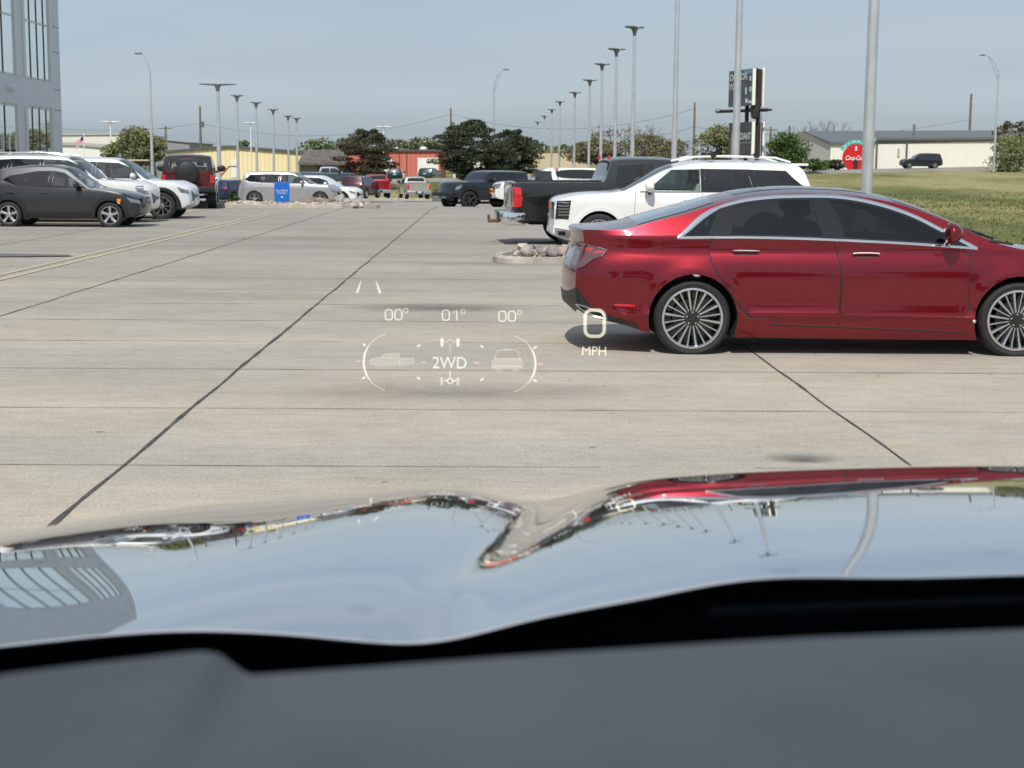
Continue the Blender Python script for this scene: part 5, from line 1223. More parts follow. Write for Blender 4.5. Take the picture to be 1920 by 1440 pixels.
def build_hud():
    o0 = at(845, 650, HUDY); s = HUDY/F/ (fw.y)  # metres per photo pixel at that distance
    s = HUDY/F
    root = empty('head_up_display', o0, 0, 'pale glowing head-up display graphics hanging over the concrete, reading 0 MPH and 2WD', 'head-up display')
    def P(px, py): return at(px, py, HUDY)-o0
    def txt(name, st, px, py, hpx, mat, sx=1.0, dx=0.0, bold=0.0, sp_=1.0):
        me = text_mesh(st, hpx*s/0.69, mat, 'CENTER', spacing=sp_, bold=bold)
        c = P(px, py)
        xs_ = [v.co.x for v in me.vertices]; zs_ = [v.co.y for v in me.vertices]; mx_ = (max(xs_)+min(xs_))/2; mz = (max(zs_)+min(zs_))/2; f = hpx*s/(max(zs_)-min(zs_))
        for v in me.vertices:
            x, z = (v.co.x-mx_)*f*sx, (v.co.y-mz)*f; v.co = Vector((c.x+x, 0, c.z+z-x*DIP))
        return link(name, me, root)
    def poly(name, quads, mat):
        mb = MB()
        for q in quads:
            mb.add([P(*p) for p in q], [tuple(range(len(q)))])
        return mb.build(name, mat, root)
    def stroke(pts, w_):
        out = []
        P2 = [Vector(p) for p in pts]
        for i in range(len(P2)-1):
            w0 = w_(i/(len(P2)-1)) if callable(w_) else w_; w1 = w_((i+1)/(len(P2)-1)) if callable(w_) else w_
            def nn(k):
                d = (P2[min(k+1, len(P2)-1)]-P2[max(k-1, 0)]).normalized(); return Vector((-d.y, d.x))
            a, b_ = P2[i], P2[i+1]; na, nb = nn(i), nn(i+1)
            out.append([tuple(a+na*w0/2), tuple(b_+nb*w1/2), tuple(b_-nb*w1/2), tuple(a-na*w0/2)])
        return out
    def rrect(cx_, cy_, w_, h_, r_, st):
        pts = []
        for (sx, sy, a0) in ((1,-1,-90),(1,1,0),(-1,1,90),(-1,-1,180)):
            for k in range(7):
                a = R(a0+15*k); pts.append((cx_+sx*(w_/2-r_)+r_*math.cos(a), cy_+sy*(h_/2-r_)+r_*math.sin(a)))
        pts.append(pts[0]); return stroke(pts, st)
    def ringq(cx_, cy_, r_, st, n=20): return stroke([(cx_+r_*math.cos(2*PI*k/n), cy_+r_*math.sin(2*PI*k/n)) for k in range(n+1)], st)
    # digits drawn with rounded strokes as on the display
    def zero(cx_, cy_): return rrect(cx_, cy_, 13, 19, 5, 2.2)
    def one(cx_, cy_): return stroke([(cx_-5, cy_-5), (cx_+1.5, cy_-9.6), (cx_+1.5, cy_+10)], 2.2)
    poly('degree_readout', zero(729,590)+zero(747,590)+ringq(761,582,4,1.3), HW)
    poly('degree_readout', zero(836,591)+one(855,591)+ringq(868.5,584,4,1.3), HW)
    poly('degree_readout', zero(942,593)+zero(960,593)+ringq(974.5,585.5,4,1.3), HW)
    poly('speed_digit', rrect(1115,606,36,49,12,6.0), HY)
    txt('speed_unit', 'MPH', 1114, 658, 16.5, HY, 1.0)
    txt('drive_mode_text', '2WD', 843, 680, 22, HW, 0.92)
    for sx in ((668,673,676,680),(716,711,708,704.5)):
        pass
    poly('lane_mark', [[(676.5,526),(677.5,526),(672,549),(667,549)]], HW); poly('lane_mark', [[(704.5,527),(706,527),(715.5,549.5),(710,549.5)]], HW)
    def arc(cx_, cy_, rx, ry, a0, a1, w_): return stroke([(cx_+rx*math.cos(R(a0+(a1-a0)*k/40)), cy_+ry*math.sin(R(a0+(a1-a0)*k/40))) for k in range(41)], w_)
    wf = lambda t: 0.8+3.2*math.exp(-((t-0.5)/0.21)**4)
    poly('gauge_arc', arc(735,679,53,54,104,256,wf), HW); poly('gauge_arc', arc(950,682,54,54,-76,76,wf), HW)
    for (x, y, a) in ((683,646.5,30),(785,648,-30),(903.5,649.5,32),(1003.5,651.5,-30),(682,708.5,-30),(785,709,40),(903.5,711.5,-35),(1003.5,713.5,32)):
        d = Vector((math.cos(R(a)), math.sin(R(a))))*3.6; poly('gauge_tick', stroke([(x-d.x,y-d.y),(x+d.x,y+d.y)], 3.0), HW)
    for (x, y) in ((671.5,677.5),(794.5,679),(893,680),(1012.5,682.5)): poly('level_mark', stroke([(x-5,y),(x+5,y)], 4), HR)
    # axle diagram
    q = []
    poly('tyre_mark', [[(826,634.5),(831.5,634.5),(831.5,649.5),(826,649.5)]], HW); poly('tyre_mark', [[(856,634.5),(861.5,634.5),(861.5,649.5),(856,649.5)]], HW)
    poly('tyre_mark', [[(825.5,707.5),(830.5,707.5),(830.5,722.5),(825.5,722.5)]], HD); poly('tyre_mark', [[(856,707.5),(861,707.5),(861,722.5),(856,722.5)]], HD)
    poly('axle_line', stroke([(832,641.5),(839,641.5)],1.6)+stroke([(849,641.5),(856,641.5)],1.6)+ringq(844,641.5,4.6,1.3)+stroke([(844,647),(844,662)],1.5), HD)
    poly('axle_line', stroke([(844,695),(844,709)],1.8)+ringq(844,714.5,5,1.8)+stroke([(834,714),(839,714)],2.4)+stroke([(849,714),(855,714)],2.4), HW)
    # side view and rear view of the truck
    poly('truck_side_icon', [[(692,682),(693,676),(699,672.5),(714,670),(722,664),(737,663.5),(749,663.5),(749.5,672),(776,672),(777.5,678),(775,683),(748,685.5),(716,686),(696,685)]], HF)
    poly('truck_side_outline', stroke([(693,676),(699,672.5),(714,670),(722,664),(737,663.5),(749,663.5),(749.5,672),(776,672),(777,678)],1.3)+stroke([(749.5,672),(749.5,686)],1.0)+stroke([(731,664),(731,671)],1.0)+stroke([(716,671),(748,671)],0.9), HD)
    poly('truck_rear_icon', [[(927,672),(975,672),(980,684),(980,690),(922,690),(922,684)]], HF); poly('truck_rear_tyres', [[(930,691),(941,691),(944,697),(928,697)],[(961,691),(972,691),(975,697),(959,697)]], HF)
    poly('truck_rear_outline', stroke([(922,690),(922,680),(928,671),(932,658),(940,656),(966,656.5),(971,659),(975,671),(981,681),(981,690),(922,690)],1.2)+stroke([(926,672.5),(977,673)],1.2)+stroke([(926,686),(978,686.5)],2.0)+stroke([(945,655.5),(958,655.5)],1.6), HD)
build_hud()

# ================================================================== ENVIRONMENT
def lat(px, py, Y, z=None):
    p = at(px, py, Y); return p.x
# ---- kerbed rock islands ----
def island(name, poly, z0, h, mat):
    n = len(poly); vs = [(x, y, z0) for x, y in poly]+[(x, y, z0+h-0.03) for x, y in poly]
    c = Vector((sum(p[0] for p in poly)/n, sum(p[1] for p in poly)/n))
    for x, y in poly:
        d = (Vector((x, y))-c).normalized(); vs.append((x-d.x*0.03, y-d.y*0.03, z0+h))
    for x, y in poly:
        d = (Vector((x, y))-c).normalized(); vs.append((x-d.x*0.16, y-d.y*0.16, z0+h))
    for x, y in poly:
        d = (Vector((x, y))-c).normalized(); vs.append((x-d.x*0.17, y-d.y*0.17, z0+h-0.06))
    fs = []
    for k in range(4):
        for i in range(n): fs.append((k*n+i, k*n+(i+1) % n, (k+1)*n+(i+1) % n, (k+1)*n+i))
    fs.append(tuple(4*n+i for i in range(n)))
    o = MB().add(vs, fs).build(name, mat, None, 35, True); tag(o, kind='structure'); return o
# near island to the left of and behind the sedan
ip = catmull([(0.10,25.9),(0.35,25.45),(1.0,25.4),(5.0,25.4),(8.6,25.4),(8.9,25.8),(8.9,27.0),(8.6,27.6),(5.0,27.6),(1.0,27.6),(0.55,27.4),(0.18,26.7)], 3, True)
island('kerb', ip, 0.0, 0.145, M['kerb'])
rockm = []
for i, (a_, b_) in enumerate((((0.30,0.24,0.20),(0.46,0.40,0.34)), ((0.40,0.34,0.30),(0.60,0.54,0.48)), ((0.16,0.15,0.15),(0.30,0.28,0.27)), ((0.34,0.23,0.18),(0.50,0.38,0.31)))):
    rockm.append(vary(pr('river_rock', a_, 0.85), a_, b_, 6, bump=0.4, bscale=14))
def rock_mesh(seed, sq=0.6):
    bm = bmesh.new(); bmesh.ops.create_icosphere(bm, subdivisions=2, radius=1.0)
    for v in bm.verts:
        q = 1+0.35*noise.noise(v.co*1.3+Vector((seed*7.1,0,0)))+0.12*noise.noise(v.co*3.1+Vector((0,seed*3.3,0))); v.co = Vector((v.co.x*q, v.co.y*q*0.8, v.co.z*q*sq))
    me = bpy.data.meshes.new('rock'); bm.to_mesh(me); bm.free(); me.polygons.foreach_set('use_smooth', [True]*len(me.polygons)); me.update(); me.set_sharp_from_angle(angle=R(38)); return me
rms = [rock_mesh(i) for i in range(8)]
rnd = random.Random(4)
first = None; cnt = 0
for me_i, me in enumerate(rms): me.materials.append(rockm[me_i % 4])
for i in range(240):
    x = 0.50+rnd.random()*2.5 if i < 200 else 2.6+rnd.random()*4; y = 25.75+rnd.random()*1.5
    s = 0.045+0.085*rnd.random()**1.6
    o = link('rock', rms[rnd.randrange(8)], None, (x, y, 0.12+s*0.35+0.06*rnd.random()*(1 if 0.6 < x else 0.3)))
    o.scale = (s*1.2, s, s); o.rotation_euler = (rnd.random()*0.6, rnd.random()*0.6, rnd.random()*6.28)
    tag(o, 'rounded river rock lying loose on the kerbed island behind the red sedan', 'rock', 'river rocks on the near island')
# far island in front of the silver suv
fx0, fx1 = lat(300, 388, 56), lat(838, 384, 56)
fp = catmull([(fx0-2,55.6),(fx0+6,55.3),(fx1-4,55.6),(fx1-2.5,56.1),(fx1-2.8,57.4),(fx1-6,58.2),(fx0+4,58.4),(fx0-2,58.2)], 3, True)
fp = [(x, y) for x, y in fp]
def fisland():
    x0 = lat(200, 388, 56); x1 = lat(705, 384, 56)
    return catmull([(x0,55.7),(x0+8,55.5),(x1-2,55.6),(x1,56.3),(x1-0.6,57.6),(x1-4,58.4),(x0+4,58.6),(x0,58.4)], 3, True)
island('kerb', fisland(), 0.0, 0.15, M['kerb'])
gm = MB(); vg = rnd
def gravel(x0, x1, y0, y1, z, n, smin, smax, seed):
    rr = random.Random(seed); mb = MB()
    for i in range(n):
        x, y = rr.uniform(x0, x1), rr.uniform(y0, y1); s = rr.uniform(smin, smax); a = rr.random()*6.28
        top = (x+rr.uniform(-.3,.3)*s, y, z+s*rr.uniform(0.6,1.1)); vs = [(x+s*math.cos(a+k*1.256)*rr.uniform(.7,1.2), y+s*math.sin(a+k*1.256)*rr.uniform(.7,1.2), z-0.02) for k in range(5)]
        mid = [((p[0]*0.75+top[0]*0.25), (p[1]*0.75+top[1]*0.25), z+s*rr.uniform(0.3,0.6)) for p in vs]
        mb.add(vs+mid+[top], [(k, (k+1) % 5, 5+(k+1) % 5, 5+k) for k in range(5)]+[(5+k, 5+(k+1) % 5, 10) for k in range(5)])
    return mb
def island_rand(m):
    N, L, b = nodes(m); g_ = N.new('ShaderNodeNewGeometry'); r = N.new('ShaderNodeValToRGB'); e = r.color_ramp.elements
    e[0].color = (0.20,0.17,0.15,1); e[1].color = (0.62,0.55,0.47,1); mid = e.new(0.5); mid.color = (0.42,0.34,0.28,1)
    L.new(g_.outputs['Random Per Island'], r.inputs[0]); L.new(r.outputs[0], b.inputs['Base Color']); return m
grm = island_rand(pr('gravel_stone', (0.4,0.35,0.3), 0.9))
o = gravel(lat(300,388,56), lat(703,384,56)-0.4, 55.9, 58.2, 0.10, 2600, 0.05, 0.13, 9).build('gravel', grm); tag(o, 'bed of tan and grey stones filling the far island', 'gravel', kind='stuff')
o = gravel(0.5, 8.5, 25.75, 27.3, 0.10, 2600, 0.025, 0.06, 10).build('gravel', grm); tag(o, 'small pale stones filling the near kerbed island', 'gravel', kind='stuff')
# boulders
bould = vary(pr('boulder', (0.22,0.16,0.13), 0.95), (0.17,0.125,0.10), (0.32,0.25,0.20), 2.5, bump=0.6, bscale=5)
bould2 = vary(pr('boulder_grey', (0.3,0.29,0.27), 0.95), (0.22,0.21,0.20), (0.45,0.43,0.40), 2.5, bump=0.6, bscale=5)
for (px, py, sx, sz, mt, lab) in ((577,374,0.50,0.20,bould,'low reddish brown boulder right of the blue sign'), (638,366,0.20,0.27,bould2,'upright pale grey boulder before the white crossover'), (650,372,0.24,0.16,bould2,'squat brownish boulder right of the upright pale one'), (603,377,0.36,0.18,bould,'small dark brown boulder at the right foot of the low one'), (668,376,0.45,0.15,bould2,'flat pale boulder at the right tip of the far island')):
    a = at(px, py, 57); me = rock_mesh(px*0.1, 1.0); me.materials.append(mt); o = link('boulder', me, None, (a.x, 57+0.002*(px-600), 0.10+sz*0.55)); o.scale = (sx, sx*0.8, sz); o.rotation_euler = (0,0,px); tag(o, lab, 'rock')

# ---- foliage ----
def leafmat(name, c1, c2, c3):
    m = pr(name, c1, 0.7, spec=0.2); N, L, b = nodes(m); g_ = N.new('ShaderNodeNewGeometry'); r = N.new('ShaderNodeValToRGB'); e = r.color_ramp.elements
    e[0].color = (*c1,1); e[1].color = (*c3,1); mid = e.new(0.5); mid.color = (*c2,1); L.new(g_.outputs['Random Per Island'], r.inputs[0])
    t = N.new('ShaderNodeTexCoord'); n = N.new('ShaderNodeTexNoise'); n.inputs['Scale'].default_value = 0.9; L.new(t.outputs['Object'], n.inputs['Vector'])
    mu = N.new('ShaderNodeMix'); mu.data_type = 'RGBA'; mu.blend_type = 'MULTIPLY'; mu.inputs['Factor'].default_value = 1
    r2 = N.new('ShaderNodeValToRGB'); r2.color_ramp.elements[0].color = (0.65,0.65,0.65,1); r2.color_ramp.elements[1].color = (1.3,1.3,1.2,1); r2.color_ramp.elements[0].position = 0.35; r2.color_ramp.elements[1].position = 0.65
    L.new(n.outputs[0], r2.inputs[0]); L.new(r.outputs[0], mu.inputs['A']); L.new(r2.outputs[0], mu.inputs['B']); L.new(mu.outputs['Result'], b.inputs['Base Color']); return m
pine_l = leafmat('pine_needles', (0.026,0.036,0.022), (0.045,0.060,0.034), (0.085,0.095,0.055))
pine_l2 = leafmat('brownish_needles', (0.040,0.044,0.028), (0.075,0.072,0.045), (0.13,0.115,0.07))
green_l = leafmat('green_leaves', (0.035,0.065,0.015), (0.065,0.110,0.025), (0.11,0.16,0.045))
olive_l = leafmat('spring_leaves', (0.11,0.13,0.05), (0.17,0.185,0.08), (0.25,0.26,0.13))
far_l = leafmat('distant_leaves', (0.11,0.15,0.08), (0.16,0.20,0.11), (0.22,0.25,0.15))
brown_l = leafmat('brown_twigs', (0.16,0.14,0.11), (0.21,0.185,0.15), (0.28,0.25,0.20))
bark = vary(pr('bark', (0.10,0.08,0.065), 0.95), (0.07,0.055,0.045), (0.15,0.125,0.10), 5)
def leaf(mb, p, s, rr, asp=0.55):
    a = Vector((rr.gauss(0,1), rr.gauss(0,1), rr.gauss(0,1))).normalized(); b_ = a.cross(Vector((rr.gauss(0,1), rr.gauss(0,1), rr.gauss(0,1)))).normalized()
    o = len(mb.v); mb.v += [tuple(p+a*s), tuple(p+b_*s*asp), tuple(p-a*s), tuple(p-b_*s*asp)]; mb.f.append((o, o+1, o+2, o+3)); mb.m.append(0)
def tree(name, label, x, y, h, w_, lm, seed, kind='round', n=3000, ls=0.16, trunk_h=None, group=None, cat='tree', z=None, wx=1.0):
    rr = random.Random(seed); z0 = ground_z(x, y) if z is None else z
    root = empty(name, (x, y, z0-0.05), 0, label, cat, group)
    tb = MB(); cr = MB(); th_ = trunk_h if trunk_h is not None else h*0.25
    lean = Vector((rr.uniform(-.03,.03), rr.uniform(-.03,.03)))
    tb.tube([(0,0,0),(lean.x*h*0.5,lean.y*h*0.5,h*0.45),(lean.x*h,lean.y*h,h*0.88)], [h*0.028,h*0.018,h*0.004], 8)
    lobes = []
    if kind == 'pine':
        nl = 30
        for i in range(nl):
            t = (i+0.5)/nl; zz = th_+(h-th_)*t; rad = w_/2*(0.35+0.75*math.sin(PI*min(1, (1-t)*0.75+0.12)))*(1 if t < 0.9 else 0.55)
            for k in range(3):
                a = rr.random()*6.28; d = rad*rr.uniform(0.35,1.0); c = Vector((d*math.cos(a)*wx, d*math.sin(a), zz+rr.uniform(-.3,.3)*h*0.05))
                lobes.append((c, Vector((rad*0.36, rad*0.36, h*0.045)))); tb.tube([(0,0,zz-h*0.03), tuple(c)], [h*0.007,h*0.002], 4)
    elif kind == 'bare':
        pass
    else:
        nl = 22
        for i in range(nl):
            u = rr.uniform(-1,1); a = rr.random()*6.28; r_ = math.sqrt(1-u*u)*rr.uniform(0.45,1.0)
            cz = th_+(h-th_)*(0.5+0.42*u); c = Vector((w_/2*0.72*r_*math.cos(a)*wx, w_/2*0.72*r_*math.sin(a), cz)); q = rr.uniform(0.16,0.30)
            lobes.append((c, Vector((w_*q*wx, w_*q, (h-th_)*q*0.8)))); tb.tube([(0,0,th_*0.8), tuple(c*0.6+Vector((0,0,th_*0.35))), tuple(c)], [h*0.010,h*0.006,h*0.002], 4)
    for i in range(n):
        if not lobes: break
        c, e = lobes[rr.randrange(len(lobes))]
        d = Vector((rr.gauss(0,1), rr.gauss(0,1), rr.gauss(0,1))).normalized()*rr.uniform(0.55,1.05)
        leaf(cr, c+Vector((d.x*e.x, d.y*e.y, d.z*e.z)), ls*rr.uniform(0.6,1.4), rr, 0.3 if kind == 'pine' else 0.55)
    if kind == 'bare':
        def br(p, d, l, r_, dep):
            q = p+d*l; tb.tube([p, p+d*l*0.5+Vector((rr.uniform(-.05,.05)*l,)*3), q], [r_, r_*0.8, r_*0.6], 4 if dep > 1 else 3, cap=False)
            if dep == 0:
                if n and rr.random() < n/1000.0: leaf(cr, q, ls, rr); 
                return
            for k in range(rr.choice((2,3,3))):
                nd = (d+Vector((rr.gauss(0,0.42)*wx, rr.gauss(0,0.42), rr.gauss(0.1,0.25)))).normalized(); br(q, nd, l*rr.uniform(0.62,0.85), r_*0.6, dep-1)
        for k in range(7):
            a = k*0.9+rr.random(); br(Vector((0,0,h*0.10+0.03*k*h)), Vector((math.cos(a)*0.55*wx, math.sin(a)*0.55, 0.8)).normalized(), h*0.24, h*0.013, 4)
    tb.build('trunk', bark, root, 60)
    if cr.v: cr.build('crown', lm, root)
    return root
def treepx(name, label, pxc, pyb, pyt, wpx, Y, lm, seed, **k):
    a = at(pxc, pyb, Y); b_ = at(pxc, pyt, Y); z = k.pop('z', a.z); return tree(name, label, a.x, Y, b_.z-z, wpx*Y/F, lm, seed, z=z, **k)
treepx('pine_tree', 'brownish pine with ragged layered branches left of the thin white lamp', 688, 338, 243, 100, 150, pine_l2, 11, kind='pine', n=11000, ls=0.17, trunk_h=0.4)
treepx('pine_tree', 'largest dark green pine with a broad crown right of the red building', 885, 338, 226, 128, 148, pine_l, 12, kind='pine', n=15000, ls=0.18, trunk_h=0.3)
treepx('pine_tree', 'dark green pine leaning wide to the right beside the largest one', 958, 338, 245, 108, 152, pine_l, 13, kind='pine', n=11000, ls=0.18, trunk_h=0.3)
treepx('leafy_tree', 'spring green tree behind the golf cart left of the street lamp', 262, 330, 243, 106, 135, olive_l, 14, n=6500, ls=0.12, trunk_h=1.0)
treepx('leafy_tree', 'thin small olive tree just left of the spring green tree', 212, 330, 270, 50, 138, olive_l, 24, n=1100, ls=0.15, trunk_h=0.8)
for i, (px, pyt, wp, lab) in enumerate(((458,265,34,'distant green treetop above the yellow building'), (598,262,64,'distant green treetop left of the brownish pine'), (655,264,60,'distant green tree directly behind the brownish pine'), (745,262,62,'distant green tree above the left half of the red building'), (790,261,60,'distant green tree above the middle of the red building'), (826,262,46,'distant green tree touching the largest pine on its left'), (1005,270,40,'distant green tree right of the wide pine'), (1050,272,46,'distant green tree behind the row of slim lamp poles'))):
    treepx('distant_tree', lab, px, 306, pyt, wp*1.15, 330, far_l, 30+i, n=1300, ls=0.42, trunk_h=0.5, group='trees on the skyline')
treepx('leafy_tree', 'hazy olive tree with fine twigs behind the tallest lamp poles', 1150, 312, 222, 150, 200, brown_l, 41, kind='bare', n=500, ls=0.2, wx=1.3)
treepx('leafy_tree', 'low olive brown tree filling the gap under the twiggy one', 1120, 312, 262, 130, 196, leafmat('olive_brown', (0.12,0.12,0.07),(0.18,0.165,0.10),(0.25,0.22,0.14)), 42, n=5500, ls=0.17, trunk_h=0.3)
treepx('leafy_tree', 'broad olive tree behind the tallest lamp pole and dark pickup', 1222, 312, 254, 150, 190, leafmat('olive_dark', (0.10,0.105,0.055),(0.16,0.155,0.085),(0.23,0.21,0.12)), 43, n=5200, ls=0.15, trunk_h=0.3)
treepx('bare_tree', 'tall twiggy half-bare tree behind the fourth pole from the right', 1196, 312, 230, 90, 205, brown_l, 143, kind='bare', n=300, ls=0.15, wx=1.2)
treepx('leafy_tree', 'olive green tree immediately left of the billboard', 1348, 312, 238, 100, 185, olive_l, 44, n=5200, ls=0.15, trunk_h=0.3)
treepx('leafy_tree', 'dense fresh green round tree right of the billboard', 1474, 314, 248, 84, 172, green_l, 45, n=8000, ls=0.13, trunk_h=0.2, wx=1.0)
for px, pyt, w_, lab in ((1530,297,44,'low round green bush left of the warehouse'), (1566,300,34,'low brownish bush beside the red disc sign')):
    treepx('bush', lab, px, 318, pyt, w_*1.2, 166 if px < 1550 else 176, green_l if px < 1550 else pine_l2, px, n=1300, ls=0.13, trunk_h=0.05, cat='bush')
treepx('bare_tree', 'bare branching tree rising behind the warehouse roof on its left', 1548, 306, 218, 60, 250, brown_l, 46, kind='bare', n=0)
treepx('bare_tree', 'smaller bare tree left of the other bare tree behind the warehouse', 1508, 306, 226, 40, 255, brown_l, 47, kind='bare', n=0)
treepx('bush', 'sprawling leafy bush at the right edge before the warehouse', 1892, 324, 256, 96, 158, olive_l, 48, n=4200, ls=0.11, trunk_h=0.1, cat='bush')
treepx('leafy_tree', 'dark tree at the right edge rising above the bush', 1912, 312, 212, 90, 195, leafmat('dusky', (0.06,0.055,0.04),(0.09,0.08,0.055),(0.13,0.115,0.08)), 49, kind='bare', n=700, ls=0.3)
treepx('leafy_tree', 'olive tree at the far right edge behind the bush', 1925, 314, 240, 90, 180, olive_l, 50, n=3600, ls=0.15, trunk_h=0.3)
for i, (px, py, w_, lab) in enumerate(((437,381,26,'round green shrub beside the left lamp post base'), (486,379,17,'small dull green shrub before the silver suv rear wheel'))):
    treepx('shrub', lab, px, 384, 364+i*6, w_, 57, green_l, 60+i, n=900, ls=0.045, trunk_h=0.02, cat='shrub', z=0.1)
treepx('weed', 'green weed tuft growing among the rocks by the white suv', 1068, 480, 462, 20, 27.0, green_l, 71, n=260, ls=0.03, trunk_h=0.01, cat='plant', z=0.12)

# ---- grass blades on the near part of the field ----
def grass_tufts():
    rr = random.Random(5); mb = MB()
    for i in range(9000):
        t = rr.random()**1.5; y = 28+t*75; x = rr.uniform(9.9, 11+y*0.36)
        if y < 31 and x > 9: continue
        z = ground_z(x, y); hh = rr.uniform(0.03,0.09)*(1+0.4*t); a = rr.random()*PI; wv = 0.03+0.035*t
        dx, dy = math.cos(a)*wv, math.sin(a)*wv; l = rr.uniform(-.08,.08)
        o = len(mb.v); mb.v += [(x-dx,y-dy,z),(x+dx,y+dy,z),(x+l,y+l*0.5,z+hh)]; mb.f.append((o,o+1,o+2)); mb.m.append(0)
    gm_ = leafmat('grass_blades', (0.11,0.135,0.04), (0.17,0.18,0.065), (0.26,0.245,0.11))
    o = mb.build('grass', gm_); tag(o, 'short mixed green and straw grass on the verge behind the sedan', 'grass', kind='stuff')
grass_tufts()
# driveway end: kerb between lot and grass
def kerb_line(pts, wd=0.16, h=0.14):
    mb = MB(); n = len(pts); vs = []
    for i, p in enumerate(pts):
        a = Vector(pts[max(0,i-1)]); b_ = Vector(pts[min(n-1,i+1)]); d = (b_-a).normalized(); q = Vector((-d.y, d.x)); z = lotz(p[1])
        for (k, zz) in ((0.5,0.0),(0.5,h-0.03),(0.42,h),(-0.42,h),(-0.5,h-0.03),(-0.5,0)):
            vs.append((p[0]+q.x*wd*k, p[1]+q.y*wd*k, z+zz))
    fs = [(i*6+k, i*6+k+1, (i+1)*6+k+1, (i+1)*6+k) for i in range(n-1) for k in range(5)]
    o = mb.add(vs, fs).build('kerb', M['kerb'], None, 35, True); tag(o, kind='structure')
kerb_line([(9.68, 30.2)]+[(9.68, y) for y in range(32, 145, 3)])
kerb_line([(x, 30.1) for x in (9.6, 14, 20, 40, 60)])

# low block wall at the end of the lane
a = at(808, 380, 128); b_ = at(861, 380, 128)
blockm = pr('block_wall', (0.20,0.19,0.18), 0.9); N, L, bb = nodes(blockm); bt = N.new('ShaderNodeTexBrick'); bt.inputs['Scale'].default_value = 2.4; bt.inputs['Color1'].default_value = (0.22,0.21,0.20,1); bt.inputs['Color2'].default_value = (0.16,0.155,0.15,1); bt.inputs['Mortar'].default_value = (0.09,0.09,0.085,1)
tcn = N.new('ShaderNodeTexCoord'); mpn = N.new('ShaderNodeMapping'); mpn.inputs['Rotation'].default_value = (R(90),0,0); L.new(tcn.outputs['Object'], mpn.inputs[0]); L.new(mpn.outputs[0], bt.inputs[0]); L.new(bt.outputs[0], bb.inputs['Base Color'])
o = MB().bbox(0, b_.x-a.x, -0.15, 0.15, 0, 0.75, 0.03).build('retaining_wall', blockm, None, 40, loc=(a.x, 131, lotz(131))); tag(o, 'low dark block retaining wall right of the sand beige pickup', 'wall')
kerb_line([(lat(861,380,131), 131), (lat(925,380,131), 131)], 0.5, 0.7)
kerb_line([(-60, 140), (-30, 141), (lat(808,380,140), 141)], 0.2, 0.2)

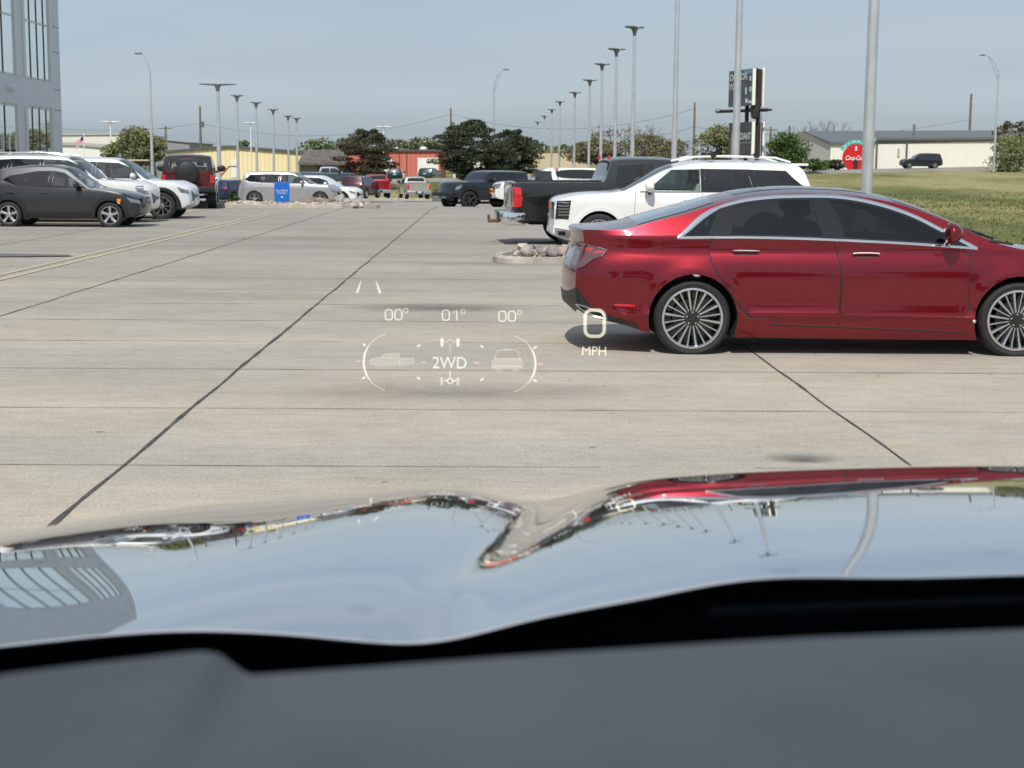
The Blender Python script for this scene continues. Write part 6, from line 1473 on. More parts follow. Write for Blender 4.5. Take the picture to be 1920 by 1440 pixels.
# ---- dealership building at the left ----
def dealership():
    XF = at(115, 200, 66).x    # facade plane x
    yend = 66.0; y0 = 20.0; zt = 14.0
    pan = pr('metal_panel', (0.36,0.385,0.42), 0.42, 0.25); N, L, b = nodes(pan)
    vary(pan, (0.55,0.59,0.655), (0.60,0.64,0.70), 0.6)
    frame = pr('window_frame', (0.62,0.63,0.63), 0.4, 0.4); gl = pr('facade_glass', (0.20,0.24,0.25), 0.03, 0.0, 0.9, 1.0)
    mdark = pr('mullion_grey', (0.07,0.08,0.075), 0.5); gl2 = pr('facade_glass', (0.86,0.92,0.90), 0.02, 1.0, 1.0, 0.0)
    root = empty('dealership_building', (XF-8, 45, 0), 0, 'tall grey panelled showroom with strips of white-framed windows at the left edge', 'building')
    O = Vector((XF-8, 45, 0))
    def bx(name, x0, x1, y0_, y1_, z0_, z1_, mat, par=root): return MB().box(x0-O.x, x1-O.x, y0_-O.y, y1_-O.y, z0_, z1_).build(name, mat, par)
    bx('wall_core', XF-16, XF-0.35, y0, yend-0.02, -0.5, zt-0.02, pan)
    # facade bands, from the photo: window strips between panel bands
    def zz(py, px=115, Y=yend): return at(px, py, Y).z
    z_l1 = zz(206); z_u0 = zz(158); z_mul = zz(56)
    s0, s1 = -0.2, z_l1    # lower strip
    bx('wall', XF-0.35, XF, y0, yend, z_l1, z_u0, pan)
    bx('wall', XF-0.35, XF, y0, yend, 8.6, zt, pan)
    ye = at(99, 250, 1).y
    # end pier
    t = (at(99,200,60)-at(99,200,0.001)).normalized()
    ycorner = None
    for i in range(2000):
        y = 40+i*0.02
        if at(99, 250, y).x <= XF and ycorner is None and at(101, 250, y).x > XF-0.001: pass
    def y_on(px, py=250):
        d = ray(px, py); return d.y*XF/d.x
    yp = y_on(101)
    bx('wall', XF-0.35, XF, yp, yend, -0.5, z_l1, pan); bx('wall', XF-0.35, XF, yp, yend, z_u0, 8.6, pan)
    bays = [(y_on(50), yp), (y_on(0)-6, y_on(37)-0.0), (y0, y_on(0)-7.2)]
    for bi, (ya, yb) in enumerate(bays):
        if bi < 2: bx('wall', XF-0.35, XF, bays[bi+1][1], ya, -0.5, z_l1, pan); bx('wall', XF-0.35, XF, bays[bi+1][1], ya, z_u0, 8.6, pan)
        for (za, zb, trans) in ((0.0, z_l1, [zz(285)]), (z_u0, 8.6, [z_mul])):
            w_ = bx('window', XF-0.08, XF-0.035, ya, yb, za, zb, gl2)
            n = 4 if bi == 0 else 5
            for k in range(n+1):
                y = ya+(yb-ya)*k/n; y = min(max(y, ya+0.05), yb-0.05)
                big = k in (0, n)
                MB().bbox(XF-0.06-O.x, XF+(0.03 if big else -0.012)-O.x, y-(0.16 if big else 0.05)-O.y, y+(0.16 if big else 0.05)-O.y, za, zb, 0.01).build('mullion', frame if big else mdark, w_)
            for z in trans+[za+0.05, zb-0.05]:
                MB().bbox(XF-0.06-O.x, XF-0.02-O.x, ya-O.y, yb-O.y, z-0.045, z+0.045, 0.01).build('transom', frame, w_)
    # thin panel joints
    for z in (zz(170), zz(100), zz(53), zz(208), 9.6, 11.4): bx('panel_joint', XF-0.01, XF+0.004, yp+0.2, yend, z-0.012, z+0.012, M['black'])
    bx('parapet', XF-16.2, XF+0.06, y0-0.1, yend+0.06, zt, zt+0.25, frame)
    p = y_on(17, 163); zc = at(17, 163, p).z
    m = MB().lathe([(0.001,0.25),(0.12,0.22),(0.18,0.1),(0.18,0.0)], 16, 'X', (XF-O.x, p-O.y, zc)); m.build('wall_lamp', M['white_metal'], root, 40)
    # entrance doors behind the parked cars
    ya = y_on(6); yb = y_on(30)
    d = MB().box(XF-0.034-O.x, XF-0.02-O.x, ya-O.y, yb-O.y, 0, zz(262)).build('entrance_door', gl2, root)
    for y in (ya, (ya+yb)/2, yb): MB().bbox(XF-0.03-O.x, XF+0.01-O.x, y-0.06-O.y, y+0.06-O.y, 0, zz(258), 0.01).build('door_frame', frame, d)
dealership()

# ---- lamp posts -----------------------------------------------------
def lamp_post(label, x, y, h, z, r=0.105, arm=1.25, rz=0.0, head=True, group='parking lot lamp posts', armr=0.5, base=True, pole_mat=None, headmat=None):
    root = empty('lamp_post', (x, y, z), rz, label, 'lamp post', group)
    MB().tube([(0,0,0.55 if base else 0),(0,0,h*0.5),(0,0,h)], [r*1.12, r, r*0.8], 20).build('pole', pole_mat or M['galv'], root, 60)
    if base: MB().lathe([(0.001,0.0),(0.30,0.0),(0.30,0.58),(0.27,0.62),(0.001,0.62)], 24).build('concrete_base', M['kerb'], root, 40)
    if head:
        hm = headmat or M['galv_dark']
        hb = MB(); hb.lathe([(r*0.82,h-0.5),(r*1.1,h-0.25),(0.24,h-0.02),(0.26,h+0.02),(0.001,h+0.04)], 20); hb.build('lamp_hub', hm, root, 40)
        for s in (-1, 1):
            m = MB(); n = 6; V = []
            for i in range(n+1):
                t = i/n; X = s*(0.10+arm*t); wv = 0.17+0.16*math.sin(PI*min(1,t*1.1))**0.5*1.0; zt = h+0.03+0.02*t; th2 = 0.10-0.06*t
                V += [(X,-wv,zt-th2*0.3),(X,-wv*0.8,zt+th2*0.6),(X,wv*0.8,zt+th2*0.6),(X,wv,zt-th2*0.3),(X,wv*0.7,zt-th2),(X,-wv*0.7,zt-th2)]
            fs = [(i*6+k, i*6+(k+1) % 6, (i+1)*6+(k+1) % 6, (i+1)*6+k) for i in range(n) for k in range(6)]+[tuple(range(6))[::-1], tuple(n*6+k for k in range(6))]
            m.add(V, fs).build('lamp_head', hm, root, 35, True)
    return root
# right-hand row
XP = 9.0; k = 0
def ypole(px, py): d = ray(px, py); return d.y*XP/d.x
row = [(1631,200,None),(1383,150,None),(1267,150,None),(1190,52,0),(1156,93,0),(1129,121,0),(1106,151,0),(1078,174,0),(1050,191,0),(1035,206,0),(1021,218,0),(1008,229,0)]
ordw = ['tallest thick bare-looking pole rising out of frame behind the sedan roof', 'second pole of the right row passing in front of the billboard', 'third pole of the right row, its top just out of frame', 'nearest lamp post of the right row whose twin heads show', 'second post with visible heads in the right row', 'third post with visible heads in the right row', 'fourth post with visible heads in the right row', 'fifth post with visible heads in the right row', 'sixth post with visible heads in the right row', 'seventh post with visible heads in the right row', 'eighth post with visible heads in the right row', 'last and smallest lamp post of the right row']
for i, (px, py, hd) in enumerate(row):
    y = ypole(px, py); a = at(px, py, y)
    z = lotz(y) if i < 7 else lotz(y)
    h = (a.z-z) if hd == 0 else 11.6
    lamp_post(ordw[i], XP if True else a.x, y, h, z, 0.125 if i < 3 else 0.12, 0.62 if i > 2 else 0.9, R(38), True)
    if i < 3: pass
lrow = [(408,159,117,1.22,0),(444,180,134,1.0,1),(480,193,147,1.0,1),(512,206,162,1.0,1),(540,218,180,1.0,1),(556,222,188,1.0,1)]
lo_ = ['wide twin-arm lamp post on a round concrete base at the left', 'second lamp post of the left row, heads seen end-on', 'third lamp post of the left row, heads seen end-on', 'fourth lamp post of the left row', 'fifth lamp post of the left row', 'last lamp post of the left row, beside the yellow building end']
for i, (px, py, Y, arm, e) in enumerate(lrow):
    a = at(px, py, Y); z = lotz(Y) if Y < 150 else ground_z(a.x, Y)
    if i == 0:
        lamp_post(lo_[i], a.x, Y, a.z-z, z, 0.15, 1.25, 0)
    else: lamp_post(lo_[i], a.x, Y, a.z-z, z, 0.12, 0.42, 0, armr=0.3)
# small bright twin lamps farther off
for px, py, Y, lab in ((207,229,150,'small bright twin-arm lamp before the white buildings on the left'), (470,231,185,'small bright twin-arm lamp among the left lamp row'), (719,238,170,'slim white twin-arm lamp beside the brownish pine')):
    a = at(px, py, Y); z = ground_z(a.x, Y)
    lamp_post(lab, a.x, Y, a.z-z, z, 0.075, 0.85, R(15), True, 'small bright twin lamps', base=False, pole_mat=M['white_metal'], headmat=M['white_metal'])
# cobra-head street lights
def street_light(label, px, pyb, pyt, Y, dirx, r=0.10, truss=False):
    a = at(px, pyb, Y); b_ = at(px, pyt, Y); h = b_.z-a.z; root = empty('street_light', (a.x, Y, a.z), 0, label, 'street light', 'tall highway street lights')
    arm_h = h*0.86
    MB().tube([(0,0,0),(0,0,arm_h*0.5),(0,0,arm_h)], [r*1.25,r,r*0.7], 12).build('pole', M['galv'], root, 60)
    x = dirx
    pts = [(0,0,arm_h-0.1),(x*0.25,0,arm_h+(h-arm_h)*0.45),(x*0.7,0,h-0.15),(x*1.0,0,h)]
    MB().tube(pts, [0.05,0.045,0.04,0.035], 8).build('arm', M['galv'], root, 60)
    if truss: MB().tube([(0,0,arm_h-0.9),(x*0.25,0,arm_h),(x*0.72,0,h-0.2)], [0.04,0.035,0.03], 6).build('brace', M['galv'], root, 60)
    MB().lathe([(0.001,-0.34),(0.05,-0.30),(0.08,-0.05),(0.06,0.24),(0.001,0.30)], 10, 'X', (x*1.0+0.2*(1 if x > 0 else -1),0,h-0.02)).build('lamp_head', M['galv_dark'], root, 50)
street_light('tall street light with a single curved arm at the left behind the white crossover', 286, 332, 100, 120, -0.62)
street_light('street light with a single arm standing before the dark pines', 925, 330, 130, 155, 1.0, truss=True)
street_light('street light with a braced arm on the highway verge before the warehouse', 1863, 322, 103, 157, -1.5, truss=True)

# utility poles and wires
def upole(label, px, pyb, pyt, Y, arms=0, w_=0.14, extra=None):
    a = at(px, pyb, Y); b_ = at(px, pyt, Y); root = empty('utility_pole', (a.x, Y, a.z), 0, label, 'utility pole', 'wooden utility poles'); h = b_.z-a.z
    MB().tube([(0,0,0),(0,0,h)], [w_*1.2, w_*0.75], 8).build('pole', M['wood'], root, 60)
    for i in range(arms): MB().bbox(-1.1, 1.1, -0.06, 0.06, h-0.5-i*0.9, h-0.36-i*0.9, 0.01).build('crossarm', M['wood'], root)
    if extra: MB().lathe([(0.001,-0.5),(0.28,-0.5),(0.28,0.5),(0.001,0.5)], 12, 'Z', (0.4,0,h*extra)).build('transformer', M['galv_dark'], root, 40)
    return Vector((a.x, Y, b_.z))
P1 = upole('short utility pole with crossarm at the left behind the white building', 312, 306, 236, 260, 1, 0.2)
P2 = upole('tall slim utility pole left of the wide twin-arm lamp post', 377, 306, 199, 280, 0, 0.22, 0.68)
P3 = upole('slim pole rising above the red building left of the largest pine', 845, 306, 203, 280, 0, 0.2, 0.7)
P4 = upole('slim bare pole between the third tall pole and the billboard', 1300, 308, 192, 260, 0, 0.2)
P5 = upole('lone brown pole rising behind the warehouse roof at the right', 1815, 306, 176, 250, 0, 0.22)
P6 = upole('short crossarm pole directly right of the billboard', 1443, 308, 238, 240, 1, 0.2)
P7 = upole('short dark pole left of the bare trees by the warehouse', 1478, 308, 236, 240, 0, 0.2)
def wire(a, b_, sag, r=0.03, label=None, grp='overhead wires'):
    pts = [a.lerp(b_, i/16)-Vector((0,0,sag*4*(i/16)*(1-i/16))) for i in range(17)]
    o = MB().tube(pts, r, 4, cap=False).build('power_line', M['galv_dark'], None); tag(o, label, 'power line', grp)
wl = at(-100, 225, 275)
wire(at(-60,214,275), P2-Vector((0,0,3)), 2.0, label='faint overhead wire running left from the tall slim utility pole')
wire(P2-Vector((0,0,3)), P3-Vector((0,0,1)), 3.0, label='faint upper overhead wire between the slim poles over the yellow building')
wire(P2-Vector((0,0,6)), P3-Vector((0,0,4)), 3.0, label='faint lower overhead wire between the slim poles over the yellow building')
wire(P3-Vector((0,0,1)), P4-Vector((0,0,1)), 3.0, label='faint upper overhead wire crossing behind the lamp pole row')
wire(P3-Vector((0,0,4)), P4-Vector((0,0,4)), 3.0, label='faint lower overhead wire crossing behind the lamp pole row')
wire(P4-Vector((0,0,4)), P5-Vector((0,0,4)), 2.0, label='faint overhead wire over the warehouse')
wire(P6-Vector((0,0,.4)), P7-Vector((0,0,.4)), 0.5, label='short wire between the two short poles by the bare trees')

# ---- buildings -------------------------------------------------------
def ribmat(name, c1, c2, scale, rough=0.6):
    m = pr(name, c1, rough); N, L, b = nodes(m); t = N.new('ShaderNodeTexCoord'); wv = N.new('ShaderNodeTexWave'); wv.bands_direction = 'X'; wv.inputs['Scale'].default_value = scale
    r = N.new('ShaderNodeValToRGB'); r.color_ramp.elements[0].position = 0.0; r.color_ramp.elements[1].position = 0.35; r.color_ramp.elements[0].color = (*c2,1); r.color_ramp.elements[1].color = (*c1,1)
    L.new(t.outputs['Object'], wv.inputs[0]); L.new(wv.outputs['Color'], r.inputs[0]); L.new(r.outputs[0], b.inputs['Base Color'])
    bp = N.new('ShaderNodeBump'); bp.inputs['Strength'].default_value = 0.5; bp.inputs['Distance'].default_value = 0.03; L.new(wv.outputs['Color'], bp.inputs['Height']); L.new(bp.outputs[0], b.inputs['Normal']); return m
yellow = ribmat('yellow_siding', (0.80,0.69,0.40), (0.68,0.58,0.33), 0.55); roofd = pr('dark_roof', (0.09,0.09,0.095), 0.7); wdoor = pr('white_door', (0.74,0.75,0.74), 0.5)
cream = ribmat('cream_siding', (0.82,0.80,0.72), (0.66,0.64,0.58), 1.1); rdw = ribmat('red_siding', (0.56,0.16,0.115), (0.47,0.13,0.09), 0.5); beige = vary(pr('beige_wall', (0.52,0.44,0.30), 0.8), (0.50,0.42,0.29), (0.56,0.48,0.34), 0.3)
whitew = vary(pr('white_wall', (0.68,0.67,0.60), 0.7), (0.64,0.63,0.56), (0.72,0.71,0.65), 0.3); greyw = pr('grey_wall', (0.26,0.28,0.29), 0.7)
def building(name, label, Y, pts, depth, wall, roof, ridge=None, zb=None, cat='building', rise=0.3):
    """pts: (px, py) of the top outline of the front wall from left to right"""
    P = [at(px, py, Y) for px, py in pts]; x0, x1 = P[0].x, P[-1].x; xm = (x0+x1)/2
    if zb is None: zb = min(ground_z(x0, Y), ground_z(x1, Y))-0.4
    root = empty(name, (xm, Y, zb), 0, label, cat)
    poly = [(x0-xm, 0)]+[(p.x-xm, p.z-zb) for p in P]+[(x1-xm, 0)]
    MB().prism(poly, 0, depth, 'Y').build('wall', wall, root, None, True)
    rp_ = [(p.x-xm, p.z-zb) for p in P]
    rp_[0] = (rp_[0][0]-0.25, rp_[0][1]); rp_[-1] = (rp_[-1][0]+0.25, rp_[-1][1])
    up_ = [(x, z+rise) for x, z in rp_]
    MB().prism([(x, z+0.01) for x, z in rp_]+up_[::-1], -0.3, depth+0.3, 'Y').build('roof', roof, root, None, True)
    def loc(px, py): p = at(px, py, Y); return p.x-xm, p.z-zb
    return root, loc
def opening(root, loc, px0, px1, py0, py1, mat, name, th_=0.08, zb0=False):
    x0, z1 = loc(px0, py0); x1, z0 = loc(px1, py1)
    if zb0: z0 = 0.3
    return MB().bbox(x0, x1, -th_, 0.05, z0, z1, 0.01).build(name, mat, root)
r, loc = building('yellow_building', 'pale yellow metal-sided building with a low gable behind the left lamp posts', 205, [(310,287),(430,277),(568,288)], 25, yellow, roofd)
opening(r, loc, 433, 448, 301, 333, wdoor, 'door'); opening(r, loc, 334, 391, 289, 330, wdoor, 'garage_door')
MB().tube([(loc(415,333)[0],-1.5,loc(415,333)[1]),(loc(433,312)[0],-1.5,loc(433,312)[1]),(loc(448,312)[0],-1.5,loc(448,312)[1])], 0.12, 6).build('stair_rail', pr('rail_red', (0.30,0.10,0.07), 0.7), r)
r, loc = building('white_building', 'long white flat-roofed building behind the spring green tree', 275, [(100,253),(246,252)], 30, whitew, whitew, zb=-2, rise=0.1)
r, loc = building('white_building', 'lower white building with a sloping roof right of the showroom', 240, [(100,272),(150,273),(196,278)], 20, pr('bright_white_wall', (0.76,0.76,0.74), 0.6), pr('pale_roof', (0.42,0.41,0.38), 0.7), zb=-2, rise=0.45)
r, loc = building('grey_building', 'grey metal building between the leafy tree and yellow building', 290, [(238,262),(296,262),(355,268)], 25, greyw, greyw, zb=-2, rise=0.1)
r, loc = building('brown_building', 'low dark brown roofed building left of the brownish pine', 202, [(560,303),(594,303)], 3, pr('taupe_wall', (0.20,0.175,0.15), 0.8), roofd, zb=None, rise=0.01)
mb = MB(); a0 = loc(566,281); a1 = loc(650,281); c0 = loc(560,305); c1 = loc(650,305)
mb.add([(c0[0],-0.8,c0[1]),(c1[0],-0.8,c1[1]),(a1[0],3.2,a1[1]),(a0[0],3.2,a0[1]),(c0[0],-0.8,c0[1]-0.3),(c1[0],-0.8,c1[1]-0.3),(a1[0],3.2,a1[1]-0.3),(a0[0],3.2,a0[1]-0.3)], [(0,1,2,3),(4,7,6,5),(0,4,5,1),(1,5,6,2),(2,6,7,3),(3,7,4,0)]).build('roof_slope', vary(pr('shingle_roof', (0.12,0.105,0.095), 0.9), (0.09,0.08,0.07), (0.15,0.13,0.12), 1.5), r)
r, loc = building('red_building', 'brick red metal building with white garage doors behind the pines', 206, [(588,284),(828,284)], 22, rdw, roofd, rise=0.25)
opening(r, loc, 783, 822, 296, 338, wdoor, 'garage_door'); opening(r, loc, 706, 736, 297, 338, wdoor, 'garage_door')
for px in (748, 762, 826): opening(r, loc, px, px+1.6, 286, 340, pr('downpipe', (0.12,0.05,0.04), 0.6), 'downpipe', 0.12)
for px in (738, 792): 
    x, z = loc(px, 283); MB().lathe([(0.001,0.62),(0.35,0.55),(0.52,0.38),(0.5,0.2)], 16, 'Z', (x, 3, z)).build('roof_vent', M['white_metal'], r, 50)
r, loc = building('beige_building', 'plain beige warehouse behind the row of slim lamp poles', 235, [(985,283),(1060,283),(1102,290)], 22, beige, beige, rise=0.05)
r, loc = building('white_building', 'white low shed glimpsed behind the big pines', 200, [(850,297),(900,297)], 12, whitew, roofd, rise=0.2)
# the cream warehouse
def warehouse():
    Y = 208; P = lambda px, py: at(px, py, Y); a = P(1558,266); b_ = P(1640,266); c = P(1975,257); zb = ground_z(a.x, Y)-0.3
    root = empty('warehouse', (a.x, Y, zb), 0, 'long cream ribbed warehouse with a dark grey roof beyond the highway', 'building'); O = Vector((a.x, Y, zb))
    x1 = b_.x-a.x; x2 = c.x-a.x; z1 = a.z-zb; z2 = P(1640,259).z-zb; dp = 16; rz = P(1530,249).z-zb+0.3
    slope = (c.z-P(1640,259).z)/(c.x-b_.x)
    MB().prism([(0,0),(x1,0),(x1,z1),(0,z1)], 0, dp, 'Y').build('wall', cream, root)
    MB().prism([(x1+0.003,0),(x2,0),(x2,z2+(x2-x1)*slope*1.0),(x1+0.003,z2)], -0.4, dp, 'Y').build('wall', cream, root)
    # gable end stepping back to the left
    gx = P(1502,262).x-a.x
    MB().add([(0,0,0),(0,0,z1),(gx*0.62,dp*0.5,rz),(gx,dp,P(1502,264).z-zb),(gx,dp,0)], [(0,1,2,3,4)]).build('gable_wall', pr('gable_shade_grey', (0.50,0.50,0.47), 0.7), root)  # gable coloured greyer than the cream front, its shade put into the colour
    MB().prism([(gx-0.2,0),(gx*0.78,0),(gx*0.78,z1+0.9),(gx-0.2,z1+0.1)], dp-2, dp-1.8, 'Y').build('gable_doors', pr('brown_doors', (0.20,0.13,0.10), 0.8), root)
    rm = pr('grey_roof', (0.14,0.15,0.165), 0.5, 0.2)
    V = [(-0.2,-0.4,z1+0.02),(x1,-0.4,z1+0.02),(x1,-0.8,z2+0.02),(x2,-0.8,z2+0.02+(x2-x1)*slope),(gx*0.55,dp*0.5,rz+0.1),(x2,dp*0.5,rz+0.1+(x2)*0.012)]
    V2 = [(v[0], v[1], v[2]-0.3) for v in V]
    MB().add(V+V2, [(0,1,2,3,5,4),(6,10,11,9,8,7),(0,6,7,1),(1,7,8,2),(2,8,9,3),(0,4,10,6)]).build('roof', rm, root)
    for px in (1643, 1699): x = P(px,260).x-a.x; MB().bbox(x-0.12, x+0.12, -0.62, -0.40, 0.2, z2, 0.02).build('downpipe', pr('downpipe_dark', (0.12,0.11,0.10), 0.6), root)
    for px in (1647, 1725): x = P(px,250).x-a.x; MB().tube([(x,3,rz-1.0),(x,3,rz+1.0)], 0.16, 8).build('roof_vent', M['galv_dark'], root)
    x = P(1683,292).x-a.x; MB().bbox(x-0.15, x+0.15, -0.55, -0.40, P(1683,294).z-zb, P(1683,278).z-zb, 0.02).build('wall_box', pr('box_grey', (0.4,0.4,0.38), 0.6), root)
warehouse()
# red disc sign with its teal banner
def disc_sign():
    Y = 196; c = at(1604, 296, Y); R_ = 24.5*Y/F; root = empty('disc_sign', (c.x, Y, c.z-R_), 0, 'large round red sign with white script lettering under a teal banner by the warehouse', 'sign')
    rd = pr('sign_red', (0.60,0.012,0.02), 0.4); wh = pr('sign_white', (0.85,0.85,0.83), 0.5); tl = pr('sign_teal', (0.08,0.50,0.43), 0.5)
    MB().lathe([(0.001,-0.12),(R_,-0.12),(R_+0.04,-0.06),(R_,0.08),(0.001,0.08)], 56, 'Y', (0,0,R_)).build('disc', rd, root, 40)
    V = []; n = 18
    for i in range(n+1):
        a = R(152-i*(124/n))
        for rr_ in (R_*1.08, R_*1.34): V.append((rr_*math.cos(a), -0.10, R_+rr_*math.sin(a)))
    V2 = [(x, y+0.16, z) for x, y, z in V]; m = len(V)
    fs = [(2*i, 2*i+1, 2*i+3, 2*i+2) for i in range(n)]+[(m+2*i, m+2*i+2, m+2*i+3, m+2*i+1) for i in range(n)]+[(2*i+1, m+2*i+1, m+2*i+3, 2*i+3) for i in range(n)]+[(2*i, 2*i+2, m+2*i+2, m+2*i) for i in range(n)]
    ban = MB().add(V+V2, fs).build('banner', tl, root, None, True)
    for i, ch in enumerate('ALWAYS'):
        a = R(134-i*17.6); me = text_mesh(ch, R_*0.25, wh, depth=0.01); rr_ = R_*1.21
        for v in me.vertices:
            q = Matrix.Rotation(a-PI/2, 2) @ Vector((v.co.x, v.co.y)); v.co = Vector((rr_*math.cos(a)+q.x, -0.13-v.co.z, R_+rr_*math.sin(a)+q.y))
        link('banner_letter', me, ban)
    # bottle silhouette
    b_ = MB().lathe([(0.001,0),(0.30,0),(0.33,0.35),(0.26,0.75),(0.33,1.25),(0.30,1.6),(0.14,2.05),(0.13,2.45)], 16, 'Z', (0,-0.0,0.30)); 
    b_.v = [(x, -0.14+y*0.15, z*R_/1.75*0.62+0.06) for x, y, z in b_.v]; b_.build('bottle', pr('bottle_dark', (0.05,0.03,0.025), 0.2), root, 50)
    MB().bbox(-0.12, 0.12, -0.2, -0.1, R_*1.55, R_*1.86, 0.02).build('bottle_cap', wh, root)
    me = text_mesh('Coca-Cola', R_*0.56, wh, depth=0.01, shear=0.35, bold=0.012)
    w_ = max(v.co.x for v in me.vertices)-min(v.co.x for v in me.vertices); f = R_*1.42/w_
    for v in me.vertices: v.co = Vector((v.co.x*f-R_*0.10, -0.26-v.co.z, R_*0.98+v.co.y*f*1.5))
    link('script_lettering', me, root)
    for x in (-R_*0.45, R_*0.45): MB().box(x-0.08, x+0.08, 0.09, 0.25, -1.2, R_*1.2).build('support', M['galv_dark'], root)
disc_sign()
# billboard
def billboard():
    Y = 134; root = empty('billboard', at(1402,312,Y), 0, 'stacked V-shaped dark billboard on brown posts behind the second pole', 'billboard'); O = root.location.copy(); O = Vector(O)
    dk = vary(pr('poster_dark', (0.075,0.095,0.10), 0.6), (0.055,0.075,0.08), (0.10,0.12,0.125), 1.2); dk2 = vary(pr('poster_charcoal', (0.06,0.063,0.07), 0.6), (0.05,0.053,0.06), (0.085,0.088,0.095), 1.2)
    brn = pr('brown_steel', (0.035,0.024,0.020), 0.8); wh = pr('poster_white', (0.62,0.64,0.64), 0.6); edge = pr('white_edge', (0.80,0.80,0.76), 0.6); bk = pr('panel_back', (0.03,0.028,0.026), 0.8)
    ang = 0.55    # metres of recession per metre across
    def q(px, py, dY=0.0): return at(px, py, Y+dY)-O
    depth = 5.5
    def panel(name, l, r_, tl, tr, bl, br_, mat):
        # front face runs from far left (deeper) to near right edge
        a = q(l, tl, depth); b_ = q(r_, tr, 0); c = q(r_, br_, 0); d = q(l, bl, depth); a.x = d.x; b_.x = c.x
        n = Vector((b_-a)).cross(Vector((0,0,1))).normalized()*0.25
        if n.y < 0: n = -n
        V = [a,b_,c,d,a+n,b_+n,c+n,d+n]
        p = MB().add(V, [(3,2,1,0),(4,5,6,7),(0,1,5,4),(1,2,6,5),(2,3,7,6),(3,0,4,7)]).build(name, mat, root, None, True); return a, b_, c, d, p
    a, b_, c, d, p1 = panel('upper_panel', 1365.5, 1412, 134, 128, 201, 197, dk)
    def onp(me, u, v, f, par, name):
        U = (b_-a); Wd = U.length; U = U.normalized(); n = Vector((U.y, -U.x, 0));
        if n.y > 0: n = -n
        for vt in me.vertices:
            vt.co = a+U*(u*Wd+vt.co.x*f)-Vector((0,0,v*(a.z-d.z)-vt.co.y))+n*(0.03+vt.co.z)
        return link(name, me, par)
    for tx, u, v, s in (('ON FOR', 0.40, 0.20, 0.80), ('YOU', 0.24, 0.46, 0.80), ('A tiny', 0.3, 0.68, 0.0)):
        if s: onp(text_mesh(tx, s, wh, bold=0.02), u, v, 1.35, p1, 'poster_text')
    pic = pr('poster_blue', (0.16,0.26,0.40), 0.6)
    def pq(u0, u1, v0, v1, mat, name, par):
        U = b_-a; n = Vector((U.y, -U.x, 0)).normalized(); n = -n if n.y > 0 else n; H = a.z-d.z
        V = [a+U*u0-Vector((0,0,v0*H))+n*0.02, a+U*u1-Vector((0,0,v0*H))+n*0.02, a+U*u1-Vector((0,0,v1*H))+n*0.02, a+U*u0-Vector((0,0,v1*H))+n*0.02]
        V += [x-n*0.03 for x in V]; MB().add(V, [(0,1,2,3),(4,7,6,5),(0,4,5,1),(1,5,6,2),(2,6,7,3),(3,7,4,0)]).build(name, mat, par, None, True)
    pq(0.60, 0.98, 0.02, 0.13, pic, 'poster_picture', p1)
    for (u, v0, v1) in ((0.68,0.5,0.68),(0.86,0.48,0.62),(0.84,0.2,0.32)): pq(u, u+0.05, v0, v1, wh, 'poster_picture', p1)
    pq(0.70, 0.78, 0.80, 0.92, wh, 'poster_mark', p1); pq(0.82, 0.97, 0.86, 0.93, wh, 'poster_mark', p1)
    a, b_, c, d, p2 = panel('lower_panel', 1365, 1410.5, 231, 228, 300, 297, dk2)
    onp(text_mesh('RADIANT', 0.80, wh, bold=0.02), 0.62, 0.38, 1.02, p2, 'poster_text')
    pq(0.35, 0.92, 0.53, 0.56, pr('poster_grey', (0.25,0.25,0.26), 0.6), 'poster_mark', p2)
    pq(0.10, 0.16, 0.2, 0.9, pr('poster_tan', (0.30,0.22,0.19), 0.6), 'poster_picture', p2)
    # white edge trims and the second face of the V seen from behind
    for (x0, x1, y0, y1) in ((1412,1415.5,128,197),(1410.5,1414,228,297)):
        A = q(x0, y0); Bq = q(x1, y1); MB().bbox(A.x, Bq.x, A.y-0.05, A.y+0.3, Bq.z, A.z, 0.02).build('edge_trim', edge, root)
    for (y0, y1) in ((127,200),(228,298)):
        A = q(1416, y0, 0.6); Bq = q(1429, y1, 3.5); V = [(A.x,A.y,A.z),(Bq.x,Bq.y,A.z),(Bq.x,Bq.y,Bq.z),(A.x,A.y,Bq.z)]; V += [(x-0.1, y+0.2, z) for x, y, z in V]
        MB().add(V, [(3,2,1,0),(4,5,6,7),(0,1,5,4),(1,2,6,5),(2,3,7,6),(3,0,4,7)]).build('back_panel', bk, root, None, True)
        A = q(1429.5, y0, 3.4); Bq = q(1432.5, y1, 3.4); MB().bbox(A.x, Bq.x, A.y, A.y+0.3, Bq.z, A.z, 0.02).build('edge_trim', edge, root)
    for px, rr_, dY in ((1397,0.16,2.5),(1418,0.17,1.2)):
        A = q(px, 330, dY); Bq = q(px, 132, dY); MB().tube([(A.x,A.y,-3),(A.x,A.y,Bq.z)], rr_*1.1, 8).build('post', brn, root)
    A = q(1424, 330, 1.5); Bq = q(1424, 132, 1.5); MB().tube([(A.x,A.y,-3),(A.x,A.y,Bq.z)], 0.05, 6).build('ladder', M['galv'], root)
    A = q(1348, 209, 4.5); Bq = q(1440, 206, 0.4); MB().tube([tuple(A), tuple(Bq)], 0.16, 6).build('catwalk', brn, root)
    A = q(1405, 204.5, 1.0); Bq = q(1447, 206, 2.5); MB().tube([tuple(A), tuple(Bq)], 0.10, 6).build('catwalk', brn, root)
    A = q(1347, 208, 4.5); MB().lathe([(0.001,-0.3),(0.2,-0.2),(0.2,0.2),(0.001,0.3)], 8, 'X', tuple(A)).build('floodlight', M['galv_dark'], root)
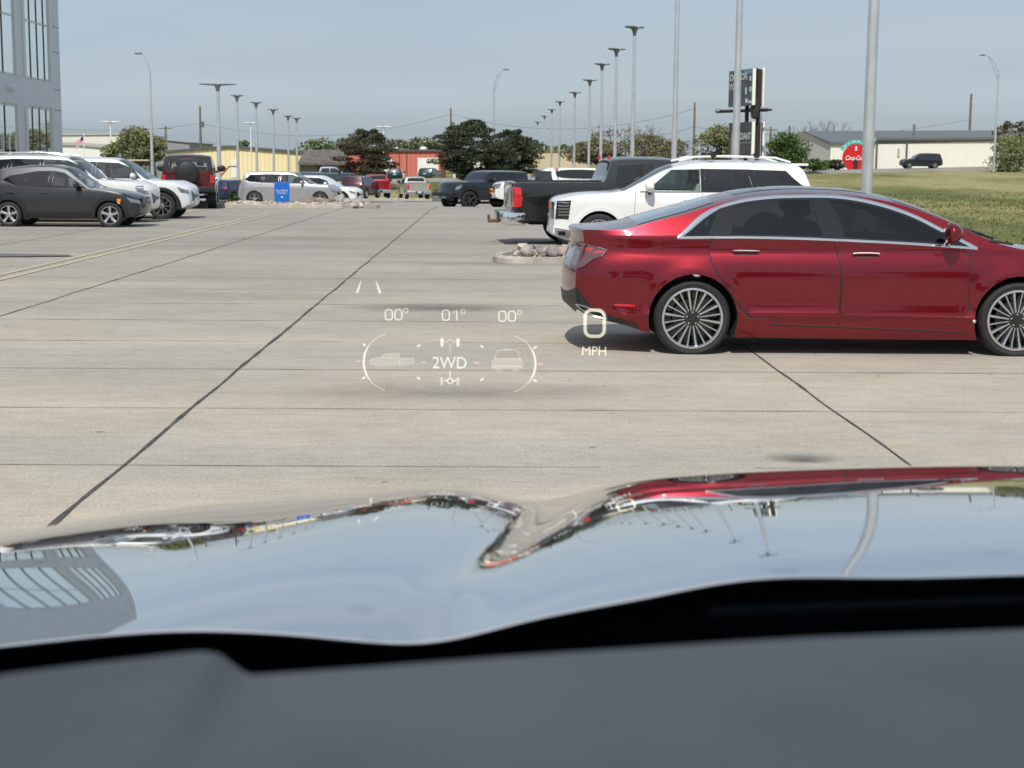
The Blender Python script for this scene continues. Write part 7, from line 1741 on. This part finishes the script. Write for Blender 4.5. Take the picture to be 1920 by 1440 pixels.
    A = q(1415.5, 204, 0.6); MB().lathe([(0.001,-0.9),(0.30,-0.75),(0.42,0),(0.30,0.75),(0.001,0.9)], 10, 'Z', tuple(A)).build('bracket', brn, root, 50)
billboard()

# ---- small things on the left ----
Y = 57.0; a = at(531.5, 361, Y); bl = pr('sign_blue', (0.01,0.13,0.52), 0.45)
root = empty('blue_sign', (a.x, Y-0.4, 0.13), 0, 'upright blue rectangular sign with small white lettering before the silver suv', 'sign')
hw_ = 13.8*Y/F; MB().bbox(-hw_, hw_, -0.03, 0.03, 0.0, 40*Y/F, 0.008).build('board', bl, root)
sw = pr('lettering_white', (0.62,0.70,0.85), 0.5)
for t_, z_, s_ in (('Certified', 0.515, 0.115), ('Service', 0.425, 0.115)):
    me = text_mesh(t_, s_, sw, depth=0.002)
    for v in me.vertices: v.co = Vector((v.co.x, -0.036-v.co.z, v.co.y+z_-0.03))
    link('sign_text', me, root)
MB().lathe([(0.001,-0.038),(0.035,-0.038),(0.035,-0.03)], 6, 'Y', (0,0,0.25)).build('sign_emblem', sw, root)
# golf cart
def golf_cart():
    Y = 92; a = at(243, 300, Y); z = lz(Y); root = empty('golf_cart', (a.x, Y, z), 0, 'golf cart with a beige canopy behind the white crossover', 'golf cart'); zt = a.z-z
    bg_ = pr('canopy_beige', (0.55,0.45,0.34), 0.6)
    m = MB().bbox(-1.22, 1.22, -0.62, 0.62, zt-0.06, zt+0.03, 0.03); m.build('canopy', bg_, root, 40)
    for x in (-1.0, 0.1, 1.05):
        for y in (-0.55, 0.55): MB().tube([(x*0.95,y,0.8),(x,y,zt-0.04)], 0.022, 6).build('canopy_post', M['black'], root)
    MB().bbox(-1.2, 1.15, -0.58, 0.58, 0.32, 0.62, 0.08).build('body', bluep, root, 40); MB().bbox(0.7, 1.3, -0.5, 0.5, 0.5, 1.0, 0.1).build('cowling', bluep, root, 40)
    MB().bbox(-0.6, -0.05, -0.52, 0.52, 0.62, 0.80, 0.05).build('seat', M['seat_light'], root, 40); MB().bbox(-0.72, -0.60, -0.52, 0.52, 0.80, 1.2, 0.04).build('backrest', M['seat_light'], root, 40)
    for x in (-0.85, 0.85):
        for y in (-0.55, 0.55): MB().lathe([(0.05,-0.09),(0.2,-0.1),(0.23,-0.06),(0.23,0.06),(0.2,0.1),(0.05,0.09)], 20, 'Y', (x,y,0.23)).build('wheel', M['rubber'], root, 40)
golf_cart()
# flag
def flag():
    Y = 190; a = at(157, 254, Y); gz = ground_z(a.x, Y); root = empty('flag', (a.x, Y, gz), 0, 'small drooping striped flag on a pole before the white buildings', 'flag'); h = a.z-gz
    MB().tube([(0,0,0),(0,0,h+0.3)], 0.06, 6).build('pole', M['white_metal'], root)
    fm = pr('flag_cloth', (0.5,0.1,0.1), 0.8); N, L, b = nodes(fm); t = N.new('ShaderNodeTexCoord'); wv = N.new('ShaderNodeTexWave'); wv.bands_direction = 'Z'; wv.inputs['Scale'].default_value = 1.6
    rr_ = N.new('ShaderNodeValToRGB'); rr_.color_ramp.interpolation = 'CONSTANT'; rr_.color_ramp.elements[0].color = (0.45,0.04,0.05,1); rr_.color_ramp.elements[1].color = (0.7,0.68,0.66,1); rr_.color_ramp.elements[1].position = 0.5
    L.new(t.outputs['Object'], wv.inputs[0]); L.new(wv.outputs[0], rr_.inputs[0]); L.new(rr_.outputs[0], b.inputs['Base Color'])
    V = []; n = 8
    for i in range(n+1):
        for j in range(5):
            u, v = i/n, j/4; V.append((-u*1.05, 0.12*math.sin(u*7+v), h-v*0.85-u*0.85))
    MB().add(V, [(i*5+j, (i+1)*5+j, (i+1)*5+j+1, i*5+j+1) for i in range(n) for j in range(4)]).build('cloth', fm, root, 60)
    V = []
    for i in range(4):
        for j in range(3):
            u, v = i/8, j/4; V.append((-u*1.05, 0.12*math.sin(u*7+v)-0.02, h-v*0.85-u*0.85+0.01))
    MB().add(V, [(i*3+j, (i+1)*3+j, (i+1)*3+j+1, i*3+j+1) for i in range(3) for j in range(2)]).build('canton', pr('flag_blue', (0.02,0.03,0.16), 0.8), root, 60)
flag()

# ---- what stands behind the viewpoint and shows only as reflections ----
for i, (x, y, h, w_, lab) in enumerate(((-14,-34,7.5,9,'leafy tree behind the viewpoint, mirrored at the left in the sedan doors'), (-3,-38,8.5,10,'tall leafy tree behind the viewpoint, mirrored in the sedan rear door'), (9,-35,7.0,9,'leafy tree behind the viewpoint, mirrored in the sedan front door'), (20,-37,8.0,10,'leafy tree behind the viewpoint, mirrored in the sedan front wing'))):
    tree('leafy_tree', lab, x, y, h, w_, green_l, 90+i, n=2200, ls=0.35, trunk_h=1.0, z=0)
lamp_post('lamp post behind the viewpoint, mirrored in the sedan rear door', 3.5, -16, 9.5, 0, 0.12, 1.0, 0)
